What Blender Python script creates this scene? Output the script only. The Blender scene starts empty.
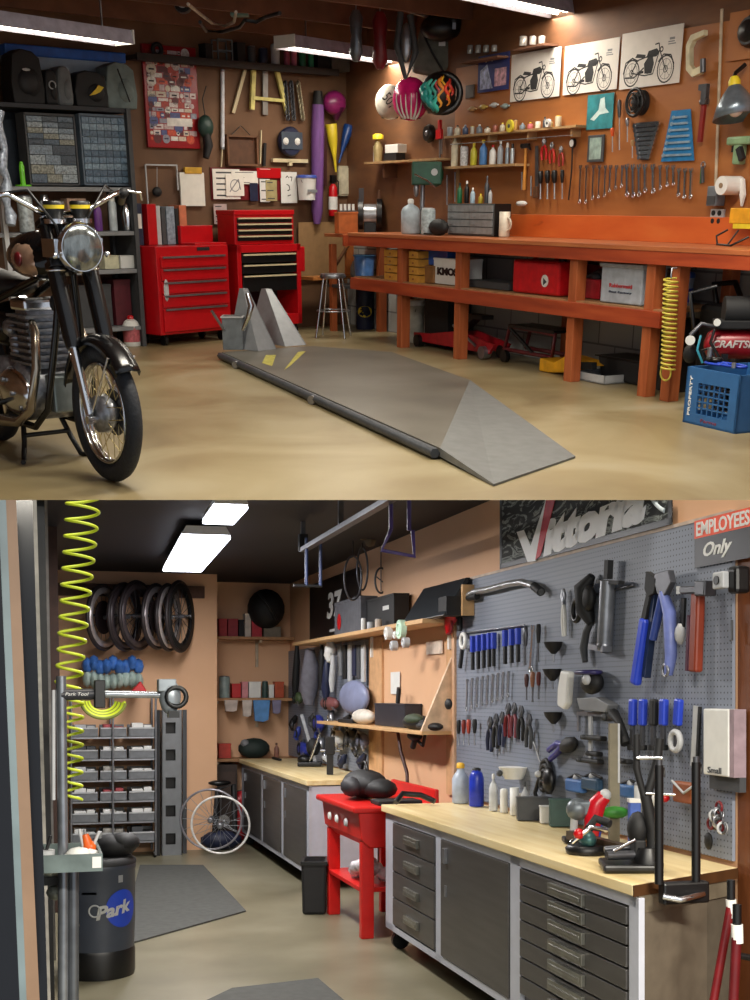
import bpy, bmesh, math, random
from mathutils import Matrix, Vector as V
random.seed(7)
C = bpy.context.scene.collection
PI = math.pi
sin, cos, rad = math.sin, math.cos, math.radians

# ------------------------------------------------------------------ materials
def lin(h):
    h = h.lstrip('#'); r = []
    for i in (0, 2, 4):
        c = int(h[i:i+2], 16) / 255
        r.append(c/12.92 if c <= .04045 else ((c+.055)/1.055)**2.4)
    return r + [1]
_M = {}
def new(name):
    m = bpy.data.materials.new(name); m.use_nodes = True
    n = m.node_tree; return m, n.nodes, n.links, n.nodes['Principled BSDF']
def mat(h, rough=.5, metal=0, var=.25, scale=14, bump=0, stretch=None, emit=0, glass=0):
    k = (h, rough, metal, var, scale, bump, stretch, emit, glass)
    if k in _M: return _M[k]
    m, N, L, b = new('m_' + h.strip('#'))
    c = lin(h)
    tc = N.new('ShaderNodeTexCoord'); mp = N.new('ShaderNodeMapping')
    if stretch: mp.inputs['Scale'].default_value = stretch
    nz = N.new('ShaderNodeTexNoise'); nz.inputs['Scale'].default_value = scale; nz.inputs['Detail'].default_value = 5
    cr = N.new('ShaderNodeValToRGB')
    cr.color_ramp.elements[0].position = .3; cr.color_ramp.elements[1].position = .7
    cr.color_ramp.elements[0].color = [x*(1-var) for x in c[:3]] + [1]
    cr.color_ramp.elements[1].color = [min(1, x*(1+var*.6)) for x in c[:3]] + [1]
    L.new(tc.outputs['Object'], mp.inputs['Vector']); L.new(mp.outputs[0], nz.inputs['Vector'])
    L.new(nz.outputs['Fac'], cr.inputs['Fac']); L.new(cr.outputs['Color'], b.inputs['Base Color'])
    b.inputs['Roughness'].default_value = rough; b.inputs['Metallic'].default_value = metal
    if bump:
        bp = N.new('ShaderNodeBump'); bp.inputs['Strength'].default_value = bump; bp.inputs['Distance'].default_value = .01
        L.new(nz.outputs['Fac'], bp.inputs['Height']); L.new(bp.outputs[0], b.inputs['Normal'])
    if emit:
        b.inputs['Emission Color'].default_value = c; b.inputs['Emission Strength'].default_value = emit
    if glass: b.inputs['Transmission Weight'].default_value = glass
    _M[k] = m; return m
def multi(name, coord_scale, stops, tex='noise', scale=5, rough=.7, metal=0, bump=0, detail=6, const=False, rot=(0,0,0), dist=0):
    """a material of several colours spread by a procedural texture"""
    m, N, L, b = new(name)
    tc = N.new('ShaderNodeTexCoord'); mp = N.new('ShaderNodeMapping'); mp.inputs['Scale'].default_value = coord_scale; mp.inputs['Rotation'].default_value = rot
    if tex == 'noise':
        t = N.new('ShaderNodeTexNoise'); t.inputs['Detail'].default_value = detail; t.inputs['Distortion'].default_value = dist; o = t.outputs['Fac']
    elif tex == 'cells':
        t = N.new('ShaderNodeTexVoronoi'); t.distance = 'CHEBYCHEV'
        s = N.new('ShaderNodeSeparateColor'); L.new(t.outputs['Color'], s.inputs[0]); o = s.outputs[0]
    else:
        t = N.new('ShaderNodeTexWave'); t.inputs['Distortion'].default_value = dist; o = t.outputs['Fac']
    t.inputs['Scale'].default_value = scale
    cr = N.new('ShaderNodeValToRGB'); R = cr.color_ramp
    if const: R.interpolation = 'CONSTANT'
    while len(R.elements) < len(stops): R.elements.new(.5)
    for e, (p, h) in zip(R.elements, stops): e.position = p; e.color = lin(h)
    L.new(tc.outputs['Object'], mp.inputs['Vector']); L.new(mp.outputs[0], t.inputs['Vector']); L.new(o, cr.inputs['Fac']); L.new(cr.outputs['Color'], b.inputs['Base Color'])
    b.inputs['Roughness'].default_value = rough; b.inputs['Metallic'].default_value = metal
    if bump:
        bp = N.new('ShaderNodeBump'); bp.inputs['Strength'].default_value = bump; bp.inputs['Distance'].default_value = .01
        L.new(o, bp.inputs['Height']); L.new(bp.outputs[0], b.inputs['Normal'])
    return m
def pegboard_mat(h, pitch=.0254):
    m, N, L, b = new('pegboard_holes')
    tc = N.new('ShaderNodeTexCoord'); mp = N.new('ShaderNodeMapping'); mp.inputs['Scale'].default_value = (1/pitch,)*3
    fr = N.new('ShaderNodeVectorMath'); fr.operation = 'FRACTION'
    sb = N.new('ShaderNodeVectorMath'); sb.operation = 'SUBTRACT'; sb.inputs[1].default_value = (.5, .5, .5)
    ml = N.new('ShaderNodeVectorMath'); ml.operation = 'MULTIPLY'; ml.inputs[1].default_value = (1, 1, 0)
    ln = N.new('ShaderNodeVectorMath'); ln.operation = 'LENGTH'
    lt = N.new('ShaderNodeMath'); lt.operation = 'LESS_THAN'; lt.inputs[1].default_value = .15
    mx = N.new('ShaderNodeMixRGB'); mx.inputs[1].default_value = lin(h); mx.inputs[2].default_value = lin('#30343e')
    for a, c in ((tc.outputs['Object'], mp.inputs[0]), (mp.outputs[0], fr.inputs[0]), (fr.outputs[0], sb.inputs[0]), (sb.outputs[0], ml.inputs[0]), (ml.outputs[0], ln.inputs[0]), (ln.outputs['Value'], lt.inputs[0]), (lt.outputs[0], mx.inputs[0]), (mx.outputs[0], b.inputs['Base Color'])): L.new(a, c)
    b.inputs['Roughness'].default_value = .5
    return m
BLK = mat('#0a0a0c', .4); BLKM = mat('#121214', .65); RUB = mat('#26272b', .75, bump=.2)
CHR = mat('#d6d8dc', .18, 1, .1); STL = mat('#9a9ca2', .35, .85); DST = mat('#5a5b60', .4, .7); IRN = mat('#34343a', .5, .5)
WHT = mat('#dcdcd8', .5, 0, .06); PAP = mat('#e2e0d6', .8, 0, .06); CRM = mat('#cdbf9a', .6, 0, .1)
RED = mat('#b80f18', .3, 0, .08); DRD = mat('#6e0f18', .45, 0, .2); ORG = mat('#d0521c', .5, 0, .12); YEL = mat('#d8c02a', .45, 0, .12)
BLU = mat('#1f3fae', .4, 0, .12); LBL = mat('#4f86b8', .5, 0, .15); NVY = mat('#1b2340', .5); GRN = mat('#1d6b44', .4, .0, .2); PUR = mat('#6a3a86', .5, 0, .15)
GRY = mat('#7b7d80', .6, 0, .12); DGR = mat('#3f4144', .6, 0, .15); LGR = mat('#b4b6b8', .5, 0, .1); BRN = mat('#5c3a22', .6, 0, .3); TAN = mat('#a8855a', .7, 0, .25)
LIME = mat('#c8d23a', .4, 0, .12); PNK = mat('#d02a78', .3); TEAL = mat('#1f8a86', .3)

# ------------------------------------------------------------------ mesh builder
class MB:
    def __init__(s, M=None): s.v = []; s.f = []; s.sm = []; s.mi = []; s.M = M; s.m = 0
    def add(s, vs, fs, smooth=False, L=None):
        b = len(s.v)
        for p in vs:
            p = V(p)
            if L is not None: p = L @ p
            if s.M is not None: p = s.M @ p
            s.v.append(tuple(p))
        for f in fs: s.f.append(tuple(b+i for i in f)); s.sm.append(smooth); s.mi.append(s.m)
        return s
    def bx(s, x0, x1, y0, y1, z0, z1, L=None):
        vs = [(x, y, z) for z in (z0, z1) for y in (y0, y1) for x in (x0, x1)]
        return s.add(vs, [(0,2,3,1),(4,5,7,6),(0,1,5,4),(2,6,7,3),(0,4,6,2),(1,3,7,5)], False, L)
    def box(s, c, d, rot=None):
        L = Matrix.Translation(c)
        if rot: L = L @ Matrix.Rotation(rot[1], 4, rot[0])
        return s.bx(-d[0]/2, d[0]/2, -d[1]/2, d[1]/2, -d[2]/2, d[2]/2, L)
    def bar(s, a, b, w, d=None, up=(0,0,1)):
        a, b = V(a), V(b); d = d or w; z = (b-a); l = z.length; z.normalize(); u = V(up)
        x = u.cross(z)
        if x.length < 1e-3: x = V((1,0,0)).cross(z)
        if x.length < 1e-3: x = V((0,1,0)).cross(z)
        x.normalize(); y = z.cross(x)
        L = Matrix.Translation(a) @ Matrix((x, y, z)).transposed().to_4x4()
        return s.bx(-w/2, w/2, -d/2, d/2, 0, l, L)
    def lathe(s, prof, c=(0,0,0), ax='z', n=16, L=None, cap=True):
        T_ = Matrix.Translation(c) @ {'z': Matrix.Identity(4), 'y': Matrix.Rotation(-PI/2, 4, 'X'), 'x': Matrix.Rotation(PI/2, 4, 'Y')}[ax]
        if L is not None: T_ = L @ T_
        vs, fs = [], []
        for r, h in prof:
            r = max(r, 1e-5)
            for i in range(n): a = 2*PI*i/n; vs.append((r*cos(a), r*sin(a), h))
        for k in range(len(prof)-1):
            for i in range(n):
                j = (i+1) % n; fs.append((k*n+i, k*n+j, (k+1)*n+j, (k+1)*n+i))
        s.add(vs, fs, True, T_)
        if cap:
            e = len(prof)-1
            if prof[0][0] > 1e-4: s.add([vs[i] for i in range(n)], [tuple(range(n))[::-1]], False, T_)
            if prof[e][0] > 1e-4: s.add([vs[e*n+i] for i in range(n)], [tuple(range(n))], False, T_)
        return s
    def cyl(s, a, b, r, r2=None, n=12):
        a, b = V(a), V(b); d = b-a; q = V((0,0,1)).rotation_difference(d).to_matrix().to_4x4()
        return s.lathe([(r, 0), (r if r2 is None else r2, d.length)], n=n, L=Matrix.Translation(a) @ q)
    def tube(s, pts, r, n=8, closed=False):
        P = [V(p) for p in pts]; m = len(P); vs, fs = [], []; prev = None
        for i, p in enumerate(P):
            if closed: t = P[(i+1) % m]-P[i-1]
            else: t = P[min(i+1, m-1)]-P[max(i-1, 0)]
            if t.length < 1e-9: t = V((0,0,1))
            t.normalize()
            if prev is None:
                x = t.cross(V((0,0,1)))
                if x.length < .1: x = t.cross(V((1,0,0)))
            else: x = prev - t*prev.dot(t)
            x.normalize(); prev = x; y = t.cross(x)
            rr = r[i] if isinstance(r, (list, tuple)) else r
            for k in range(n): a = 2*PI*k/n; vs.append(p + (x*cos(a)+y*sin(a))*rr)
        for i in range(m if closed else m-1):
            j = (i+1) % m
            for k in range(n): l = (k+1) % n; fs.append((i*n+k, i*n+l, j*n+l, j*n+k))
        s.add(vs, fs, True)
        if not closed:
            s.add(vs[:n], [tuple(range(n))[::-1]]); s.add(vs[-n:], [tuple(range(n))])
        return s
    def tor(s, c, R, r, ax='z', n=28, m=8, sc=(1,1,1), a0=0, a1=2*PI):
        B = {'z': (V((1,0,0)), V((0,1,0))), 'y': (V((1,0,0)), V((0,0,1))), 'x': (V((0,1,0)), V((0,0,1)))}[ax]
        full = abs(a1-a0) > 6.28
        P = [V(c) + B[0]*cos(a0+(a1-a0)*i/n)*R*sc[0] + B[1]*sin(a0+(a1-a0)*i/n)*R*sc[1] for i in range(n if full else n+1)]
        return s.tube(P, r, m, full)
    def ball(s, c, r, n=14, zmin=-1):
        if not isinstance(r, (tuple, list)): r = (r, r, r)
        k = n//2; prof = []
        for i in range(k+1):
            a = -PI/2 + PI*i/k
            if sin(a) < zmin: continue
            prof.append((cos(a), sin(a)))
        return s.lathe(prof, n=n, L=Matrix.Translation(c) @ Matrix.Diagonal((*r, 1)))
    def prism(s, poly, h0, h1, L=None):
        n = len(poly); vs = [(x, y, h0) for x, y in poly] + [(x, y, h1) for x, y in poly]
        fs = [tuple(range(n))[::-1], tuple(range(n, 2*n))] + [(i, (i+1) % n, n+(i+1) % n, n+i) for i in range(n)]
        return s.add(vs, fs, False, L)
    def line2(s, pts, w, h0=0, h1=.001):
        for a, b in zip(pts, pts[1:]):
            a, b = V((*a, 0)), V((*b, 0)); d = b-a
            if d.length < 1e-6: continue
            p = V((-d.y, d.x, 0)).normalized()*w/2
            s.prism([tuple((a+p)[:2]), tuple((a-p)[:2]), tuple((b-p)[:2]), tuple((b+p)[:2])], h0, h1)
        return s
    def ring2(s, c, R, w, h1=.001, n=20):
        return s.line2([(c[0]+R*cos(2*PI*i/n), c[1]+R*sin(2*PI*i/n)) for i in range(n+1)], w, 0, h1)
    def mesh(s, name, mats):
        me = bpy.data.meshes.new(name); me.from_pydata(s.v, [], s.f)
        if not isinstance(mats, (list, tuple)): mats = [mats]
        for m in mats: me.materials.append(m)
        me.polygons.foreach_set('use_smooth', s.sm); me.polygons.foreach_set('material_index', s.mi); me.update()
        return me
XZ = Matrix.Rotation(PI/2, 4, 'X')     # (x,y,h) -> (x,-h,y): a profile drawn in x,z and pulled along -y

# ------------------------------------------------------------------ rooms, planes
EYE = 1.6
class Room:
    def __init__(s, h, yaw, tilt):
        s.h = h; s.yaw = rad(yaw)
        s.R = Matrix.Rotation(rad(tilt), 4, 'X') @ Matrix.Rotation(s.yaw, 4, 'Z')
        s.M = Matrix.Translation((0, 0, EYE)) @ s.R @ Matrix.Translation((0, 0, -h)); s.Ri = s.R.to_3x3().inverted(); s.objs = []
    def ray(s, px, py): return s.Ri @ V((px-375, 1200, 692-py))
    def Z(s, px, py, z=0): d = s.ray(px, py); return V((0, 0, s.h)) + d*((z-s.h)/d.z)
    def X(s, px, py, x): d = s.ray(px, py); return V((0, 0, s.h)) + d*(x/d.x)
    def Y(s, px, py, y): d = s.ray(px, py); return V((0, 0, s.h)) + d*(y/d.y)
    def s(s_, p): return (s_.R.to_3x3() @ (V(p)-V((0, 0, s_.h)))).y/1200     # metres per photo pixel at a point
    def front(s, p): return Matrix.Translation(p) @ Matrix.Rotation(-s.yaw, 4, 'Z')
class Plane:
    def __init__(s, R, p, u):
        s.R = R; s.p = V(p); s.u = V(u).normalized(); s.v = V((0, 0, 1)); s.n = s.u.cross(s.v)
    def at(s, px, py, off=0):
        d = s.R.ray(px, py); o = V((0, 0, s.R.h)); q = s.p + s.n*off
        return o + d*((q-o).dot(s.n)/d.dot(s.n))
    def uv(s, p): q = V(p)-s.p; return q.dot(s.u), q.z
    def pt(s, u, z, off=0): return s.p + s.u*u + s.n*off + V((0, 0, z-s.p.z))
    def W(s, p): return Matrix.Translation(p) @ Matrix((s.u, s.v, s.n)).transposed().to_4x4()       # local x right, y up, z out of the wall
    def F(s, p): return Matrix.Translation(p) @ Matrix((s.u, -s.n, s.v)).transposed().to_4x4()      # local x right, y into the wall, z up
R1 = Room(1.25, 28.0, math.degrees(math.atan(489/1200)))
R2 = Room(1.6, math.degrees(math.atan(345/1200)), 0)
XB, XW = 5.63, 6.28
RW = Plane(R1, (XW, 0, 0), (0, -1, 0)); BW = Plane(R1, (XW, 12.45, 0), (cos(rad(12)), sin(rad(12)), 0))
BF = Plane(R1, (XB, 0, 0), (0, -1, 0))
XC, XV, YV, YA = 2.16, 2.77, 12.2, 13.05
PW = Plane(R2, (XV, 0, 0), (0, -1, 0)); PB = Plane(R2, (0, YV, 0), (1, 0, 0)); PA = Plane(R2, (0, YA, 0), (1, 0, 0)); PC = Plane(R2, (XC, 0, 0), (0, -1, 0))

class T:
    """one thing: an Empty at its base (or one mesh, when solo) in room coordinates"""
    def __init__(s, R, name, label, cat, M, group=None, kind=None):
        s.R, s.name, s.M, s.o = R, name, M, None
        s.tags = {'label': label, 'category': cat, 'group': group, 'kind': kind}
    def _top(s, o):
        o.matrix_world = s.R.M @ s.M; s.R.objs.append(o)
        for k, v in s.tags.items():
            if v: o[k] = v
        s.o = o; return o
    def solo(s, mats, mb, bev=0):
        o = bpy.data.objects.new(s.name, mb.mesh(s.name, mats)); C.objects.link(o); _bev(o, bev); return s._top(o)
    def part(s, name, mats, mb, parent=None, label=None, bev=0, kind=None):
        if s.o is None:
            e = bpy.data.objects.new(s.name, None); e.empty_display_size = .05; C.objects.link(e); s._top(e)
        o = bpy.data.objects.new(name, mb.mesh(name, mats) if isinstance(mb, MB) else mb); C.objects.link(o); o.parent = parent or s.o; _bev(o, bev)
        if label: o['label'] = label
        if kind: o['kind'] = kind
        return o
def _bev(o, w):
    if w:
        b = o.modifiers.new('edge', 'BEVEL'); b.width = w; b.segments = 2; b.limit_method = 'ANGLE'; b.angle_limit = rad(40)
def struct(R, name, mats, mb, bev=0):
    t = T(R, name, None, None, Matrix.Identity(4), kind='structure'); return t.solo(mats, mb, bev)
def textmesh(s, W, H, L, m, shear=0, fat=.0, name='lettering', thick=.002):
    cu = bpy.data.curves.new('t', 'FONT'); cu.body = s; cu.align_x = 'CENTER'; cu.align_y = 'CENTER'; cu.shear = shear; cu.offset = fat; cu.extrude = .02; cu.resolution_u = 3
    o = bpy.data.objects.new('t', cu); C.objects.link(o); dg = bpy.context.evaluated_depsgraph_get(); dg.update()
    me = bpy.data.meshes.new_from_object(o.evaluated_get(dg)); bpy.data.objects.remove(o); me.name = name
    xs = [v.co.x for v in me.vertices]; ys = [v.co.y for v in me.vertices]
    cx, cy = (min(xs)+max(xs))/2, (min(ys)+max(ys))/2; sx, sy = W/(max(xs)-min(xs)), H/(max(ys)-min(ys))
    for v in me.vertices: v.co = L @ V(((v.co.x-cx)*sx, (v.co.y-cy)*sy, v.co.z/.02*thick))
    me.materials.clear(); me.materials.append(m); return me
def hang(pl, name, label, cat, xt, yt, xb, yb, off=.02, group=None):
    a, b = pl.at(xt, yt, off), pl.at(xb, yb, off); d = a-b; L = d.length; v = d.normalized(); u = v.cross(pl.n).normalized()
    t = T(pl.R, name, label, cat, Matrix.Translation(a) @ Matrix((u, v, pl.n)).transposed().to_4x4(), group)
    t.L = L; t.s = pl.R.s(a); return t
def rect(pl, name, label, cat, x0, y0, x1, y1, off=.0, group=None, kind=None):
    xm, ym = (x0+x1)/2, (y0+y1)/2; a, b = pl.uv(pl.at(x0, ym, off)), pl.uv(pl.at(x1, ym, off)); c, d = pl.uv(pl.at(xm, y0, off)), pl.uv(pl.at(xm, y1, off))
    p = pl.pt((a[0]+b[0])/2, (c[1]+d[1])/2, off); t = T(pl.R, name, label, cat, pl.W(p), group, kind)
    t.W, t.H = b[0]-a[0], c[1]-d[1]; t.s = pl.R.s(p); return t
def stand(pl, name, label, cat, x0, x1, yt, yb, off=.1, z=None, group=None, face=False):
    xm = (x0+x1)/2; p = pl.at(xm, yb, off); q = pl.at(xm, yt, off); H = q.z-p.z
    if z is not None: p.z = z
    u0, u1 = pl.uv(pl.at(x0, yb, off))[0], pl.uv(pl.at(x1, yb, off))[0]
    t = T(pl.R, name, label, cat, pl.R.front(p) if face else pl.F(p), group)
    t.s = pl.R.s(p); t.H = H; t.W = u1-u0; t.w = (x1-x0)*t.s; t.p = p; return t
def floorat(R, name, label, cat, x0, x1, yt, yb, z=0, yaw=None, group=None):
    """a thing standing on the plane z, base centre at the bottom pixel; yaw None faces the viewer, else degrees in the room"""
    p = R.Z((x0+x1)/2, yb, z); s = R.s(p)
    M = R.front(p) if yaw is None else Matrix.Translation(p) @ Matrix.Rotation(rad(yaw), 4, 'Z')
    t = T(R, name, label, cat, M, group); t.s = s; t.w = (x1-x0)*s; t.H = (yb-yt)*s; t.p = p; return t
ORD = 'first second third fourth fifth sixth seventh eighth ninth tenth eleventh twelfth thirteenth fourteenth fifteenth sixteenth seventeenth eighteenth nineteenth twentieth'.split()

# ------------------------------------------------------------------ kinds of small things (frame: x right, z up, y away)
def bottle(t, w, H, body, cap=WHT, neck=.35, label_m=None, sh=.7):
    r = w/2; b = t.part('body', body, MB().lathe([(r*.9, 0), (r, H*.03), (r, H*sh*.85), (r*.8, H*sh), (r*neck, H*(sh+.1)), (r*neck, H*.88)], n=12))
    t.part('cap', cap, MB().lathe([(r*(neck+.08), H*.86), (r*(neck+.08), H*.97), (r*neck*.7, H)], n=10))
    if label_m: t.part('label', label_m, MB().lathe([(r*1.01, H*.15), (r*1.01, H*sh*.75)], n=12, cap=False))
def can(t, w, H, body, top=STL):
    r = w/2; t.part('body', body, MB().lathe([(r*.96, 0), (r, H*.04), (r, H*.9), (r*.92, H*.94)], n=14))
    t.part('lid', top, MB().lathe([(r*.9, H*.93), (r*.9, H*.97), (r*.5, H)], n=14))
def spray(t, w, H, body, cap=WHT):
    r = w/2; t.part('body', body, MB().lathe([(r*.96, 0), (r, H*.03), (r, H*.72), (r*.65, H*.78)], n=12))
    t.part('cap', cap, MB().lathe([(r*.7, H*.77), (r*.7, H*.95), (r*.55, H)], n=12))
def carton(t, W, D, H, m, flap=None, bev=.004):
    b = MB().bx(-W/2, W/2, 0, D, 0, H); t.part('body', m, b, bev=bev)
    t.part('lid', flap or m, MB().bx(-W/2-.003, W/2+.003, -.003, D+.003, H*.93, H*1.0+.002), bev=.002)
def solo_box(t, W, D, H, m, bev=.004): t.solo(m, MB().bx(-W/2, W/2, 0, D, 0, H), bev)
def tub(t, w, H, m, lid, handle=True):
    r = w/2; t.part('body', m, MB().lathe([(r*.82, 0), (r*.96, H*.88), (r*.98, H*.9)], n=18))
    t.part('lid', lid, MB().lathe([(r*1.03, H*.88), (r*1.03, H*.96), (r*.9, H)], n=18))
    if handle: t.part('handle', DST, MB().tor((0, -r*.4, H*.8), r*.95, .003, 'y', 14, 5, a0=PI, a1=2*PI, sc=(1, .5, 1)))
def bucket(t, w, H, m, rim=None):
    r = w/2; t.part('body', m, MB().lathe([(r*.78, 0), (r*.95, H), (r*.9, H), (r*.74, H*.04), (0, H*.04)], n=20, cap=False))
    t.part('rim', rim or m, MB().tor((0, 0, H*.98), r*.97, r*.05, n=20, m=6))
    t.part('handle', STL, MB().tor((0, 0, H*.95), r, .004, 'y', 16, 5, a0=PI, a1=2*PI, sc=(1, .7, 1)))
# wall tools (frame: y up from the hook at the origin, z off the wall, length L downwards)
def wrench(t, L, w, m=CHR):
    b = MB().prism([(-w*.22, -L+w*.6), (w*.22, -L+w*.6), (w*.25, -w*.9), (w*.5, -w*.5), (w*.45, 0), (w*.15, -w*.05), (w*.15, -w*.5), (-w*.15, -w*.5), (-w*.15, -w*.05), (-w*.45, 0), (-w*.5, -w*.5), (-w*.25, -w*.9)], 0, w*.3)
    b.tor((0, -L+w*.45, w*.15), w*.38, w*.15, 'z', 12, 6); t.solo(m, b)
def driver(t, L, w, hm, sm=STL, hl=.45, up=True):
    r = w/2
    if up:
        t.part('handle', hm, MB().lathe([(r*.6, 0), (r*.9, -L*.03), (r, -L*hl*.4), (r*.7, -L*hl*.9), (r*.5, -L*hl)], ax='y', n=8, c=(0, 0, r)))
        t.part('shaft', sm, MB().lathe([(r*.3, -L*hl), (r*.3, -L*.95), (r*.4, -L)], ax='y', n=6, c=(0, 0, r)))
    else:
        t.part('shaft', sm, MB().lathe([(r*.35, 0), (r*.3, -L*(1-hl))], ax='y', n=6, c=(0, 0, r)))
        t.part('handle', hm, MB().lathe([(r*.5, -L*(1-hl)), (r*.8, -L*(1-hl*.9)), (r, -L*(1-hl*.4)), (r*.9, -L*.97), (r*.5, -L)], ax='y', n=8, c=(0, 0, r)))
def pliers(t, L, w, hm, jm=STL, open_=1.0, jaw=.3):
    j = MB().tube([(-w*.08, 0, .01), (-w*.22, -L*jaw*.5, .01), (w*.05, -L*jaw, .012)], [w*.07, w*.14, w*.14], 6).tube([(w*.08, 0, .01), (w*.22, -L*jaw*.5, .01), (-w*.05, -L*jaw, .012)], [w*.07, w*.14, w*.14], 6).cyl((0, -L*jaw, 0), (0, -L*jaw, .02), w*.16, n=10)
    t.part('jaws', jm, j)
    for sg in (-1, 1): t.part('handle', hm, MB().tube([(0, -L*jaw, .01), (sg*w*.3*open_, -L*(jaw+.15), .01), (sg*w*.42*open_, -L*.7, .01), (sg*w*.32*open_, -L, .01)], [w*.1, w*.13, w*.14, w*.11], 6))
def hammer(t, L, w, hm=TAN, head=DST):
    t.part('head', head, MB().box((0, -L*.06, .02), (w, L*.1, .03)).lathe([(L*.055, -w*.65), (L*.055, -w*.4)], (0, -L*.06, .02), 'x', 10).prism([(w*.4, -L*.01), (w*.4, -L*.1), (w*.8, -L*.16)], .01, .03), bev=.002)
    t.part('handle', hm, MB().tube([(0, -L*.02, .02), (0, -L*.5, .02), (0, -L, .02)], [w*.12, w*.14, w*.2], 8))
def allen(t, L, w, hm=BLU, sm=STL):
    t.part('handle', hm, MB().lathe([(w*.3, 0), (w*.5, -L*.03), (w*.5, -L*.45), (w*.35, -L*.5)], ax='y', n=8, c=(0, 0, w*.5)))
    t.part('shaft', sm, MB().lathe([(w*.2, -L*.5), (w*.2, -L)], ax='y', n=6, c=(0, 0, w*.5)))
def moto_art(mb, W, H, w):
    """side view of an old motorcycle in plain lines"""
    s = W/2.3
    def P(*q): return [(x*s, y*s) for x, y in q]
    for cx in (-.72, .72):
        mb.ring2((cx*s, -.3*s), .33*s, w*1.7).ring2((cx*s, -.3*s), .25*s, w*.5).ring2((cx*s, -.3*s), .08*s, w)
        for k in range(8): a = k*PI/4; mb.line2([(cx*s, -.3*s), (cx*s+.25*s*cos(a), -.3*s+.25*s*sin(a))], w*.3)
    mb.line2(P((-.72, -.3), (-.15, -.4), (.2, -.38), (.42, .2), (.72, -.3)), w*1.5)
    mb.line2(P((-.72, -.3), (-.5, .0), (.0, .08), (.4, .12)), w*1.6)
    mb.prism(P((-.12, .04), (-.04, .2), (.3, .24), (.42, .14), (.3, .04)), 0, .001)
    mb.prism(P((-.6, .08), (-.52, .17), (-.15, .12), (-.2, .04)), 0, .001)
    mb.prism(P((-.15, -.35), (-.2, -.1), (-.02, .08), (.15, .06), (.22, -.12), (.15, -.36)), 0, .001)
    mb.line2(P((-.2, -.3), (-.45, -.32)), w*3).line2(P((.42, .2), (.38, .36), (.22, .34)), w*1.5).ring2((.5*s, .2*s), .06*s, w*1.5, n=10).ring2((-.02*s, -.22*s), .13*s, w*1.5, n=14)
    mb.line2(P((-.2, -.2), (-.6, -.42), (-1.0, -.4)), w*1.8)
    mb.line2(P((-1.08, -.3), (-1.0, -.02), (-.72, .08), (-.45, -.02)), w*1.6).line2(P((.4, -.1), (.6, .07), (.9, .03), (1.05, -.2)), w*1.6)
    return mb
# ================================================================== UPPER ROOM
def brick_mat(name, a, b_, mortar, scale, w, h, rough=.85):
    m, N, L, b = new(name); tc = N.new('ShaderNodeTexCoord'); mp = N.new('ShaderNodeMapping'); mp.inputs['Rotation'].default_value = (PI/2, 0, PI/2)
    t = N.new('ShaderNodeTexBrick'); t.inputs['Color1'].default_value = lin(a); t.inputs['Color2'].default_value = lin(b_); t.inputs['Mortar'].default_value = lin(mortar)
    t.inputs['Scale'].default_value = scale; t.inputs['Brick Width'].default_value = w; t.inputs['Row Height'].default_value = h; t.inputs['Mortar Size'].default_value = .008
    sp = N.new('ShaderNodeSeparateXYZ'); cb = N.new('ShaderNodeCombineXYZ')
    L.new(tc.outputs['Object'], sp.inputs[0]); L.new(sp.outputs[1], cb.inputs[0]); L.new(sp.outputs[2], cb.inputs[1]); L.new(cb.outputs[0], t.inputs['Vector'])
    L.new(t.outputs['Color'], b.inputs['Base Color']); b.inputs['Roughness'].default_value = rough; return m
CONC1 = multi('concrete_floor_tan', (1, 1, 1), [(.3, '#756547'), (.45, '#897a59'), (.6, '#988b6b'), (.75, '#a39a80')], scale=.9, rough=.35, bump=.05, dist=1)
WBACK = multi('brown_board_wall', (1, 1, 1), [(.3, '#553a27'), (.5, '#67482f'), (.7, '#75543a')], scale=2.2, rough=.7)
WSIDE = multi('brown_plywood', (1, 1, 3), [(.3, '#5c3c26'), (.5, '#6c462b'), (.7, '#785031')], scale=2.5, rough=.65)
PLY = multi('orange_plywood', (1, .5, 2.5), [(.25, '#8a5225'), (.5, '#9c5e2c'), (.75, '#a86a35')], scale=3, rough=.55)
CEIL1 = multi('ceiling_boards', (1, 1, 1), [(.3, '#86583e'), (.5, '#9c6a4c'), (.7, '#ab7a5a')], scale=2, rough=.8)
RAFT = mat('#6a4632', .8, 0, .3, 6)
BENCH = multi('orange_stained_wood', (1.5, .35, 4), [(.25, '#7e2e18'), (.5, '#9c3e1e'), (.7, '#ad4e28')], scale=4, rough=.45, bump=.1)
POST = multi('orange_stud_wood', (5, 5, .5), [(.25, '#88421f'), (.5, '#a4542c'), (.75, '#b4683c')], scale=4, rough=.5)
TOPW = multi('orange_bench_top', (3, .4, 3), [(.25, '#965030'), (.5, '#ac633a'), (.75, '#ba7648')], scale=4, rough=.35)
SPLASH = multi('orange_board_knots', (1, .4, 1.6), [(.2, '#7a2a0c'), (.28, '#c0541c'), (.6, '#cc6226'), (.8, '#d26e30')], scale=5, rough=.5)
BLOCKS = brick_mat('concrete_blocks', '#b0b2b0', '#9fa1a0', '#77797a', 1, .42, .2)
struct(R1, 'floor', CONC1, MB().bx(-1.5, 7.2, 1.0, 13.2, -.04, 0))
struct(R1, 'wall_right', WSIDE, MB().bx(XW, XW+.1, 2, 12.7, .9, 3.0))
struct(R1, 'wall_right_base', BLOCKS, MB().bx(XW-.002, XW+.1, 2, 12.7, 0, .9))
a, b = BW.pt(-7.5, 0), BW.pt(0, 0); n = BW.n
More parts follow.
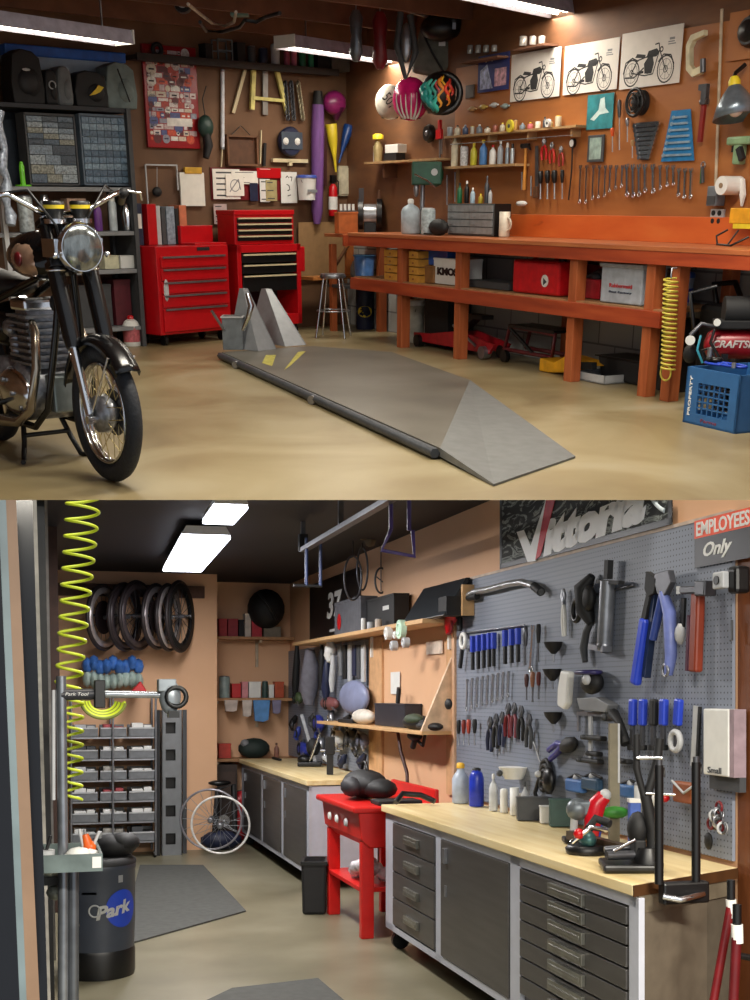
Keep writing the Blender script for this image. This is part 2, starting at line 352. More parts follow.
struct(R1, 'wall_back', WBACK, MB().add([a, b, b-n*.1, a-n*.1, a+V((0,0,3)), b+V((0,0,3)), b-n*.1+V((0,0,3)), a-n*.1+V((0,0,3))], [(0,1,2,3)[::-1], (4,5,6,7), (0,1,5,4), (1,2,6,5), (2,3,7,6), (3,0,4,7)]))
struct(R1, 'wall_left', WBACK, MB().bx(-1.2, -1.1, 3, 12, 0, 3.0))
struct(R1, 'ceiling', CEIL1, MB().bx(-1.3, 6.4, 3, 12.8, 2.98, 3.08))
for i in range(8):
    m = MB(); o = BW.pt(0, 2.8, .5+i*1.0); a = o+BW.u*-7.4; b = o+BW.u*.1
    if a.y > 3: m.bar(a, b, .17, .05, up=(1, 0, 0)); m.v = [(min(x, 6.27), y, z) for x, y, z in m.v]; struct(R1, 'beam', RAFT, m)
struct(R1, 'trim_1', PLY, MB().bx(XW-.012, XW, 2, 10.25, .98, 2.36))
t = T(R1, 'backsplash_board', 'wide orange board running along the wall above the long workbench', 'board', Matrix.Identity(4))
t.solo(SPLASH, MB().bx(XW-.035, XW-.012, 3, 9.35, .985, 1.16), .003)
# the ledge under the rafters
t = T(R1, 'high_ledge', 'dark narrow ledge high on the back wall under the ceiling light', 'shelf', BW.W(BW.pt(-2.2, 2.47)))
t.part('board', mat('#33241c', .8), MB().bx(-.38, 1.93, -.02, .02, .008, .22)); t.part('lip', mat('#2a2422', .7), MB().bx(-.38, 1.93, -.03, .03, .2, .225))

# ---- workbench
t = T(R1, 'workbench', 'long orange wooden workbench with a lower shelf along the right wall', 'workbench', Matrix.Translation((XB, 7, 0)))
t.part('worktop', TOPW, MB().bx(-.03, XW-XB-.015, -4, 4.1, .955, .985), bev=.003)
t.part('fascia', BENCH, MB().bx(-.025, .015, -4, 4.1, .87, .955), bev=.003)
t.part('fascia', BENCH, MB().bx(.015, XW-XB-.02, 4.06, 4.1, .87, .955), bev=.003)
t.part('lower_shelf', mat('#a07850', .6, 0, .25), MB().bx(.02, XW-XB-.02, -.5, 4.07, .565, .585))
t.part('lower_rail', BENCH, MB().bx(-.02, .02, -.5, 4.07, .47, .575), bev=.003)
for y in (10.13, 9.12, 7.52, 6.66, 6.42):
    t.part('post', POST, MB().bx(.02-.01, .1, y-7-.045, y-7+.045, 0, .87), bev=.003)
for y in (11.0, 8.3, 6.5):
    t.part('post', POST, MB().bx(.54, .62, y-7-.045, y-7+.045, 0, .87), bev=.003)
SB = Plane(R1, (0, 11.5, 0), (1, 0, 0))
# ---- small bench at the back wall
t = T(R1, 'side_bench', 'small orange side bench holding the bench grinder in the far corner', 'workbench', SB.F(SB.at(362, 228, 0)*V((1, 1, 0)) if False else V((SB.at(362, 228).x, 11.5, 0))))
t.part('worktop', TOPW, MB().bx(-.22, .30, 0, .42, .93, .96), bev=.003); t.part('fascia', BENCH, MB().bx(-.22, .30, -.02, 0, .85, .95)); t.part('shelf', DGR, MB().bx(-.2, .28, 0, .4, .44, .47))
t.part('leg', POST, MB().bx(.2, .28, -.01, .07, 0, .86)); t.part('leg', POST, MB().bx(-.2, -.14, .3, .36, 0, .86))

# ---- red tool cabinets
p0 = BW.at(193, 338, .52); p0.z = 0
t = T(R1, 'tool_cabinet', 'all red five-drawer rolling tool cabinet with its lid tray open', 'tool cabinet', BW.F(BW.pt(BW.uv(p0)[0], 0, .60)) @ Matrix.Rotation(rad(7), 4, 'Z'))
s = R1.s(p0); W = 84*s*1.06; Hc = .88
t.part('body', RED, MB().bx(-W/2, W/2, 0, .42, .1, Hc), bev=.006)
zs = [.80, .69, .575, .46, .34, .12]
for i in range(5):
    d = t.part('drawer', RED, MB().bx(-W/2+.04, W/2-.03, -.018, 0, zs[i+1]+.008, zs[i]-.006), bev=.003)
    t.part('handle', STL, MB().bx(-W/2+.06, W/2-.06, -.032, -.014, zs[i]-.022, zs[i]-.006), parent=d)
t.part('nameplate', BLKM, MB().bx(.05, .2, -.004, 0, .835, .865))
t.part('side_tray', RED, MB().bx(W*.08, W/2+.03, .25, .4, Hc, 1.05).bx(W*.08, W/2+.03, .05, .3, Hc, Hc+.02), bev=.004)
for x in (-W/2+.08, W/2-.08):
    for y in (.06, .36): t.part('caster', BLK, MB().cyl((x-.015, y, .045), (x+.015, y, .045), .045, n=14).bx(x-.02, x+.02, y-.02, y+.02, .05, .1))
t.part('grey_patch', LGR, MB().ball((-W/2+.08, -.02, .5), (.03, .006, .1), 10), label='grey patch on the red drawer fronts')  # flat grey oval on the left of the drawer fronts
CAB1 = t
p1 = BW.at(272, 331, .5); p1.z = 0
t = T(R1, 'tool_cabinet', 'red rolling cabinet with three black drawers and an open lower bay', 'tool cabinet', BW.F(BW.pt(BW.uv(p1)[0], 0, .5)))
s = R1.s(p1); W = 76*s
t.part('body', RED, MB().bx(-W/2, W/2, .38, .42, .1, .87).bx(-W/2, -W/2+.05, 0, .4, .1, .87).bx(W/2-.05, W/2, 0, .4, .1, .87).bx(-W/2, W/2, 0, .4, .80, .87).bx(-W/2, W/2, 0, .4, .1, .2), bev=.004)
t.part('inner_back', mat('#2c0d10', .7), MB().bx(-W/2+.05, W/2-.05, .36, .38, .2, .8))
for z0, z1 in ((.70, .79), (.60, .69), (.43, .59)):
    d = t.part('drawer', BLK, MB().bx(-W/2+.06, W/2-.06, 0.0, .3, z0+.004, z1-.004), bev=.003); t.part('handle', CRM, MB().bx(-W/2+.07, W/2-.07, -.016, .002, z1-.018, z1-.004), parent=d)
for x in (-W/2+.06, W/2-.06):
    for y in (.06, .36): t.part('caster', BLK, MB().cyl((x-.015, y, .045), (x+.015, y, .045), .045, n=14).bx(x-.02, x+.02, y-.02, y+.02, .05, .1))
t.part('side_handle', RED, MB().bx(W/2, W/2+.09, .05, .3, .6, .84), bev=.01)
base = t
t = T(R1, 'tool_chest', 'red four-drawer tool chest standing on the red cabinet with black drawers', 'tool chest', base.M @ Matrix.Translation((-.03, .03, .872)))
W = 70*s
t.part('body', RED, MB().bx(-W/2, W/2, 0, .3, 0, .30), bev=.006)
for i in range(4):
    z1 = .25-i*.055; d = t.part('drawer', BLK, MB().bx(-W/2+.03, W/2-.03, -.012, 0, z1-.05, z1-.003), bev=.002); t.part('handle', CRM, MB().bx(-W/2+.035, W/2-.035, -.026, -.008, z1-.016, z1-.003), parent=d)
t.part('lid', RED, MB().bx(-W/2-.005, W/2+.005, -.01, .31, .27, .315), bev=.006)

# ---- books and binders on the first cabinet
for k, (x0, x1, yt, m, lb) in enumerate([(136, 144, 199, NVY, 'dark blue binder with a white label, leftmost on the shelf edge by the cabinet'), (149, 158, 200, RED, 'red binder standing on the red cabinet'), (158, 162, 202, LGR, 'thin pale grey folder between the red binder and the black one'), (163, 167, 204, DGR, 'thin dark grey folder standing on the red cabinet'), (168, 176, 203, mat('#8c9aa8', .5, 0, .5, 30), 'patterned blue-grey book standing on the red cabinet'), (177, 180, 205, BLKM, 'black folder behind the salmon book on the red cabinet'), (181, 188, 202, mat('#c7714e', .6), 'salmon pink book, last in the row on the red cabinet')]):
    t = stand(BW, 'binder' if k < 4 else 'book', lb, 'binder' if k < 4 else 'book', x0, x1, yt, 241, .30, z=.885, group='books and binders on the red cabinet')
    d = t.part('cover', m, MB().bx(-t.W/2, t.W/2, 0, .2, 0, t.H), bev=.003); t.part('pages', PAP, MB().bx(-t.W/2+.004, t.W/2-.004, .01, .203, .005, t.H-.004))
    if k == 0: t.part('label', PAP, MB().bx(-t.W*.35, t.W*.35, -.002, 0, t.H*.4, t.H*.75))

# ---- grey metal shelving at the left
A0, A1 = BW.uv(BW.at(2, 260, .5))[0], BW.uv(BW.at(140, 260, .5))[0]
zS = [BW.at(80, y, .5).z for y in (187, 232, 271, 330)]
t = T(R1, 'shelving_unit', 'grey steel shelving unit behind the motorcycle against the back wall', 'shelving', BW.F(BW.pt(A0, 0, .5)))
Ws = A1-A0
for z in zS + [2.02]: t.part('shelf', GRY if z < 2 else mat('#24262c', .6), MB().bx(0, Ws, 0, .45, z-.035, z), bev=.003)
for x in (.06, Ws-.02):
    for y in (0, .43): t.part('post', LGR if x < 1 else DGR, MB().bx(x-.02, x+.02, y-.015, y+.015, 0, 2.018).bx(x-.02, x-.015, y, y+.04, 0, 2.018))
t.part('side_panel', DGR, MB().bx(Ws-.015, Ws, .02, .42, 0, 1.6))
t.part('back_panel', mat('#27303c', .7), MB().bx(0, Ws, .44, .45, zS[0], 1.98))
t = stand(BW, 'hanging_wrap', 'crumpled clear plastic wrap hanging on the left shelving post', 'plastic wrap', 2, 18, 112, 225, .62)
m = MB(); pts = []
for i in range(13): pts.append((.02*sin(i*1.7), -.01*cos(i*2.3), t.H*i/12))
m.tube(pts, [t.w*.3*(1+.35*sin(i*2.1)) for i in range(13)], 9); t.solo(mat('#a9b4c4', .25, .2, .5, 30, bump=.6), m)
def organizer(x0, x1, y0, y1, label, cols, rows, body, dm):
    t = stand(BW, 'parts_organizer', label, 'parts organizer', x0, x1, y0, y1, .42, group='drawer organizers on the left shelving'); W, H = t.W*.96, t.H; t.M.translation.z += .004
    t.part('body', body, MB().bx(-W/2, W/2, .02, .17, 0, H).bx(-W/2, -W/2+.015, 0, .03, 0, H).bx(W/2-.015, W/2, 0, .03, 0, H).bx(-W/2, W/2, 0, .03, H-.02, H).bx(-W/2, W/2, 0, .03, 0, .012), bev=.002)
    z = H-.025
    for ri, (n, h) in enumerate(rows):
        hh = h*(H-.045); w = (W-.04)/n
        for c in range(n):
            x = -W/2+.02+c*w
            d = t.part('drawer', dm[(ri*7+c*3) % len(dm)], MB().bx(x+.003, x+w-.003, 0, .02, z-hh+.003, z-.002).bx(x+w*.3, x+w*.7, -.008, 0, z-hh*.75, z-hh*.6), bev=.001)
        z -= hh
DM = [mat('#7e8c98', .25, 0, .5, 60), mat('#5d6c7a', .25, 0, .5, 60), mat('#97a2a8', .25, 0, .6, 60), mat('#48545f', .3, 0, .6, 60), mat('#8c8f86', .3, 0, .7, 60)]
organizer(30, 82, 114, 186, 'grey small-parts organizer with mixed drawer sizes, left of the pair', 3, [(3, .085)]*5 + [(2, .15), (3, .15), (2, .14), (3, .135)], DGR, DM)
organizer(84, 133, 115, 186, 'blue-grey small-parts organizer with a fine grid of drawers, right of the pair', 6, [(6, .1)]*10, mat('#5a6876', .5), [mat('#6f8598', .25, 0, .4, 50), mat('#8398a8', .25, 0, .4, 50), mat('#5c7083', .25, 0, .4, 50)])
# top shelf: storage tub and bags
t = stand(BW, 'storage_tub', 'translucent grey storage tub with a blue lid behind the black bags', 'storage tub', 12, 128, 46, 108, .12, z=2.02)
t.part('body', mat('#8fa0b0', .4, 0, .1), MB().bx(-t.W/2, t.W/2, -.02, .1, 0, t.H*.82), bev=.01); t.part('lid', mat('#1f5fb8', .4), MB().bx(-t.W/2-.01, t.W/2+.01, -.04, .11, t.H*.80, t.H*.97), bev=.01)
def bag(x0, x1, yt, yb, m, lb, cat='bag', extra=None, z=2.022, off=.3):
    t = stand(BW, 'duffel_bag' if cat == 'bag' else 'folded_jacket', lb, cat, x0, x1, yt, yb, off, z=z)
    b = MB(); W_, H_ = t.W*.88, t.H; b.prism([(-W_*.46, 0), (W_*.46, 0), (W_*.5, H_*.3), (W_*.42, H_*.85), (W_*.2, H_*.97), (-W_*.15, H_), (-W_*.4, H_*.9), (-W_*.5, H_*.4)], -.1, .12, XZ); b.ball((W_*.12, -.1, H_*.4), (W_*.3, .04, H_*.3), 12)
    t.part('body', m, b, bev=.03); return t
t = bag(6, 43, 56, 110, BLKM, 'black backpack at the left end of the top shelf'); t.part('pocket', mat('#222226', .6), MB().ball((0, -.1, t.H*.4), (t.W*.3, .06, t.H*.25), 12)); t.part('logo', LGR, MB().ball((-.02, -.15, t.H*.62), (.04, .006, .012), 8))
t = bag(40, 55, 72, 108, BLKM, 'small black bag with a pale emblem squeezed beside the backpack'); t.part('emblem', LGR, MB().tor((0, -.13, t.H*.55), .03, .006, 'y', 12, 5))
t = bag(52, 70, 68, 108, mat('#6a6e70', .7), 'grey rolled bag standing on the top shelf'); t.part('strap', BLKM, MB().tor((0, 0, t.H*.5), .11, .01, 'x', 14, 5))
t = bag(68, 106, 74, 110, BLKM, 'black bag with a bright yellow emblem on the top shelf')
t.part('emblem', mat('#d8b820', .5), MB().prism([(-.02, -.03), (.03, -.01), (.07, .03), (.02, .045), (.0, .02), (-.07, -.04)], 0, .012, Matrix.Translation((.03, -.14, t.H*.45)) @ Matrix.Rotation(PI/2, 4, 'X')))
t = bag(99, 134, 62, 108, mat('#6d7a78', .8), 'grey-green folded jacket leaning at the right end of the top shelf', 'jacket'); t.part('zip', BLKM, MB().bar((-.04, -.14, t.H*.85), (.06, -.14, t.H*.15), .012, .006))
# shelf contents
def proj(R, p):
    q = R.R.to_3x3() @ (V(p)-V((0, 0, R.h))); return 375+1200*q.x/q.y, 692-1200*q.z/q.y
def on(pl, name, label, cat, x0, x1, yt, z, off, group=None, face=False):
    u = pl.uv(pl.at((x0+x1)/2, 200 if pl.R is R1 else 700, off))[0]
    for _ in range(3):
        yb = proj(pl.R, pl.pt(u, z, off))[1]; u = pl.uv(pl.at((x0+x1)/2, yb, off))[0]
    return stand(pl, name, label, cat, x0, x1, yt, yb, off, z=z+.0025, group=group, face=face)
z0 = zS[1]+.002; G = 'small things on the second shelf of the left shelving'
t = on(BW, 'glass_jar', 'pale jar with fittings, leftmost on the shelf under the organizers', 'jar', 20, 35, 195, z0, .4, G); can(t, t.w, t.H, mat('#aab2b4', .3, .2, .5, 40), STL)
t = on(BW, 'carburettor', 'silver carburettor part beside the pale jar', 'engine part', 39, 56, 195, z0, .4, G); t.part('body', CHR, MB().lathe([(t.w*.3, 0), (t.w*.4, t.H*.3), (t.w*.25, t.H*.5), (t.w*.4, t.H*.75), (t.w*.2, t.H)], n=12)); t.part('flange', STL, MB().cyl((-t.w*.5, 0, t.H*.6), (t.w*.5, 0, t.H*.6), t.w*.2))
t = on(BW, 'card_box', 'pinkish tan card box on the shelf above the motorcycle gauges', 'box', 70, 88, 199, z0, .4, G); carton(t, t.W, .12, t.H, mat('#a88a78', .8, 0, .3, 30))
t = on(BW, 'pump_bottle', 'small purple bottle on the shelf under the grid organizer', 'bottle', 95, 103, 199, z0, .4, G); bottle(t, t.w, t.H, PUR, BLK)
t = on(BW, 'spray_can', 'white and blue spray can on the shelf under the grid organizer', 'spray can', 110, 118, 193, z0, .4, G); spray(t, t.w, t.H, mat('#b9c3c8', .3), WHT)
t = on(BW, 'chrome_fitting', 'chrome part with domed caps right of the spray can', 'engine part', 121, 135, 186, z0, .4, G); t.part('body', CHR, MB().lathe([(t.w*.3, 0), (t.w*.45, t.H*.4), (t.w*.2, t.H*.6)], n=12)); t.part('dome', CHR, MB().ball((-.015, 0, t.H*.75), t.w*.3).ball((.03, 0, t.H*.85), t.w*.26))
t = on(BW, 'green_tube', 'bright green tube standing left of the organizers', 'tube', 19, 28, 162, zS[0], .4); t.part('body', mat('#6fcf2a', .4), MB().lathe([(t.w*.3, .01), (t.w*.3, t.H*.8), (t.w*.15, t.H)], n=8)); t.part('base', mat('#6fcf2a', .4), MB().lathe([(t.w*.9, 0), (t.w*.9, .012)], n=12))
G = 'white boxes on the third shelf'
t = on(BW, 'small_carton', 'small cream carton beside the headlight, left of two on the shelf', 'box', 105, 120, 256, zS[2], .42, G); carton(t, t.W*.95, .12, t.H, mat('#c9c6a8', .7))
t = on(BW, 'small_carton', 'small white carton beside the shelving post, right of two on the shelf', 'box', 121, 138, 256, zS[2], .42, G); carton(t, t.W*.95, .12, t.H, WHT)
t = on(BW, 'storage_box', 'maroon box on the lowest shelf behind the forks', 'box', 117, 133, 280, zS[3], .36); carton(t, t.W, .25, t.H, mat('#52121f', .6))
t = on(BW, 'storage_box', 'dark grey bin on the lowest shelf behind the forks', 'box', 82, 114, 285, zS[3], .36); carton(t, t.W, .25, t.H, DGR)
t = floorat(R1, 'oil_jug', 'white plastic oil jug on the floor behind the front wheel', 'jug', 124, 141, 318, 346, 0); bottle(t, t.w, t.H*1.05, WHT, RED, .3, mat('#b05a60', .6, 0, .4, 40), .8)
t = floorat(R1, 'metal_case', 'dull silver case on the floor behind the engine', 'case', 48, 66, 345, 391, 0); t.part('body', mat('#8f979a', .35, .6), MB().bx(-t.w/2, t.w/2, 0, .15, 0, t.H*.95), bev=.01); t.part('handle', DST, MB().tor((0, .05, t.H*.95), t.w*.3, .006, 'y', 12, 5, a0=0, a1=PI))

# ---- back wall hangings
t = rect(BW, 'sticker_board', 'tall red panel covered in white, orange and blue stickers', 'sticker board', 145, 46, 198, 148, .035)
t.part('panel', mat('#96101a', .3, 0, .1), MB().bx(-t.W/2, t.W/2, -t.H/2, t.H/2, -.03, 0), bev=.004)
random.seed(3); SC = [mat(c, .5, 0, .3, 50) for c in ('#d9ccc8', '#c0a8a8', '#c84a2a', '#4a5488', '#cfc2ae', '#5a141c', '#e0dcd4', '#a83424', '#8d8e9c')]
rowsY = t.H/2-.04
k = 0
while rowsY > -t.H/2+.1:
    x = -t.W/2+.03; h = random.uniform(.03, .06)
    while x < t.W/2-.08:
        w = random.uniform(.03, .12); w = min(w, t.W/2-.02-x)
        mb = MB().bx(x, x+w-.008, rowsY-h+.008, rowsY, 0, .002)
        if random.random() < .3: mb = MB().lathe([(w*.45, 0), (w*.45, .002)], (x+w*.45, rowsY-h/2, 0), n=14)
        o = t.part('sticker', random.choice(SC), mb); k += 1
        if random.random() < .5: t.part('print', random.choice((BLKM, DRD, NVY, WHT)), MB().bx(x+w*.2, x+w*.7, rowsY-h*.6, rowsY-h*.35, .002, .003), parent=o)
        x += w
    rowsY -= h
o = t.part('sticker', mat('#e2ddd5', .5), MB().bx(-t.W*.12, t.W*.36, -t.H*.28, -t.H*.2, .002, .004))
t = rect(BW, 'hanging_tool', 'dark green and black power tool hanging beside the red sticker panel', 'power tool', 197, 116, 215, 158, .08)
t.part('body', mat('#14342c', .5), MB().ball((0, t.H*.25, 0), (t.W*.42, t.H*.28, .05))); t.part('grip', BLKM, MB().tube([(0, t.H*.1, 0), (t.W*.1, -t.H*.2, 0), (-.02, -t.H*.5, .01)], [.04, .05, .03], 8)); t.part('cord', BLK, MB().tube([(0, t.H*.5, 0), (-.02, t.H*.9, 0), (.03, t.H*1.2, 0)], .006, 6))
t = hang(BW, 'light_tube', 'white straight tube hanging upright on the back wall', 'tube', 222.5, 72, 222.5, 147, .03); t.part('tube', mat('#dfe3ea', .3), MB().tube([(0, 0, 0), (0, -t.L, 0)], .02, 10)); t.part('end_cap', STL, MB().cyl((0, -t.L, 0), (0, -t.L-.02, 0), .022).cyl((0, 0, 0), (0, .02, 0), .022))
for nm, lb, a, w, m in [('wooden_strip', 'pale wooden strip leaning on the back wall left of the yellow stand', (246, 66, 233, 113), .035, CRM), ('clear_strip', 'grey translucent strip hanging inside the yellow A-shaped stand', (265, 64, 265, 115), .06, mat('#8c8a86', .3)), ('wooden_stick', 'thin pale stick standing right of the wooden tray on the wall', (261, 130, 260, 164), .012, CRM), ('black_stick', 'short black bar hanging right of the thin pale stick', (265, 143, 264, 166), .03, BLKM), ('long_rod', 'thin pale rod hanging below the white tube', (222, 149, 221, 167), .01, CRM)]:
    t = hang(BW, nm, lb, 'strip' if 'strip' in nm else 'rod', *a, .03); t.solo(m, MB().bx(-w/2, w/2, -t.L, 0, -.01, .01), .002)
t = rect(BW, 'folding_stand', 'pale yellow A-shaped stand hanging on the back wall', 'stand', 248, 62, 287, 113, .05); YL = mat('#d9cf7a', .5)
t.part('leg', YL, MB().bar((-t.W*.33, t.H*.5, 0), (-t.W*.42, -t.H*.45, 0), .045, .03)); t.part('leg', YL, MB().bar((t.W*.2, t.H*.5, 0), (t.W*.5, -t.H*.5, 0), .045, .03)); t.part('crossbar', YL, MB().bar((-t.W*.4, -t.H*.22, .01), (t.W*.38, -t.H*.24, .01), .03, .02))
for k, (x0, x1) in enumerate([(285, 288), (291, 294), (298, 303)]):
    t = hang(BW, 'drive_chain', 'hanging dull metal chain, %s of three beside the yellow stand' % ['left', 'middle', 'right'][k], 'chain', x0, 82, x1, 119, .06, group='chains on the back wall')
    m = MB(); q = 14
    for i in range(q): y = -t.L*(i+.5)/q; m.tor((0, y, 0), .022, .01, 'z' if i % 2 else 'x', 8, 5, sc=(1, 1.1, 1))
    t.solo(DST if k < 2 else mat('#b0a890', .3, .8), m)
t = rect(BW, 'wooden_tray', 'shallow brown wooden tray hanging by a wire on the back wall', 'tray', 226, 135, 257, 166, .03)
t.part('back', mat('#5b3c28', .7), MB().bx(-t.W/2, t.W/2, -t.H/2, t.H/2, -.02, -.01)); t.part('rim', mat('#6e4a30', .7), MB().bx(-t.W/2, t.W/2, t.H/2-.02, t.H/2, -.02, .03).bx(-t.W/2, t.W/2, -t.H/2, -t.H/2+.02, -.02, .03).bx(-t.W/2, -t.W/2+.02, -t.H/2, t.H/2, -.02, .03).bx(t.W/2-.02, t.W/2, -t.H/2, t.H/2, -.02, .03)); t.part('wire', BLK, MB().tube([(-t.W*.3, t.H/2, 0), (0, t.H*.8, 0), (t.W*.3, t.H/2, 0)], .004, 5))
t = rect(BW, 'twin_headlight', 'dark blue and black twin-lamp unit hanging on the back wall', 'lamp', 276, 128, 305, 155, .08)
t.part('housing', NVY, MB().lathe([(t.H*.5, -.06), (t.H*.56, 0), (t.H*.5, .02)], n=20)); t.part('face', mat('#3f4a58', .4), MB().bx(-t.W*.36, t.W*.36, -t.H*.3, t.H*.35, .02, .03), bev=.005)
for x in (-.22, .18): t.part('lens', WHT, MB().lathe([(.035, 0), (.02, .012)], (t.W*x, 0, .03), n=14))
t = rect(BW, 'wooden_rail', 'short pale wooden hanging rail below the twin-lamp unit', 'rail', 272, 158, 307, 163, .03); t.solo(CRM, MB().bx(-t.W/2, t.W/2, -.02, .015, -.02, .02).bx(-.02, .02, -.05, .0, -.02, .02), .002)
t = rect(BW, 'clipboard', 'white paper pad hanging on the back wall with a yellow top', 'clipboard', 180, 168, 204, 206, .03)
t.part('paper', PAP, MB().bx(-t.W/2, t.W/2, -t.H/2, t.H*.38, -.01, .01)); t.part('clip', mat('#c79a28', .5), MB().bx(-t.W*.3, t.W*.4, t.H*.35, t.H*.52, -.01, .02), bev=.003)
t = rect(BW, 'coat_hanger_frame', 'thin pale rectangular wire frame on the wall above the binders', 'frame', 147, 165, 178, 215, .03)
t.solo(LGR, MB().bar((-t.W/2, -t.H/2, 0), (-t.W/2, t.H/2, 0), .012).bar((-t.W/2, t.H/2, 0), (t.W/2, t.H/2, 0), .012).bar((t.W/2, t.H/2, 0), (t.W/2, 0, 0), .012))
t = hang(BW, 'hanging_brush', 'small dark brush hanging on a cord above the binders', 'brush', 157, 167, 157, 198, .05); t.part('cord', LGR, MB().tube([(0, 0, 0), (0, -t.L*.7, 0)], .003, 5)); t.part('head', BLKM, MB().ball((0, -t.L*.8, 0), (.05, .045, .03)))
t = rect(BW, 'red_backing_board', 'long red strip board behind the papers on the back wall', 'board', 211, 168, 281, 200, .014); t.solo(DRD, MB().bx(-t.W/2, t.W/2, -t.H/2, t.H/2, -.012, 0), .002)
def paper(x0, y0, x1, y1, lb, m=PAP, off=.03, lines=5, cat='paper', nm='pinned_paper', lm=None, pl=BW, grp=None):
    t = rect(pl, nm, lb, cat, x0, y0, x1, y1, off, grp); t.part('sheet', m, MB().bx(-t.W/2, t.W/2, -t.H/2, t.H/2, -.004, 0))
    if lines:
        b = MB()
        for i in range(lines):
            y = t.H*(.38-.76*i/max(1, lines-1)); b.bx(-t.W*.38, t.W*random.uniform(-.05, .38), y-t.H*.025, y+t.H*.025, 0, .001)
        t.part('print', lm or DGR, b)
    return t
paper(213, 169, 240, 199, 'large white printed sheet, leftmost of the papers above the tool chest')
paper(232, 171, 258, 184, 'white printed sheet overlapping the large one above the tool chest', off=.036, lines=3)
t = paper(226, 175, 244, 196, 'pale sheet with a grey engine drawing above the tool chest', off=.042, lines=0); mb = MB(); mb.ring2((0, 0), t.W*.25, .008).line2([(-t.W*.3, -t.H*.3), (t.W*.2, t.H*.3), (t.W*.3, -t.H*.2)], .01); t.part('drawing', GRY, mb)
paper(250, 183, 258, 201, 'small dark blue card next to the white sheets', NVY, .038, 0)
paper(257, 168, 281, 178, 'red printed header card on the back wall', RED, .038, 1, lm=WHT)
paper(260, 179, 270, 202, 'narrow white leaflet under the red header card', WHT, .04, 3)
paper(266, 180, 277, 201, 'beige leaflet under the red header card', mat('#a79b6c', .7), .046, 3)
t = paper(281, 172, 297, 203, 'white card with black handwritten marks right of the red header card', WHT, .03, 0); t.part('handwriting', BLK, MB().line2([(-.04, .09), (-.02, .11), (0, .09)], .008).line2([(.01, .1), (.04, .1), (.03, .06)], .008).line2([(-.03, .03), (.0, .02), (.01, -.02), (-.02, -.03)], .008).line2([(-.02, -.08), (.02, -.07)], .008))
paper(214, 204, 227, 224, 'small pinkish note on the wall left of the tool chest', mat('#bda7a4', .8), .03, 4)
t = stand(BW, 'hanging_tub', 'white plastic tub with a blue lid hanging on the back wall', 'tub', 297, 317, 175, 200, .12); tub(t, t.w, t.H, WHT, mat('#3a4fa0', .4)); t.part('label', GRY, MB().bx(-t.w*.3, t.w*.3, -t.w*.47, -t.w*.455, t.H*.3, t.H*.42))
t = hang(BW, 'purple_bag', 'long purple fabric bag hanging on the back wall', 'bag', 318, 91, 317, 224, .09); L = t.L
t.part('body', mat('#6f4686', .7, 0, .3, 8, stretch=(4, .5, 1)), MB().tube([(0, -L*.1, 0), (0, -L*.3, 0), (0, -L*.9, 0), (0, -L, 0)], [.06, .07, .06, .035], 10)); t.part('top', BLKM, MB().tube([(0, 0, 0), (0, -L*.1, 0)], [.045, .06], 8))
t = hang(BW, 'black_bar', 'narrow dark red bar hanging between the purple bag and the extinguisher', 'bar', 324, 128, 324, 186, .03); t.solo(mat('#3a1216', .6), MB().bx(-.025, .025, -t.L, 0, 0, .02), .002)
t = rect(BW, 'magenta_fairing', 'glossy magenta helmet-shaped fairing hung high on the back wall', 'fairing', 324, 91, 345, 121, .12); t.part('shell', mat('#7e1f5a', .3), MB().ball((0, t.H*.1, 0), (t.W*.5, t.H*.42, .09), 18)); t.part('tail', mat('#431030', .4), MB().lathe([(t.W*.32, 0), (.02, -t.H*.42)], (0.02, -t.H*.05, 0), 'y', 12))
t = hang(BW, 'funnel', 'tall yellow funnel hanging on the back wall', 'funnel', 331, 124, 336, 172, .07); L = t.L; t.solo(YEL, MB().lathe([(.058, 0), (.062, -.005), (.05, -L*.35), (.018, -L*.7), (.01, -L)], ax='y', n=16))
t = hang(BW, 'funnel', 'dark blue funnel hanging tilted right of the yellow one', 'funnel', 349, 126, 339, 163, .07); L = t.L; t.solo(mat('#123a78', .35), MB().lathe([(.055, 0), (.058, -.005), (.04, -L*.4), (.014, -L*.7), (.01, -L)], ax='y', n=16))
t = hang(BW, 'fire_extinguisher', 'red fire extinguisher with a white label on the back wall', 'fire extinguisher', 333, 173, 333, 216, .08); L = t.L
t.part('cylinder', RED, MB().lathe([(.02, -L*.25), (.045, -L*.34), (.048, -L*.95), (.04, -L)], ax='y', n=16)); t.part('valve', BLK, MB().bx(-.03, .035, -L*.22, -L*.05, -.02, .02).cyl((0, -L*.3, 0), (0, -L*.1, 0), .018)); t.part('hose', BLK, MB().tube([(.02, -L*.12, 0), (.06, -L*.2, .02), (.055, -L*.5, .02)], .008, 6)); t.part('label', WHT, MB().lathe([(.049, -L*.55), (.049, -L*.85)], ax='y', n=16, cap=False))
t = rect(BW, 'electrical_box', 'cream electrical panel cover on the back wall above the grinder', 'electrical panel', 339, 166, 358, 196, .03); t.part('body', mat('#bdb59c', .5), MB().bx(-t.W/2, t.W/2, -t.H/2, t.H/2, -.03, 0), bev=.004); t.part('door', mat('#c8c0a8', .5), MB().bx(-t.W*.42, t.W*.42, -t.H*.44, t.H*.44, 0, .008), bev=.003)
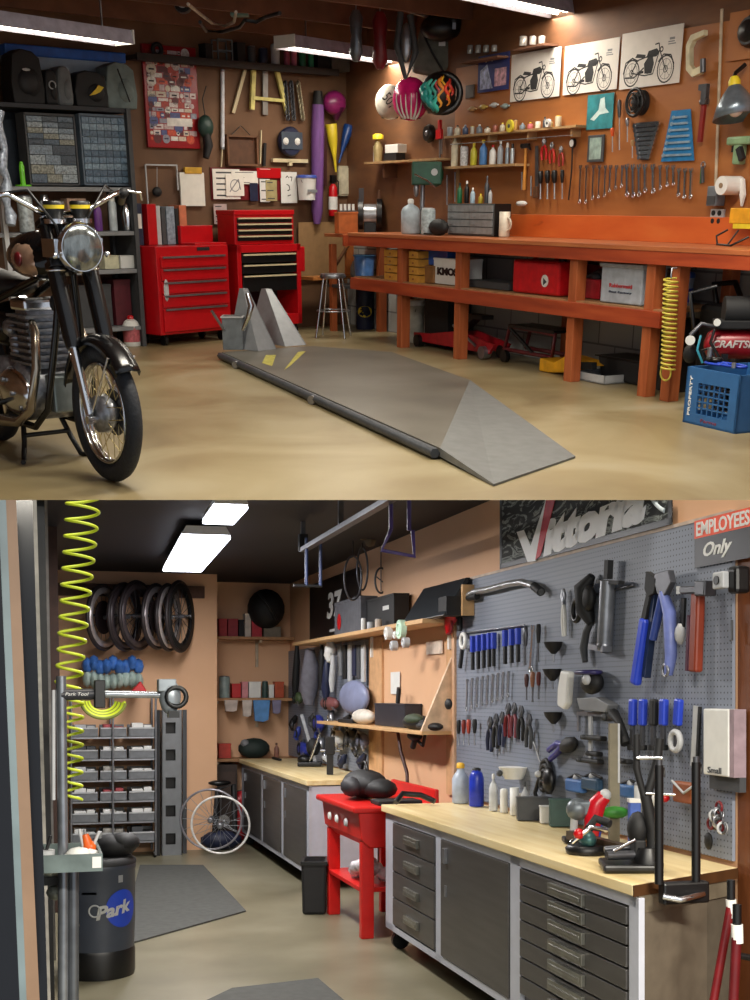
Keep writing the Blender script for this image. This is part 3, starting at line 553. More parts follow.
# ledge contents
LZ = 2.495
for x0, x1, yt, m, nm, cat, lb in [(152, 163, 38, BLKM, 'wire_coil', 'coil', 'dark coil of wire at the left end of the high ledge'), (206, 213, 44, BLKM, 'black_box', 'box', 'small black box on the high ledge right of the sticker panel'), (217, 234, 40, mat('#6e7a80', .4, .3), 'metal_cage', 'cage', 'small open metal cage on the high ledge'), (238, 246, 43, BLKM, 'black_box', 'box', 'tall black box right of the metal cage on the high ledge'), (248, 256, 46, DGR, 'dark_tin', 'tin', 'dark grey tin on the high ledge'), (259, 268, 48, NVY, 'dark_tin', 'tin', 'navy tin on the high ledge right of the grey one'), (271, 280, 44, LGR, 'clear_jar', 'jar', 'clear jar on the high ledge under the left end of the light'), (284, 290, 51, mat('#b05068', .4), 'small_can', 'can', 'pink can, left of the two pink cans on the high ledge'), (291, 297, 50, mat('#c06a80', .4), 'small_can', 'can', 'paler pink can beside the first on the high ledge'), (299, 306, 52, GRN, 'small_can', 'can', 'green can, left of the two green cans on the high ledge'), (308, 314, 53, mat('#2f8a5c', .4), 'small_can', 'can', 'brighter green can, right of the two on the high ledge'), (318, 330, 54, BLKM, 'black_case', 'case', 'black case on the high ledge right of the green cans'), (332, 350, 58, mat('#5d5750', .7), 'long_box', 'box', 'long grey-brown box on the high ledge below the ceiling light')]:
    t = on(BW, nm, lb, cat, x0, x1, yt, LZ, .12, 'things on the high ledge')
    if nm == 'wire_coil':
        t.solo(m, MB().tor((0, 0, t.w*.5), t.w*.45, .02, 'y', 20, 6))
    elif nm in ('small_can', 'dark_tin', 'clear_jar'): can(t, t.w, t.H, m)
    elif nm == 'metal_cage':
        b = MB(); w, h = t.w, t.H
        for x in (-w/2, w/2):
            for y in (0, .1): b.bar((x, y, 0), (x, y, h), .012)
        for z in (.006, h*.5, h):
            b.bar((-w/2, 0, z), (w/2, 0, z), .012).bar((-w/2, .1, z), (w/2, .1, z), .012)
        t.solo(m, b)
    else: carton(t, t.W, .12, t.H, m)
# ---- hanging from the rafters
def drop(x0, x1, yt, yb, nm, cat, lb, z, m, fn):
    p = R1.Z((x0+x1)/2, yt, z); s = R1.s(p); t = T(R1, nm, lb, cat, R1.front(p)); t.w = (x1-x0)*s; t.H = (yb-yt)*s; fn(t, m); return t
def sleeve(t, m):
    t.part('body', m, MB().lathe([(t.w*.25, 0), (t.w*.5, -t.H*.15), (t.w*.38, -t.H*.5), (t.w*.5, -t.H*.85), (t.w*.2, -t.H)], n=12)); t.part('hook', STL, MB().tube([(0, 0, 0), (0, 0, .08)], .006, 5))
drop(349, 363, 10, 56, 'exhaust_silencer', 'silencer', 'grey metal silencer hanging in front of the middle ceiling light', 2.78, mat('#6c727a', .35, .6), sleeve)
drop(372, 388, 12, 63, 'leather_pad', 'pad', 'dark red pad hanging in front of the middle ceiling light', 2.78, DRD, sleeve)
drop(397, 416, 12, 72, 'frame_piece', 'part', 'grey metal frame piece hanging right of the dark red pad', 2.78, DGR, lambda t, m: (t.part('frame', m, MB().tube([(-t.w*.3, 0, 0), (-t.w*.5, 0, -t.H*.5), (0, 0, -t.H), (t.w*.5, 0, -t.H*.6), (t.w*.2, 0, -.02)], .03, 8)), t.part('plate', STL, MB().ball((0, 0, -t.H*.45), (t.w*.3, .03, t.H*.3)))))
drop(412, 452, 28, 72, 'canvas_bag', 'bag', 'grey-green canvas bag hanging above the helmets', 2.7, mat('#5e5f55', .8, 0, .3), lambda t, m: (t.part('body', m, MB().prism([(-t.w*.3, 0), (t.w*.4, -.02), (t.w*.5, -t.H*.8), (t.w*.1, -t.H), (-t.w*.5, -t.H*.9)], -.05, .05, XZ), bev=.03), t.part('patch', WHT, MB().box((t.w*.25, -.055, -t.H*.3), (.06, .006, .06))), t.part('strap', BLKM, MB().tube([(-t.w*.3, -.05, 0), (0, -.06, -t.H*.5), (t.w*.3, -.06, -t.H*.9)], .01, 5))))
drop(420, 462, 12, 40, 'black_saddle', 'saddle', 'black saddle-shaped case hanging behind the right ceiling light', 2.8, BLK, lambda t, m: (t.part('body', m, MB().ball((0, 0, -t.H*.5), (t.w*.5, .12, t.H*.45)).ball((t.w*.3, 0, -t.H*.3), (t.w*.2, .1, t.H*.4))), t.part('buckle', STL, MB().box((t.w*.3, -.12, -t.H*.5), (.03, .02, .05)))))
drop(388, 430, 2, 22, 'black_pipe', 'pipe', 'black pipe running under the ceiling boards above the bags', 2.9, BLK, lambda t, m: t.part('body', m, MB().tube([(-t.w*.5, 0, 0), (t.w*.5, -.2, -t.H*.7)], .035, 8)))
drop(230, 248, -4, 14, 'junction_box', 'junction box', 'grey-green electrical junction box under the ceiling', 2.85, mat('#5f7f78', .5), lambda t, m: t.part('body', m, MB().bx(-t.w/2, t.w/2, -.06, .06, -t.H, 0), bev=.006))
drop(174, 192, -6, 14, 'ceiling_speaker', 'speaker', 'round dark speaker with a pale cone under the ceiling', 2.85, BLK, lambda t, m: (t.part('body', m, MB().lathe([(t.w*.5, -.06), (t.w*.55, 0), (t.w*.5, .02)], (0, 0, -t.H*.4), 'y', 18)), t.part('cone', LGR, MB().lathe([(t.w*.3, -.07), (t.w*.12, -.03)], (0, 0, -t.H*.4), 'y', 14))))
p = [R1.Z(x, y, 2.55) for x, y in ((188, 4), (200, 14), (212, 23), (225, 26), (234, 22), (236, 12))]
T(R1, 'white_cable', 'white cable looping under the ceiling between speaker and junction box', 'cable', Matrix.Identity(4)).solo(mat('#b8aea0', .5), MB().tube(p, .012, 6))
p = [R1.Z(x, y, 2.5) for x, y in ((200, 22), (206, 31), (222, 32), (240, 27), (245, 20), (256, 22), (266, 17), (280, 13))]
T(R1, 'black_cable', 'black cable looping under the ceiling next to the white one', 'cable', Matrix.Identity(4)).solo(BLK, MB().tube(p, .014, 6))
# ---- ceiling lights
TUBE = mat('#fff6e0', .5, 0, 0, emit=9)
def fixture(R, a, b, z, w, h, lb, tubes=2, emit=TUBE, hangers=True, power=36, housing=None):
    a, b = R.Z(*a, z) if len(a) == 2 else V(a), R.Z(*b, z) if len(b) == 2 else V(b)
    d = (b-a); L = d.length; c = (a+b)/2; t = T(R, 'fluorescent_light', lb, 'ceiling light', Matrix.Translation(c) @ Matrix.Rotation(math.atan2(d.y, d.x), 4, 'Z'))
    t.part('housing', housing or mat('#a9a6b4', .5), MB().prism([(-w/2, 0), (-w*.38, h), (w*.38, h), (w/2, 0), (w*.46, 0), (w*.34, h*.85), (-w*.34, h*.85), (-w*.46, 0)], -L/2, L/2, Matrix.Rotation(PI/2, 4, 'Z') @ Matrix.Rotation(PI/2, 4, 'X')), bev=0)
    for k in range(tubes): y = (k-(tubes-1)/2)*w*.4; t.part('tube', emit, MB().cyl((-L/2+.03, y, h*.35), (L/2-.03, y, h*.35), .022, n=10))
    t.part('end_cap', WHT, MB().bx(-L/2-.01, -L/2, -w/2, w/2, 0, h).bx(L/2, L/2+.01, -w/2, w/2, 0, h))
    if hangers: t.part('hanger', STL, MB().bar((-L*.35, 0, h), (-L*.35, 0, h+.3), .01).bar((L*.35, 0, h), (L*.35, 0, h+.3), .01))
    if power:
        l = bpy.data.lights.new('lamp', 'AREA'); l.shape = 'RECTANGLE'; l.size = L*.9; l.size_y = w*.8; l.energy = power; l.color = (1, .93, .8)
        o = bpy.data.objects.new('lamp', l); C.objects.link(o); o.matrix_world = R.M @ t.M @ Matrix.Translation((0, 0, -.01))
    return t
fixture(R1, (-30, 24), (124, 45), 2.3, .2, .09, 'fluorescent ceiling light above the left shelving')
fixture(R1, (285, 48), (412, 66), 2.5, .24, .1, 'fluorescent ceiling light in the middle, behind the hanging parts')
fixture(R1, (440, -10), (601, 24), 2.6, .3, .1, 'fluorescent ceiling light on the right above the posters')
fixture(R1, (1.2, 5.0, 2.7), (3.0, 5.4, 2.7), 2.7, .3, .1, 'added unseen fill light near the viewer, left', power=88)  # out-of-frame fill, added to brighten the upper room from the viewer's side
fixture(R1, (3.6, 5.0, 2.7), (5.2, 5.4, 2.7), 2.7, .3, .1, 'added unseen fill light near the viewer, right', power=88)  # second added fill above the frame, built like the visible fixtures
# ---- right wall: posters and hung things
def poster(x0, y0, x1, y1, lb, art=True, m=None):
    t = rect(RW, 'poster', lb, 'poster', x0, y0, x1, y1, .03, 'motorcycle drawings in a row' if art else None)
    t.part('sheet', m or mat('#d5cfc8', .7, 0, .05), MB().bx(-t.W/2, t.W/2, -t.H/2, t.H/2, -.004, 0))
    return t
for k, (x0, y0, x1, y1) in enumerate([(511, 51, 560, 99), (564, 42, 618, 92), (621, 29, 681, 86)]):
    t = poster(x0, y0, x1, y1, 'white poster of an old motorcycle drawing, %s of the three' % ['left and farthest', 'middle', 'right and nearest'][k])
    mb = MB(Matrix.Translation((-.01, -t.H*.02, 0))); moto_art(mb, t.W*.9, t.H, t.W*.0085); t.part('motorcycle_drawing', mat('#2e2e30', .8), mb)
    t.part('caption', GRY, MB().bx(t.W*.28, t.W*.4, t.H*.18, t.H*.2, 0, .001).bx(t.W*.28, t.W*.38, t.H*.22, t.H*.24, 0, .001).bx(t.W*.3, t.W*.38, t.H*.26, t.H*.3, 0, .001))
t = poster(478, 54, 509, 91, 'dark blue event poster with white and pink shapes left of the motorcycle drawings', False, mat('#25306e', .6))
t.part('lettering', WHT, textmesh('Jerry Roberts', t.W*.7, t.H*.1, Matrix.Translation((t.W*.1, t.H*.36, .001)), WHT, .3, .02)); t.part('picture', mat('#aab4d8', .6, 0, .8, 18), MB().prism([(-t.W*.42, -t.H*.42), (-t.W*.42, t.H*.1), (-t.W*.2, t.H*.25), (-t.W*.1, -t.H*.1), (0, -t.H*.42)], 0, .001)); t.part('picture', mat('#c79aa8', .6, 0, .8, 22), MB().bx(t.W*.05, t.W*.42, -t.H*.38, t.H*.1, 0, .001))
t = rect(RW, 'dark_plate', 'small dark square plate on the wall below and left of the blue poster', 'plate', 466, 85, 474, 98, .03); t.solo(mat('#3c2a20', .6), MB().bx(-t.W/2, t.W/2, -t.H/2, t.H/2, -.01, .006), .002)
t = rect(RW, 'photograph', 'teal photograph of a rider pinned below the middle motorcycle drawing', 'picture', 587, 94, 613, 129, .03)
t.part('print', mat('#2f8088', .5, 0, .5, 9), MB().bx(-t.W/2, t.W/2, -t.H/2, t.H/2, -.004, 0)); t.part('figure', mat('#c6dad8', .6), MB().prism([(-t.W*.35, -t.H*.2), (-t.W*.05, t.H*.05), (.0, t.H*.36), (t.W*.15, t.H*.4), (t.W*.2, t.H*.1), (t.W*.35, -t.H*.05), (0, -t.H*.08), (-t.W*.2, -t.H*.25)], 0, .001))
t = rect(RW, 'picture_frame', 'small dark framed picture below the teal photograph', 'picture', 588, 135, 604, 162, .03); t.part('frame', DGR, MB().bx(-t.W/2, t.W/2, -t.H/2, t.H/2, -.006, .006), bev=.003); t.part('print', mat('#8fa49c', .5, 0, .4, 20), MB().bx(-t.W*.36, t.W*.36, -t.H*.4, t.H*.4, .006, .008))
t = rect(RW, 'wall_fan', 'round black fan on the wall below the right motorcycle drawing', 'fan', 626, 89, 650, 116, .06); r = t.H/2
t.part('guard', BLK, MB().tor((0, 0, .03), r, .012, n=28).tor((0, 0, .045), r*.7, .005).tor((0, 0, .05), r*.4, .005)); t.part('hub', DGR, MB().lathe([(r*.2, -.02), (r*.2, .05), (r*.1, .06)], n=14))
for k in range(5): a = k*2*PI/5; t.part('blade', BLKM, MB(Matrix.Rotation(a, 4, 'Z')).prism([(r*.15, -r*.08), (r*.9, -r*.25), (r*.92, r*.25), (r*.15, r*.1)], .0, .008))
t.part('back', BLKM, MB().lathe([(r*.95, -.04), (r*.9, -.01)], n=24))
t = rect(RW, 'wrench_rack', 'fan-shaped rack of silver wrenches stacked largest at the top', 'wrench rack', 634, 122, 658, 160, .03)
t.part('holder', DST, MB().prism([(-t.W*.48, t.H*.5), (t.W*.48, t.H*.5), (t.W*.18, -t.H*.5), (-t.W*.18, -t.H*.5)], -.006, 0))
for k in range(8): y = t.H*(.42-.84*k/7); w = t.W*(.48-.28*k/7); t.part('wrench', CHR, MB().bx(-w, w, y-.011, y+.011, 0, .012).cyl((-w, y, .0), (-w, y, .014), .018, n=8).cyl((w, y, .0), (w, y, .014), .018, n=8))
t = rect(RW, 'wrench_board', 'bright blue tapered board holding pale wrenches', 'wrench rack', 663, 110, 696, 161, .03)
t.part('board', mat('#2478b0', .4), MB().prism([(-t.W*.3, t.H*.5), (t.W*.26, t.H*.5), (t.W*.5, -t.H*.5), (-t.W*.5, -t.H*.5)], -.006, 0))
for k in range(7): y = t.H*(.36-.8*k/6.5); w = t.W*(.2+.22*k/6); t.part('wrench', mat('#a9c4d8', .3, .5), MB().bx(-w, w, y-.007, y+.007, 0, .01).cyl((-w, y, 0), (-w, y, .012), .013, n=8))
t = hang(RW, 'pipe_wrench', 'long red pipe wrench hanging right of the blue board', 'wrench', 707, 84, 702, 142, .04); L = t.L
t.part('handle', mat('#7d1d1a', .4), MB().bar((0, -L*.25, .01), (-.01, -L, .01), .035, .02)); t.part('jaw', DST, MB().prism([(-.05, 0), (.03, 0), (.03, -L*.35), (-.02, -L*.35), (-.02, -L*.12), (-.05, -L*.1)], 0, .03)); t.part('nut', STL, MB().cyl((-.03, -L*.3, .01), (.03, -L*.3, .01), .02, n=10))
t = hang(RW, 'clamp_frame', 'large ivory C-shaped clamp hanging beside the right motorcycle drawing', 'clamp', 698, 34, 698, 76, .05); L = t.L; Wd = L*.75
t.part('frame', mat('#cfc6a4', .5), MB().prism([(Wd*.5, 0), (Wd*.5, -L*.13), (-Wd*.05, -L*.16), (-Wd*.2, -L*.3), (-Wd*.2, -L*.7), (-Wd*.02, -L*.84), (Wd*.3, -L*.82), (Wd*.32, -L), (-Wd*.1, -L*1.02), (-Wd*.4, -L*.8), (-Wd*.4, -L*.2), (-Wd*.15, 0)], 0, .04), bev=.004); t.part('screw', DST, MB().cyl((Wd*.36, -L*.66, .02), (Wd*.36, -L*.98, .02), .02))
t = hang(RW, 'conduit_pipe', 'thin pale vertical conduit pipe at the right of the wall', 'pipe', 722, 9, 715, 206, .02); t.solo(mat('#b9a68c', .5), MB().tube([(0, 0, 0), (0, -t.L, 0)], .011, 8))
t = rect(RW, 'wall_speaker', 'dark speaker on an orange board in the upper right corner', 'speaker', 738, 12, 768, 50, .05); t.part('board', PLY, MB().bx(-t.W*.9, t.W/2, -t.H*.7, t.H*.6, -.03, -.02)); t.part('body', BLK, MB().ball((0, 0, 0), (t.W*.45, t.H*.45, .07))); t.part('cone', DGR, MB().lathe([(t.W*.3, .05), (t.W*.1, .03)], n=16))
t = hang(RW, 'work_lamp', 'grey metal clamp lamp with a yellow socket hanging on the right wall', 'lamp', 734, 72, 736, 118, .14); L = t.L
t.part('shade', mat('#77828c', .3, .6), MB().lathe([(.04, -L*.3), (.075, -L*.45), (.12, -L*.7), (.15, -L), (.145, -L), (.11, -L*.7), (.06, -L*.45)], ax='y', n=22, cap=False)); t.part('socket', YEL, MB().lathe([(.025, -L*.1), (.04, -L*.2), (.04, -L*.33)], ax='y', n=12)); t.part('clamp', BLK, MB().tube([(0, -L*.12, 0), (-.02, 0, -.03), (0, .05, -.1)], .014, 6)); t.part('bulb', mat('#e8eef2', .3), MB().ball((0, -L*.8, 0), .05))
t = rect(RW, 'cordless_drill', 'pale green and black power drill hanging under the clamp lamp', 'drill', 729, 136, 752, 166, .06); t.part('body', mat('#7d9a74', .5), MB().bx(-t.W*.48, t.W*.5, t.H*.2, t.H*.48, -.04, .04).bx(-t.W*.2, t.W*.15, -t.H*.45, t.H*.25, -.03, .03), bev=.012); t.part('grip', BLKM, MB().bar((t.W*.1, t.H*.1, .035), (t.W*.3, -t.H*.3, .035), .04, .03)); t.part('trigger', BLK, MB().box((-t.W*.28, t.H*.08, 0), (.02, .04, .03)))
t = rect(RW, 'paper_towel_roll', 'white paper towel roll on the right wall with a sheet hanging down', 'paper towel', 719, 176, 737, 195, .12); r = t.H/2
t.part('roll', WHT, MB().cyl((0, 0, -.1), (0, 0, .06), r, n=24)); t.part('core', mat('#8a7358', .8), MB().cyl((0, 0, .06), (0, 0, .066), r*.28, n=14)); t.part('hanging_sheet', WHT, MB().prism([(r*.3, r*.9), (r*1.2, r*.7), (r*1.6, -r*1.0), (r*1.3, -r*2.2), (r*.9, -r*1.0), (r*.9, 0)], -.08, -.06))
t = rect(RW, 'power_outlet', 'grey four-socket power outlet above the workbench', 'power outlet', 711, 209, 724, 225, .02); t.part('plate', LGR, MB().bx(-t.W/2, t.W/2, -t.H/2, t.H/2, -.02, .01), bev=.003)
for x in (-.24, .22):
    for y in (-.25, .25): t.part('socket', BLKM, MB().lathe([(t.H*.17, .01), (t.H*.17, .016)], (t.W*x, t.H*y, 0), n=12))
t = stand(RW, 'yellow_tray', 'yellow plastic tray standing on the bench beside the power outlet', 'tray', 728, 775, 208, 224, .14); t.z = 0; t.part('body', mat('#d99a1c', .5), MB().bx(-t.W/2, t.W/2, 0, .08, 0, t.H), bev=.006); t.part('foot', YEL, MB().bx(-t.W*.4, t.W*.4, .0, .08, -.03, 0))
t = stand(RW, 'wire_stand', 'dark wire stand holding up the yellow tray at the bench end', 'stand', 714, 750, 224, 240, .18, z=.985); t.solo(BLK, MB().tube([(-t.W*.4, 0, 0), (-t.W*.45, 0, t.H*.6), (-t.W*.3, .05, t.H)], .007, 6).tube([(-t.W*.4, 0, .007), (t.W*.3, -.1, .007), (t.W*.45, 0, t.H*.6)], .007, 6).tube([(-t.W*.1, 0, .01), (0, .05, t.H)], .006, 6))
p = [BF.R.Z(x, y, .992) for x, y in ((686, 237), (698, 239), (706, 237), (715, 240), (724, 239), (735, 242), (748, 241), (760, 243))]
T(R1, 'rag', 'white crumpled rag strip lying on the workbench at the right', 'rag', Matrix.Identity(4)).solo(mat('#b8b4a4', .8, bump=.5), MB().tube([(*q[:2], q[2]+.012) for q in p], [.012, .03, .022, .034, .026, .03, .025, .02], 8))
# rows of wrenches
ws = [(580, 204), (586, 204), (593, 200), (599, 199), (605, 197), (610, 193), (616, 190), (622, 188)]
for k, (x, yb) in enumerate(ws):
    t = hang(RW, 'combination_wrench', '%s combination wrench from the left in the dull row left of the long bright ones' % ORD[k], 'wrench', x+1.5, 165, x, yb, .03, 'combination wrenches on the right wall'); wrench(t, t.L, .034, CHR)
for k, (x, yb) in enumerate([(628, 197), (634, 198), (640, 197), (646, 193), (654, 194)]):
    t = hang(RW, 'combination_wrench', '%s long bright wrench from the left in the middle group' % ORD[k], 'wrench', x, 164, x, yb, .03, 'combination wrenches on the right wall'); wrench(t, t.L, .045)
for k, (x, yb) in enumerate([(661, 190), (668, 187), (674, 186)]):
    t = hang(RW, 'combination_wrench', '%s short wrench in the trio under the blue board' % ['left', 'middle', 'right'][k], 'wrench', x, 165, x, yb, .03, 'combination wrenches on the right wall'); wrench(t, t.L, .034)
for k, (x, yb) in enumerate([(680, 197), (686, 199), (692, 199)]):
    t = hang(RW, 'combination_wrench', '%s wrench in the last group at the right end of the row' % ['left', 'middle', 'right'][k], 'wrench', x, 168, x-1, yb, .03, 'combination wrenches on the right wall'); wrench(t, t.L, .036)
for x, y0, y1, m, lb in [(614, 128, 152, ORG, 'screwdriver hanging just right of the teal photograph'), (621, 100, 150, DST, 'long dark steel file hanging left of the wrench rack'), (629, 118, 142, STL, 'short bright chisel hanging left of the wrench rack'), (634, 140, 158, TAN, 'small tan-handled tool beside the wrench rack')]:
    t = hang(RW, 'hand_file', lb, 'tool', x, y0, x, y1, .03, 'tools between the photograph and the wrench rack'); driver(t, t.L, .03, m, STL, .35)
t = hang(RW, 'key_ring', 'bunch of small dark keys hanging right of the wrench rows', 'keys', 703, 162, 703, 183, .03); t.part('ring', STL, MB().tor((0, -.02, 0), .02, .004)); 
for k in range(4): t.part('key', (GRN, DST, STL, DST)[k], MB().bar((.01*(k-1.5), -.03, .005*k), (.016*(k-1.5), -t.L, .005*k), .014, .004))
t = rect(RW, 'clear_dispenser', 'grey plastic dispenser under the conduit left of the power outlet', 'dispenser', 711, 186, 721, 206, .06); t.part('body', mat('#6a7076', .4), MB().bx(-t.W/2, t.W/2, -t.H/2, t.H/2, -.04, .04), bev=.006); t.part('front', DGR, MB().bx(-t.W*.4, t.W*.4, -t.H*.4, 0, .04, .046))
# upper left shelf on the right wall
def wallshelf(nm, lb, x0, x1, y, off, m, th=.02, z=None):
    a, b = BWR(x0, y, off), BWR(x1, y, off); return a, b
u0, z0_ = RW.uv(RW.at(444, 137, .13)); u1, _ = RW.uv(RW.at(576, 124, .13)); SZ1 = RW.at(505, 131, .13).z
t = T(R1, 'bracket_shelf', 'long narrow upper shelf with small bottles and rolls on the orange wall', 'shelf', RW.F(RW.pt(u0, SZ1, 0))); t.part('board', TAN, MB().bx(0, u1-u0, -.13, -.0, -.018, 0)); t.part('rail', STL, MB().tube([(.1, -.12, -.07), (u1-u0-.05, -.12, -.07)], .004, 5))
for f in (.05, .35, .65, .95): t.part('bracket', TAN, MB().bx((u1-u0)*f-.01, (u1-u0)*f+.01, -.1, 0, -.08, -.018))
u0, _ = RW.uv(RW.at(444, 166, .16)); u1, _ = RW.uv(RW.at(515, 162, .16)); SZ2 = RW.at(480, 165, .16).z
t = T(R1, 'bracket_shelf', 'short lower shelf of spray bottles on the orange wall', 'shelf', RW.F(RW.pt(u0, SZ2, 0))); t.part('board', TAN, MB().bx(0, u1-u0, -.16, 0, -.02, 0)); t.part('side_post', TAN, MB().bx(.0, .03, -.03, 0, -.35, .16))
cols = ['#8f98a0', '#c9c3b0', '#3d4a66', '#a8a49a', '#6a6f78', '#d0c8b8', '#8a4a3a', '#bfb7a0', '#e0ded6', '#b58a4a', '#7a8894', '#c46a70', '#d9d4c0', '#3f4450', '#b9a070', '#c8c0a8']
x = 447; k = 0; random.seed(5)
nm_ = ['grey', 'cream', 'navy', 'light grey', 'slate', 'ivory', 'rust brown', 'sand', 'white', 'ochre', 'blue-grey', 'pink', 'off-white', 'dark grey', 'tan', 'beige']
for k in range(16):
    w = random.uniform(4, 6.5); h = random.uniform(6, 11); yt_ = 137-(x-447)*.098-h
    t = on(RW, 'small_bottle', '%s small bottle, %s from the left on the long upper wall shelf' % (nm_[k], ORD[k]), 'bottle', x, x+w, yt_, SZ1, .07, 'small bottles on the upper wall shelf')
    (can if k % 3 == 0 else bottle)(t, t.w, max(t.H, .05), mat(cols[k], .4), (WHT, BLK, STL, YEL)[k % 4]); x += w+1.9
for cx, cy, r, m, lb in [(510, 126, 5.5, mat('#c8b830', .5), 'yellow round tape roll hanging from the upper wall shelf'), (548, 123, 3.6, WHT, 'small white round dial hanging from the upper wall shelf')]:
    t = rect(RW, 'tape_roll' if r > 5 else 'round_dial', lb, 'tape roll' if r > 5 else 'dial', cx-r, cy-r*1.15, cx+r, cy+r*1.15, .16); t.part('disc', m, MB().lathe([(t.H*.5, -.01), (t.H*.5, .01)], n=20)); t.part('hub', DGR, MB().lathe([(t.H*.16, .01), (t.H*.16, .014)], n=12))
for k, (x0, x1, yt, fn, m, cap, lb) in enumerate([(451, 458, 134, 'b', mat('#d6cdb4', .5), CRM, 'tall cream bottle, leftmost on the lower wall shelf'), (460, 468, 146, 'c', mat('#c9c9cc', .4, 0, .5, 60), STL, 'white can with black print on the lower wall shelf'), (470, 477, 143, 'b', mat('#c4bc3a', .4), YEL, 'yellow-green bottle on the lower wall shelf'), (479, 487, 140, 'b', mat('#4a78b0', .4), YEL, 'blue spray bottle with a yellow nozzle on the lower wall shelf'), (489, 496, 145, 'b', mat('#d8d8d6', .4), RED, 'white bottle with a red cap on the lower wall shelf'), (497, 503, 141, 'b', mat('#9aa0a8', .4), WHT, 'grey bottle with a white cap on the lower wall shelf'), (505, 509, 143, 's', mat('#8d9aa6', .3, .4), WHT, 'slim grey spray can on the lower wall shelf'), (510, 514, 144, 's', mat('#aeb6bc', .3, .4), BLK, 'slim pale spray can, last on the lower wall shelf')]):
    t = on(RW, 'spray_bottle', lb, 'bottle', x0, x1, yt, SZ2, .09, 'bottles on the lower wall shelf'); {'b': bottle, 'c': can, 's': spray}[fn](t, t.w, t.H, m, cap)
for k, (cx, cy, m) in enumerate([(472, 109, TAN), (483, 107, mat('#b89a50', .4)), (494, 105, LGR), (505, 106, mat('#8fa0a0', .4))]):
    t = rect(RW, 'small_bracket', '%s of four small metal odds hung in a row above the upper shelf' % ORD[k], 'fitting', cx-4, cy-4, cx+4, cy+4, .03, 'small fittings above the upper shelf'); t.solo(m, MB().ball((0, 0, 0), (t.W*.4, t.H*.35, .02), 10).bx(-t.W*.5, t.W*.5, -.006, .006, -.01, .01))
# hand tools below the shelf
t = hang(RW, 'mallet', 'wooden-handled hammer hanging right of the lower shelf', 'hammer', 528, 143, 526, 190, .04); hammer(t, t.L, .09, mat('#b87a2c', .5), BLK)
t = hang(RW, 'handsaw', 'dark steel pry bar hanging right of the hammer', 'tool', 537, 146, 536, 198, .04); t.part('blade', DST, MB().prism([(-.02, 0), (.02, 0), (.035, -t.L*.8), (-.01, -t.L*.8)], 0, .006)); t.part('handle', BRN, MB().bx(-.02, .04, -t.L, -t.L*.78, 0, .02), bev=.004)
for k, (x, y0, y1, hm, lb) in enumerate([(545, 138, 160, RED, 'red-handled pliers, left of the pliers group'), (553, 142, 163, mat('#c42a20', .4), 'wide red pliers in the middle of the pliers group'), (562, 146, 166, mat('#a03028', .4), 'dull red pliers, right of the pliers group')]):
    t = hang(RW, 'pliers', lb, 'pliers', x, y0, x, y1, .035, 'pliers on the orange wall'); pliers(t, t.L, t.L*.5, hm)
for k, x in enumerate((543, 550, 557, 564)):
    t = hang(RW, 'screwdriver', '%s black-handled screwdriver of four hanging over the orange board' % ORD[k], 'screwdriver', x, 171-k*.4, x, 199, .035, 'black screwdrivers on the orange wall'); driver(t, t.L, .05 if k < 3 else .035, BLK)
t = hang(RW, 'tyre_gauge', 'round dial pressure gauge with a long hose hanging on the orange wall', 'gauge', 574, 139, 570, 200, .035); t.part('dial', BLK, MB().lathe([(.035, 0), (.035, .02)], (0, -.03, 0), n=18)); t.part('face', WHT, MB().lathe([(.026, .02), (.026, .023)], (0, -.03, 0), n=16)); t.part('hose', BLK, MB().tube([(0, -.06, .01), (.01, -t.L*.5, .01), (-.005, -t.L, .01)], .006, 6))
for x, y0, y1 in ((522, 172, 190), (531, 176, 196), (447, 175, 205), (455, 172, 202)):
    t = hang(RW, 'steel_rod', 'thin steel rod hanging at %s' % {522: 'the left of the hammer head', 531: 'the right of the hammer handle', 447: 'the far left below the lower shelf', 455: 'the post below the lower shelf'}[x], 'rod', x, y0, x, y1, .03); t.solo(STL, MB().tube([(0, 0, 0), (0, -t.L, 0)], .007, 6))
t = rect(RW, 'cloth', 'small white cloth hanging above the mug on the orange wall', 'cloth', 516, 200, 527, 207, .06); t.solo(WHT, MB().ball((0, 0, 0), (t.W*.5, t.H*.42, .02), 10))
# bench top things
t = on(RW, 'parts_drawer_box', 'grey metal box of small drawers on the workbench with a black side', 'drawer box', 446, 493, 204, .987, .35); W, H = t.W, t.H
t.part('body', mat('#4a4e50', .5), MB().bx(-W/2, W/2, .01, .16, 0, H), bev=.003); t.part('side', BLK, MB().bx(W/2, W/2+.004, .0, .16, 0, H))
for r in range(4):
    for c in range(2): t.part('drawer', mat('#84888a', .4), MB().bx(-W/2+.01+c*W*.48, -W/2+.01+c*W*.48+W*.46, 0, .012, H*.06+r*H*.23, H*.06+r*H*.23+H*.2).bx(-W/2+.05+c*W*.48, -W/2+.09+c*W*.48, -.006, 0, H*.12+r*H*.23, H*.16+r*H*.23))
dbz = .9895+H
for k, (x0, x1, yt, m, cap, lb) in enumerate([(457, 462, 183, GRN, BLK, 'dark green bottle, leftmost on the drawer box'), (464, 469, 181, BLK, WHT, 'black bottle with a white cap on the drawer box'), (470, 475, 188, mat('#a8c0d0', .4), WHT, 'pale blue bottle on the drawer box'), (478, 483, 194, mat('#b8a030', .4), YEL, 'short amber bottle on the drawer box'), (484, 489, 176, DST, DST, 'tall dark funnel-topped can on the drawer box'), (488, 492, 188, LGR, BLK, 'grey bottle, last on the drawer box')]):
    t = on(RW, 'oil_bottle', lb, 'bottle', x0, x1, yt, dbz, .27, 'bottles on the drawer box'); bottle(t, t.w, t.H, m, cap)
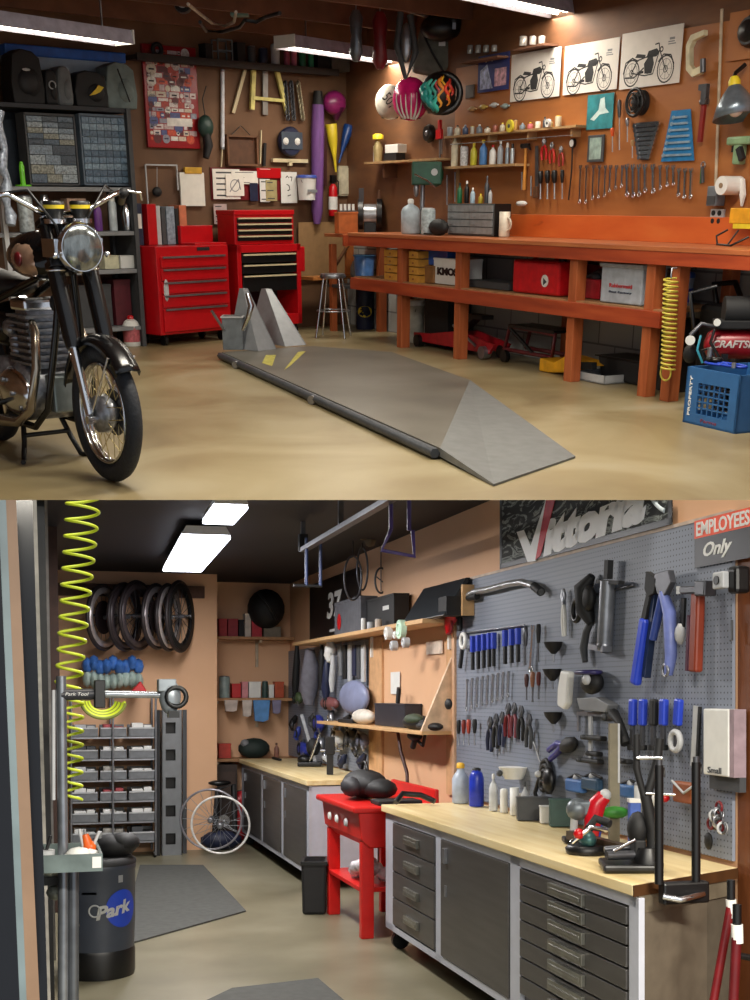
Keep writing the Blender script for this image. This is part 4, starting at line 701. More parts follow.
t = on(RW, 'mug', 'white mug standing on the workbench right of the drawer box', 'mug', 498, 510, 212, .987, .3); r = t.w*.45; t.part('cup', mat('#d0c6b4', .4), MB().lathe([(r*.9, 0), (r, .01), (r, t.H), (r*.9, t.H), (r*.88, t.H*.1), (0, t.H*.1)], n=20, cap=False)); t.part('handle', mat('#d0c6b4', .4), MB().tor((r*1.1, 0, t.H*.5), t.H*.25, .008, 'y', 14, 6))
t = on(RW, 'glass_jars', 'cluster base plate', 'jar', 2, 3, 2, .987, .3) if False else None
for k, (x0, x1) in enumerate([(519, 527), (529, 536), (538, 545)]):
    t = stand(RW, 'glass_jar', '%s of three clear jars stored above the left motorcycle drawing' % ORD[k], 'jar', x0, x1, 36, 46-k*1, .1, group='jars above the drawings'); can(t, t.w, t.H, mat('#b4aca4', .2, .3), STL)
jz = RW.at(532, 46, .1).z
t = T(R1, 'jar_ledge', 'short dark ledge holding the three clear jars above the left drawing', 'shelf', RW.F(RW.pt(RW.uv(RW.at(532, 46, .1))[0], jz-.002, 0))); t.solo(RAFT, MB().bx(-.22, .22, -.14, 0, -.015, 0))
for k, (x0, x1) in enumerate([(467, 473), (475, 481), (483, 489), (491, 497)]):
    t = stand(RW, 'glass_jar', '%s of four dusty jars in the dark above the blue poster' % ORD[k], 'jar', x0, x1, 45, 54-k*.8, .1, group='jars above the blue poster'); can(t, t.w, t.H, mat('#8a8a88', .2, .3), DGR)
t = T(R1, 'jar_ledge', 'short dark ledge holding the four dusty jars above the blue poster', 'shelf', RW.F(RW.pt(RW.uv(RW.at(482, 54, .1))[0], RW.at(482, 55, .1).z-.03, 0))); t.solo(RAFT, MB().bx(-.3, .3, -.14, 0, -.015, 0))
# helmets
def helmet(x0, y0, x1, y1, off, m, lb, deco):
    t = rect(RW, 'motorcycle_helmet', lb, 'helmet', x0, y0, x1, y1, off, 'helmets hanging in the corner'); t.M = R1.front(t.M.translation); r = (y1-y0)*t.s/2
    t.part('shell', m, MB().ball((0, 0, 0), (r*.92, r, r), 22)); deco(t, r); t.part('opening', BLK, MB().tor((0, .03, -r*.82), r*.45, .015, 'z', 18, 6)); t.part('strap', BLKM, MB().tube([(0, r*.8, r*.6), (0, r*1.1, r*1.1)], .008, 5))
def d1(t, r):
    b = MB()
    me = textmesh('507', r*.9, r*.6, Matrix.Translation((-.0, -r*1.0, r*.0)) @ Matrix.Rotation(PI/2, 4, 'X') @ Matrix.Rotation(-.9, 4, 'Z'), BLK)
    for v in me.vertices: p = V((v.co.x, 0, v.co.z)); q = 1-(p.length/r)**2; v.co.y = -r*math.sqrt(max(q, .02))*1.005-.002
    t.part('number', BLK, me)
def d2(t, r):
    for k in range(6):
        P = [];
        for i in range(9): a = -.9+k*.3; e = -1.1+i*.16+.05*sin(i*2+k); P.append((r*1.0*cos(e)*sin(a)*.93, -r*cos(e)*cos(a)*1.01, r*sin(e)))
        t.part('flame', WHT, MB().tube(P, [.012-.0012*i for i in range(9)], 5))
def d3(t, r):
    for m, a0, e0, w in ((TEAL, -.95, .1, .07), (TEAL, -.75, -.2, .08), (TEAL, -.5, -.5, .07), (mat('#30a090', .4), -.6, .25, .05), (mat('#b83020', .4), .75, .3, .04), (mat('#e0a040', .4), .05, -.3, .03), (mat('#40c0b0', .4), -.2, -.6, .05), (mat('#d8802a', .4), .1, .4, .035), (mat('#d8402a', .4), .45, .1, .035), (mat('#e0b030', .4), .3, .5, .02), (mat('#d8802a', .4), .6, -.2, .03), (mat('#c04040', .4), -.1, .3, .02), (mat('#40b0a0', .4), -.3, .2, .03)):
        P = [];
        for i in range(8): a = a0+.12*sin(i*1.1); e = e0-.45+i*.12; P.append((r*cos(e)*sin(a)*.93, -r*cos(e)*cos(a)*.98, r*sin(e)))
        t.part('marking', m, MB().tube(P, [w*.5*(.3+.7*sin(PI*(i+.5)/8)) for i in range(8)], 6))
    t.part('visor_rim', BLK, MB().tor((r*.25, -r*.2, 0), r*.86, .03, 'y', 24, 7))
helmet(378, 86, 402, 118, .3, mat('#c9c4b6', .35), 'cream helmet with a dark number, left of the three hanging helmets', d1)
helmet(397, 79, 425, 119, .42, mat('#c81868', .25), 'hot pink helmet with white flames, middle of the three hanging helmets', d2)
helmet(421, 74, 456, 113, .3, BLK, 'black helmet with teal and orange artwork, right of the three hanging helmets', d3)
t = rect(RW, 'wall_horn', 'small round black horn on the brown wall under the helmets', 'horn', 422, 124, 436, 143, .05); t.part('body', BLK, MB().lathe([(t.H*.45, -.03), (t.H*.5, .0), (t.H*.4, .03)], n=20)); t.part('cap', STL, MB().lathe([(t.H*.15, .03), (t.H*.1, .04)], n=12))
t = hang(RW, 'red_clamp', 'red hanging clamp left of the orange wall board', 'clamp', 441, 120, 441, 158, .05); t.part('head', RED, MB().bx(-.05, .04, -t.L*.5, -t.L*.25, 0, .03).bx(-.01, .02, -t.L*.3, 0, 0, .03), bev=.004); t.part('bar', STL, MB().bx(-.02, -.005, -t.L, -t.L*.4, 0, .01).bx(.012, .027, -t.L*.9, -t.L*.4, 0, .01))
u0, _ = RW.uv(RW.at(364, 162, .2)); u1, _ = RW.uv(RW.at(437, 157, .2)); SZ3 = RW.at(400, 160, .2).z
t = T(R1, 'bracket_shelf', 'brown corner shelf above the green drill press', 'shelf', RW.F(RW.pt(u0, SZ3, 0))); t.part('board', TAN, MB().bx(0, u1-u0, -.2, 0, -.02, 0)); t.part('bracket', LGR, MB().bar((.02, -.1, 0), (.02, -.1, .15), .008)); t.part('bracket', BRN, MB().bx(.3, .33, -.15, 0, -.15, -.02))
t = on(RW, 'pump_can', 'tan oil can with a yellow pump top on the corner shelf', 'oil can', 372, 384, 134, SZ3, .1); r = t.w/2; t.part('body', mat('#9c8a60', .4, .3), MB().lathe([(r*.7, 0), (r*.8, t.H*.5), (r*.4, t.H*.75)], n=14)); t.part('pump', YEL, MB().lathe([(r*.9, t.H*.8), (r*.9, t.H*.95), (r*.5, t.H)], n=12).cyl((0, 0, t.H*.7), (0, 0, t.H*.85), r*.2))
t = on(RW, 'white_box', 'small white box on a black case on the corner shelf', 'box', 388, 402, 144, SZ3, .1); t.part('case', BLKM, MB().bx(-t.W*.5, t.W*.4, -.05, .05, 0, t.H*.45)); t.part('lid', WHT, MB().bx(-t.W*.4, t.W*.5, -.05, .05, t.H*.45, t.H*.95), bev=.003)
# drill press
t = on(RW, 'drill_press', 'dark green drill press standing on the far end of the workbench', 'drill press', 404, 440, 160, .987, .3, face=True); w, H = t.w, t.H; G_ = mat('#174a36', .45)
t.part('base', G_, MB().bx(-w*.35, w*.25, -.12, .12, 0, .03), bev=.006); t.part('column', STL, MB().cyl((0, .03, .02), (0, .03, H*.95), .022)); t.part('head', G_, MB().bx(-w*.3, w*.5, -.12, .12, H*.66, H*.97).ball((w*.35, 0, H*.8), (w*.22, .12, H*.17)), bev=.012); t.part('chuck', STL, MB().lathe([(.01, H*.5), (.022, H*.53), (.026, H*.62), (.02, H*.66)], (-.06, -.06, 0), n=12)); t.part('table', DST, MB().bx(-w*.35, w*.15, -.14, .06, H*.3, H*.33)); t.part('handle', CHR, MB().cyl((w*.1, -.15, H*.72), (w*.34, -.22, H*.62), .008).cyl((w*.1, -.15, H*.72), (-.08, -.22, H*.8), .008)); t.part('badge', LGR, MB().lathe([(.03, -.125), (.03, -.12)], (w*.3, 0, H*.83), 'y', 12))
t = on(RW, 'white_jug', 'translucent white plastic jug on the bench in front of the drill press', 'jug', 401, 420, 199, .987, .46); bottle(t, t.w, t.H, mat('#aebcc6', .4), WHT, .25, None, .75)
t = on(RW, 'glass_jar', 'pale blue jar with rags beside the white jug on the workbench', 'jar', 419, 437, 208, .987, .5); can(t, t.w*.8, t.H, mat('#a8b4b8', .5, 0, .4, 40), LGR)
t = on(RW, 'black_pouch', 'black pouch lying left of the drawer box on the workbench', 'pouch', 430, 447, 216, .987, .5); t.part('body', BLKM, MB().ball((0, 0, t.H*.4), (t.W*.5, .06, t.H*.45), 12)); t.part('strap', BLK, MB().tube([(-.05, -.03, .01), (-.12, -.08, .01)], .008, 5))
t = on(RW, 'tape_reel', 'small white reel with a dark hub hanging left of the white jug', 'tape reel', 400, 408, 190, 1.12, .2) ; t.solo([WHT, BLK], MB().tor((0, 0, .04), .03, .014, 'y', 16, 6))
# grinder on the side bench
gz = .962
t = on(SB, 'bench_grinder', 'silver and black bench grinder on the small side bench', 'grinder', 356, 384, 199, gz, -.16, face=True); w, H = t.w, t.H
t.part('motor', mat('#a8aaae', .3, .5), MB().cyl((-w*.22, 0, H*.55), (w*.22, 0, H*.55), H*.3, n=20)); t.part('base', BLK, MB().bx(-w*.22, w*.22, -.07, .07, 0, H*.3), bev=.006)
for sg in (-1, 1): t.part('wheel_guard', BLK, MB().cyl((sg*w*.24, 0, H*.55), (sg*w*.42, 0, H*.55), H*.45, n=20)); t.part('eye_shield', DST, MB().bar((sg*w*.3, -.08, H*.9), (sg*w*.3, -.1, H*1.3), .05, .006)) if sg < 0 else t.part('lamp_arm', BRN, MB().bar((w*.3, 0, H*.95), (w*.32, 0, H*1.25), .02))
t = stand(SB, 'socket_set', 'row of white sockets in a tray at the left of the grinder', 'socket set', 340, 357, 204, 212, -.05); t.part('tray', DGR, MB().bx(-t.W/2, t.W/2, 0, .06, 0, .015))
for k in range(4): t.part('socket', WHT, MB().cyl((-t.W*.36+k*t.W*.24, .03, .015), (-t.W*.36+k*t.W*.24, .03, t.H), .014))
zz = t.p.z
t = on(SB, 'orange_box', 'orange wooden box under the sockets at the left of the grinder', 'box', 339, 358, 211, gz, -.03); carton(t, t.W, .1, zz-gz-.004, mat('#b8602c', .6))
# ---- below the side bench and beside the cabinets
t = floorat(R1, 'grease_drum', 'dark navy drum with a yellow oval label beneath the side bench', 'drum', 356, 374, 288, 329); r = t.w/2
t.part('body', NVY, MB().lathe([(r*.95, 0), (r, .02), (r*.96, t.H*.33), (r, t.H*.35), (r*.96, t.H*.4), (r, t.H*.68), (r, t.H*.97), (r*.95, t.H)], n=24)); t.part('lid', BLK, MB().lathe([(r*1.02, t.H*.95), (r*1.02, t.H), (r*.9, t.H*1.02)], n=24))
t.part('label', YEL, MB().add([V((r*1.01*sin(a)*1, -r*1.01*cos(a), t.H*(.42+.13*b_))) for b_, a in [(sin(q), .85*cos(q)) for q in [2*PI*i/20 for i in range(20)]]], [tuple(range(20))]))
me = textmesh('ZEP', r*1.1, t.H*.12, Matrix.Translation((0, 0, t.H*.42)) @ Matrix.Rotation(PI/2, 4, 'X'), NVY, fat=.04)
for v in me.vertices: v.co.y = -math.sqrt(max(r*r-v.co.x**2, 0))-.006
t.part('lettering', NVY, me)
sz = .472
t = on(SB, 'blue_bucket', 'clear blue bucket on the low shelf beneath the side bench', 'bucket', 353, 376, 255, sz, -.12); bucket(t, t.w, t.H, mat('#4c78b4', .3), LBL)
t = stand(SB, 'grey_sack', 'grey plastic sack standing behind the clear blue bucket', 'sack', 350, 374, 232, 262, -.3); t.M.translation.z = sz; t.part('body', mat('#77736e', .6, 0, .3, bump=.4), MB().ball((0, 0, t.H*.42), (t.W*.48, .09, t.H*.5), 14)); t.part('tie', DGR, MB().tor((0, 0, t.H*.88), .03, .008))
t = stand(BW, 'cardboard_sheet', 'large brown cardboard sheet leaning on the wall behind the stool', 'cardboard', 300, 345, 222, 276, .05); t.solo(mat('#94734c', .8, 0, .12), MB().bx(-t.W/2, t.W/2, 0, .01, 0, t.H))
t = floorat(R1, 'steel_stool', 'steel stool with a round silver seat and four thin legs', 'stool', 314, 353, 277, 337, 0); w, H = t.w*.5, t.H
t.part('seat', STL, MB().lathe([(w*.62, H*.93), (w*.66, H*.96), (w*.6, H)], n=24))
for a in range(4): q = a*PI/2+.6; t.part('leg', CHR, MB().cyl((w*.55*cos(q), w*.55*sin(q), H*.94), (w*1.05*cos(q), w*1.05*sin(q), 0), .010, n=8))
t.part('foot_ring', STL, MB().tor((0, 0, H*.42), w*.82, .007, n=28, m=6))
t = stand(BW, 'corner_board', 'wooden corner board with a triangular brace above the steel stool', 'board', 308, 353, 225, 277, .3); t.part('board', mat('#b07038', .5), MB().bx(-t.W*.5, t.W*.5, -.1, .15, -.02, .01)); t.part('upright', mat('#a8602e', .5), MB().bx(t.W*.35, t.W*.5, -.02, .02, 0, t.H*.85)); t.part('brace', BRN, MB().bar((-t.W*.05, 0, 0), (t.W*.4, 0, t.H*.6), .04, .02))
# ---- on the workbench's lower shelf (z .585)
lz = .587
for c, (x0, x1) in enumerate([(384, 397), (409, 418)]):
    for r in range(4):
        yt = 241+r*11; t = stand(BF, 'parts_bin', 'yellow cardboard parts bin, %s from the top in the %s column' % (ORD[r], ['left', 'right'][c]), 'parts bin', x0, x1, yt, yt+10, -.03, group='yellow cardboard bins under the workbench end'); t.M.translation.z = lz+.068*(3-r); t.part('body', mat('#c08a34', .6), MB().bx(-t.W/2, t.W/2, 0, .2, 0, .06)); t.part('label', DRD, MB().bx(-.02, .0, -.002, 0, .02, .035))
def shelfbox(nm, cat, lb, x0, x1, yt, m, off=-.1, D=.25, z=lz, flap=None):
    t = on(BF, nm, lb, cat, x0, x1, yt, z, off); carton(t, t.W, D, t.H, m, flap); return t
shelfbox('cardboard_box', 'box', 'flat brown cardboard box under the blue bin on the lower shelf', 419, 433, 266, mat('#8a5f34', .7), -.1)
t = stand(BF, 'blue_bin', 'bright blue plastic bin on the lower shelf of the workbench', 'bin', 419, 447, 244, 265, -.14); carton(t, t.W, .2, t.H, mat('#2458b0', .4)) 
t = shelfbox('white_carton', 'box', 'white carton with black lettering on the lower shelf of the workbench', 433, 462, 259, WHT, -.12, .2)
t.part('lettering', BLK, textmesh('KMOS', t.W*.7, t.H*.3, Matrix.Translation((0, -.006, t.H*.5)) @ Matrix.Rotation(PI/2, 4, 'X'), BLK, fat=.05))
t = on(BF, 'fuel_can', 'large red fuel can with a round white label on the lower shelf', 'fuel can', 511, 557, 257, lz, -.1); t.part('body', mat('#c4141c', .35), MB().bx(-t.W/2, t.W/2, 0, .26, 0, t.H*.9), bev=.02); t.part('handle', RED, MB().tube([(-t.W*.35, .13, t.H*.88), (-t.W*.2, .13, t.H*1.02), (t.W*.1, .13, t.H*1.02), (t.W*.2, .13, t.H*.88)], .014, 8)); t.part('cap', BLK, MB().cyl((t.W*.35, .1, t.H*.88), (t.W*.35, .1, t.H*.97), .03)); t.part('label', WHT, MB().lathe([(.045, -.004), (.045, 0)], (t.W*.22, 0, t.H*.38), 'y', 18))
t.part('emblem', DGR, MB().lathe([(.03, -.007), (.03, -.003)], (t.W*.22, 0, t.H*.36), 'y', 3))
t = on(BF, 'red_toolbox', 'low open red tool box with dark tools on the lower shelf', 'tool box', 557, 598, 266, lz, -.2); t.part('body', mat('#b0202c', .4), MB().bx(-t.W/2, t.W/2, 0, .22, 0, t.H*.6), bev=.006); t.part('lid', DRD, MB().bx(-t.W*.5, t.W*.1, .18, .22, t.H*.5, t.H)); t.part('tools', DGR, MB().tube([(0, .08, t.H*.62), (t.W*.25, .1, t.H*.85), (t.W*.45, .08, t.H*.65)], .02, 6).ball((t.W*.2, .1, t.H*.65), (.06, .05, .04), 8))
t = on(BF, 'battery_box', 'pale grey plastic box with small red lettering on the lower shelf', 'box', 599, 640, 264, lz, -.08); t.part('body', mat('#a8b0ba', .5), MB().bx(-t.W/2, t.W/2, 0, .22, 0, t.H*.94), bev=.01); t.part('rim', mat('#b8c0c8', .5), MB().bx(-t.W*.53, t.W*.53, -.012, .235, t.H*.9, t.H), bev=.006)
t.part('lettering', RED, textmesh('Rubbermaid', t.W*.55, t.H*.1, Matrix.Translation((0, -.003, t.H*.45)) @ Matrix.Rotation(PI/2, 4, 'X'), RED)); t.part('lettering', NVY, textmesh('Best Factory', t.W*.55, t.H*.07, Matrix.Translation((0, -.003, t.H*.28)) @ Matrix.Rotation(PI/2, 4, 'X'), NVY))
shelfbox('dark_tray', 'tray', 'shallow dark tray in shadow on the lower shelf left of the fuel can', 466, 508, 282, DGR, -.15, .25)
# ---- on the floor below the bench
def flo(off_x, px, x0, x1, yt):
    p = R1.X(px, 360, XB+off_x)
def under(nm, cat, lb, x0, x1, yt, off, yaw=None, grp=None):
    t = on(BF, nm, lb, cat, x0, x1, yt, 0.001, -off, grp, face=False); return t
t = under('white_bucket', 'bucket', 'tall white plastic bucket with a small blue mark beneath the workbench', 403, 425, 300, .35); tub(t, t.w, t.H, mat('#b0aca0', .6), WHT); t.part('label', BLU, MB().bx(-.03, .02, -t.w*.49, -t.w*.46, t.H*.6, t.H*.7))
t = under('black_bag', 'bag', 'black plastic bin beside the white bucket beneath the workbench', 424, 447, 300, .35); carton(t, t.W, .25, t.H, BLKM)
def jack(x0, x1, yt, off, lb, m):
    t = under('floor_jack', 'floor jack', lb, x0, x1, yt, off, grp='red jacks under the workbench'); W = t.W; H = t.H
    for sg in (-.08, .08): t.part('side_frame', m, MB().prism([(-W*.5, .05), (W*.45, .05), (W*.5, .13), (W*.1, .2), (-W*.3, .13), (-W*.5, .12)], sg-.012, sg+.012, XZ))
    t.part('lift_arm', BLKM, MB().bar((-W*.1, 0, .1), (W*.2, 0, H*.95), .1, .04).bx(W*.12, W*.32, -.06, .06, H*.9, H)); t.part('handle', STL, MB().cyl((W*.3, -.1, .1), (W*.05, -.12, H*.7), .012))
    for x in (-W*.42, W*.4): t.part('wheel', STL if x > 0 else BLK, MB().cyl((x, -.13, .055), (x, -.06, .055), .055, n=16)); t.part('wheel', BLK, MB().cyl((x, .06, .055), (x, .13, .055), .055, n=16))
jack(420, 500, 312, .3, 'red floor jack with a black lifting arm beneath the middle of the workbench', mat('#a01622', .4))
t = under('motorcycle_jack', 'floor jack', 'maroon tubular frame jack on wheels beneath the workbench, right of the first', 503, 553, 316, .28, grp='red jacks under the workbench'); W, H = t.W, t.H; m = mat('#5c1a20', .4)
for y in (0, .22): t.part('frame', m, MB().tube([(-W*.5, y, .1), (W*.45, y, .1), (W*.5, y, H*.7), (-W*.4, y, H*.75), (-W*.5, y, .1)], .018, 6))
t.part('crossbar', BLK, MB().bx(-W*.4, W*.5, -.02, .24, H*.72, H*.78).cyl((-W*.4, 0, H*.7), (W*.1, 0, .1), .015))
for x in (-W*.42, W*.4): t.part('wheel', BLK, MB().cyl((x, -.05, .05), (x, -.01, .05), .05, n=16))
t = under('jack_stand', 'jack stand', 'yellow jack stand lying beneath the workbench beside the grey tray', 548, 598, 356, .27); W, H = t.W, t.H; t.part('body', mat('#d89a18', .45), MB().prism([(-W*.5, 0), (-W*.5, H*.7), (-W*.2, H*.6), (0, H), (W*.3, H*.9), (W*.5, H*.7), (W*.1, H*.5), (0, H*.15), (-W*.3, 0)], -.1, .1, XZ), bev=.01); t.part('grip', BLKM, MB().bar((W*.1, -.1, H*.6), (W*.6, -.1, H*.8), .05))
t = under('black_tub', 'tub', 'wide black rubber tub beneath the workbench at its right end', 594, 662, 360, .32); t.part('body', BLKM, MB().prism([(-t.W*.5, t.H), (-t.W*.42, 0), (t.W*.42, 0), (t.W*.5, t.H)], -.29, 0, XZ), bev=.02); t.part('rim', BLK, MB().bx(-t.W*.52, t.W*.52, -.01, .3, t.H*.95, t.H))
t = under('grey_tray', 'tray', 'shallow grey metal tray on the floor beside the yellow jack stand', 572, 604, 376, .14); t.part('base', GRY, MB().bx(-t.W*.5, t.W*.5, 0, .3, 0, .01)); t.part('rim', LGR, MB().bx(-t.W*.5, t.W*.5, 0, .012, 0, .06).bx(-t.W*.5, -t.W*.5+.012, 0, .3, 0, .06).bx(t.W*.5-.012, t.W*.5, 0, .3, 0, .06).bx(-t.W*.5, t.W*.5, .288, .3, 0, .06))
t = on(BF, 'paint_pail', 'white pail with a blue band behind the yellow coil hose', 'pail', 668, 691, 272, .50, -.42, None); tub(t, t.w, t.H, mat('#9aaec4', .5), mat('#2a5cb0', .4)); t.part('band', BLU, MB().lathe([(t.w*.47, t.H*.35), (t.w*.485, t.H*.65)], n=18, cap=False)); pz = t
t = T(R1, 'pail_crate', 'dark wooden crate beneath the blue-banded pail', 'crate', pz.M.copy()); t.M.translation.z = 0; t.part('body', mat('#2a2522', .7), MB().bx(-.12, .12, -.1, .1, 0, .495)); t.part('lid', BLKM, MB().bx(-.125, .125, -.105, .105, .45, .498))
# coil hose on the post
p0_, p1_ = R1.X(671, 278, XB-.09), R1.X(668, 370, XB-.09); d = p1_-p0_; t = T(R1, 'coil_hose', 'yellow coiled air hose hanging at the right end of the workbench', 'hose', Matrix.Translation(p0_)); P = []
for i in range(401): f = i/400; a = f*2*PI*20; P.append(V((cos(a)*.045, sin(a)*.045, 0))+d*f)
t.part('coil', mat('#c8b84a', .4), MB().tube(P, .0065, 6)); t.part('end_loop', mat('#c8b84a', .4), MB().tor(d+V((0, 0.02, -.02)), .05, .0065, 'x', 20, 6)); t.part('hook', STL, MB().tube([(0, 0, 0), (0, 0, .06), (.04, 0, .06)], .006, 5))
# milk crate and compressor
c0, c1 = R1.Z(683, 422), R1.Z(734, 434); d = c1-c0; yaw = math.degrees(math.atan2(d.y, d.x)); Lc = .34; sC = R1.s(c0); Hc = 54*sC
t = T(R1, 'milk_crate', 'blue plastic milk crate with a slatted window on the floor at the right', 'crate', Matrix.Translation((c0+c1)/2) @ Matrix.Rotation(rad(yaw), 4, 'Z')); W = d.length*1.02; CB = mat('#2c5f94', .45, 0, .1)
def crate_side(b, L):
    b.bx(-W/2, W/2, 0, .015, 0, Hc*.2, L).bx(-W/2, W/2, 0, .015, Hc*.75, Hc, L).bx(-W/2, -W*.26, 0, .015, Hc*.2, Hc*.75, L).bx(W*.33, W/2, 0, .015, Hc*.2, Hc*.75, L)
    for k in range(1, 5): z = Hc*(.2+.55*k/5); b.bx(-W*.26, W*.33, .003, .012, z-.004, z+.004, L)
    for k in range(1, 6): x = -W*.26+W*.59*k/6; b.bx(x-.004, x+.004, .003, .012, Hc*.2, Hc*.75, L)
for k in range(4):
    b = MB(); crate_side(b, Matrix.Translation((0, W/2, 0)) @ Matrix.Rotation(k*PI/2, 4, 'Z') @ Matrix.Translation((0, -W/2, 0))); t.part('side', CB, b)
t.part('bottom', CB, MB().bx(-W/2, W/2, 0, W, 0, .012)); t.part('lettering', WHT, textmesh('PROPERTY', Hc*.7, .022, Matrix.Translation((-W*.4, -.001, Hc*.5)) @ Matrix.Rotation(PI/2, 4, 'X') @ Matrix.Rotation(PI/2, 4, 'Z'), WHT, fat=.02))
t.part('lettering', RED, textmesh('Farms', W*.3, .02, Matrix.Translation((0, -.001, Hc*.1)) @ Matrix.Rotation(PI/2, 4, 'X'), mat('#8a3a4a', .5)))
crate = t
t = T(R1, 'cable_jumble', 'dark jumble of black cables filling the blue milk crate', 'cables', crate.M.copy()); b = MB(); random.seed(2)
for k in range(7): b.tor((random.uniform(-.04, .04), W/2+random.uniform(-.03, .03), Hc*.15+k*.03), .1, .014, 'z', 18, 6)
t.solo(BLK, b)
cc = R1.Y(704, 344, 5.95)
t = T(R1, 'air_compressor', 'dark red air compressor tank with a black motor beside the milk crate', 'air compressor', Matrix.Translation((cc.x, cc.y, 0)) @ Matrix.Rotation(rad(-28-6), 4, 'Z'))
zc = cc.z; r = .088; x0 = 0
t.part('tank', mat('#8c1420', .35), MB().lathe([(.02, 0), (r*.8, .02), (r, .05), (r, .62), (r*.8, .67), (.02, .7)], (x0, 0, zc), 'x', 24))
me = textmesh('CRAFTSMAN', .36, .045, Matrix.Translation((x0+.22, -r-.003, zc+.01)) @ Matrix.Rotation(PI/2, 4, 'X'), WHT, .25, .03)
for v in me.vertices: v.co.y = -math.sqrt(max(r*r-(v.co.z-zc)**2, 0))-.003
t.part('lettering', WHT, me)
for x in (x0+.12, x0+.55):
    t.part('leg', BLK, MB().bx(x-.02, x+.02, -.1, -.07, 0, zc-.05).bx(x-.02, x+.02, .07, .1, 0, zc-.05))
t.part('motor', BLKM, MB().cyl((x0+.1, 0, zc+.2), (x0+.5, 0, zc+.2), .09, n=18).bx(x0+.05, x0+.5, -.09, .09, zc+.1, zc+.15).bx(x0+.3, x0+.45, -.07, .07, zc+.2, zc+.34), bev=.006)
t.part('regulator', DST, MB().tube([(x0+.05, -.05, zc+.11), (x0-.04, -.08, zc+.13), (x0-.1, -.08, zc+.06)], .014, 6)); t.part('gauge', WHT, MB().lathe([(.022, -.012), (.022, .0)], (x0+.05, -.1, zc+.14), 'y', 14).lathe([(.03, -.012), (.03, .0)], (x0-.1, -.08, zc+.03), 'y', 14)); t.part('pump', BLKM, MB().ball((x0-.08, 0, zc-.06), (.045, .05, .06), 12))
t.part('hose', mat('#2f8aa0', .4), MB().tube([(x0-.04, -.1, zc+.06), (x0-.06, -.14, zc-.02), (x0-.02, -.14, zc-.1)], .008, 6)); t.part('hose', BLK, MB().tube([(x0+.04, -.1, zc+.1), (x0+.02, -.12, zc+.02), (x0+.12, -.13, zc-.12)], .01, 6)); t.part('handle', BLK, MB().tube([(x0-.05, .1, zc+.05), (x0-.1, .1, zc+.3), (x0+.06, .1, zc+.34)], .014, 6))
t = T(R1, 'air_line', 'tangled blue and black air lines lying over the crate rim', 'air line', crate.M @ Matrix.Translation((-W*.25, W*.2, Hc+.012))); b = MB()
t.part('blue_line', BLU, MB().tor((0, .02, .012), .06, .008, sc=(1.4, .7, 1)).tor((.12, .04, .014), .08, .008, sc=(1.4, .6, 1))); t.part('black_line', BLK, MB().tor((-.04, .04, .03), .045, .012, sc=(1, .8, 1)).tube([(-.08, 0, .03), (-.09, -.02, .08), (-.04, .0, .1), (-.02, .02, .05)], .009, 6)); t.part('connector', STL, MB().cyl((-.02, -.02, .05), (-.02, -.02, .1), .016).cyl((.2, -.02, .01), (.2, -.02, .04), .014))
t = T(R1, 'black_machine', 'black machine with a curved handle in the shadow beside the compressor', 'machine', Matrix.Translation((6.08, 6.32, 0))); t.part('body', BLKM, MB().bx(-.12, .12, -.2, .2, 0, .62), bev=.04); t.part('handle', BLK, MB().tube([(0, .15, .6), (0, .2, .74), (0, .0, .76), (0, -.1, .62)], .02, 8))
# ---- motorcycle lift
LG = multi('lift_plate', (1, 1, 1), [(.3, '#4e4a42'), (.5, '#5c584e'), (.7, '#68645c')], scale=1.6, rough=.4); A, B, C_, D = [R1.Z(x, y, .06) for x, y in ((222, 352), (312, 346), (576, 447), (494, 474))]
E_, F_ = R1.Z(545, 437, .06), R1.Z(452, 462, .06)
t = T(R1, 'motorcycle_lift', 'long low grey steel motorcycle lift plate lying on the floor', 'motorcycle lift', Matrix.Identity(4))
b = MB(); dn = V((0, 0, .05)); B2, E2, F2 = R1.Z(392, 352, .06), R1.Z(470, 380, .06), R1.Z(440, 448, .06); E_, F_ = E2, F2; b.prism([p.xy[:] for p in (A, B, B2, E2, F2)][::-1], .01, .06); t.part('platform', LG, b)
C_.z = D.z = .012; b = MB(); b.add([F_, E_, C_, D, F_-dn*.9, E_-dn*.9, C_-V((0,0,.01)), D-V((0,0,.01))], [(0, 1, 2, 3)[::-1], (4, 5, 6, 7), (0, 4, 5, 1), (1, 5, 6, 2), (2, 6, 7, 3), (3, 7, 4, 0)]); t.part('ramp', mat('#696b6a', .5, .1, .15), b)
t.part('side_rail', mat('#484c52', .5, .3), MB().tube([A-dn*.5+V((-.03,-.03,0)), F_-dn*.5+V((-.03,0,0))], .028, 6))
for q in (.13, .56): c = A.lerp(F_, q)-V((.07, .05, .03)); t.part('wheel', STL, MB().cyl(c, c+V((.05, .03, 0)), .03, n=12))
t = floorat(R1, 'wheel_wedge', 'tall grey steel wedge, left of the pair standing on the lift', 'wheel chock', 0, 1, 0, 1) if False else None
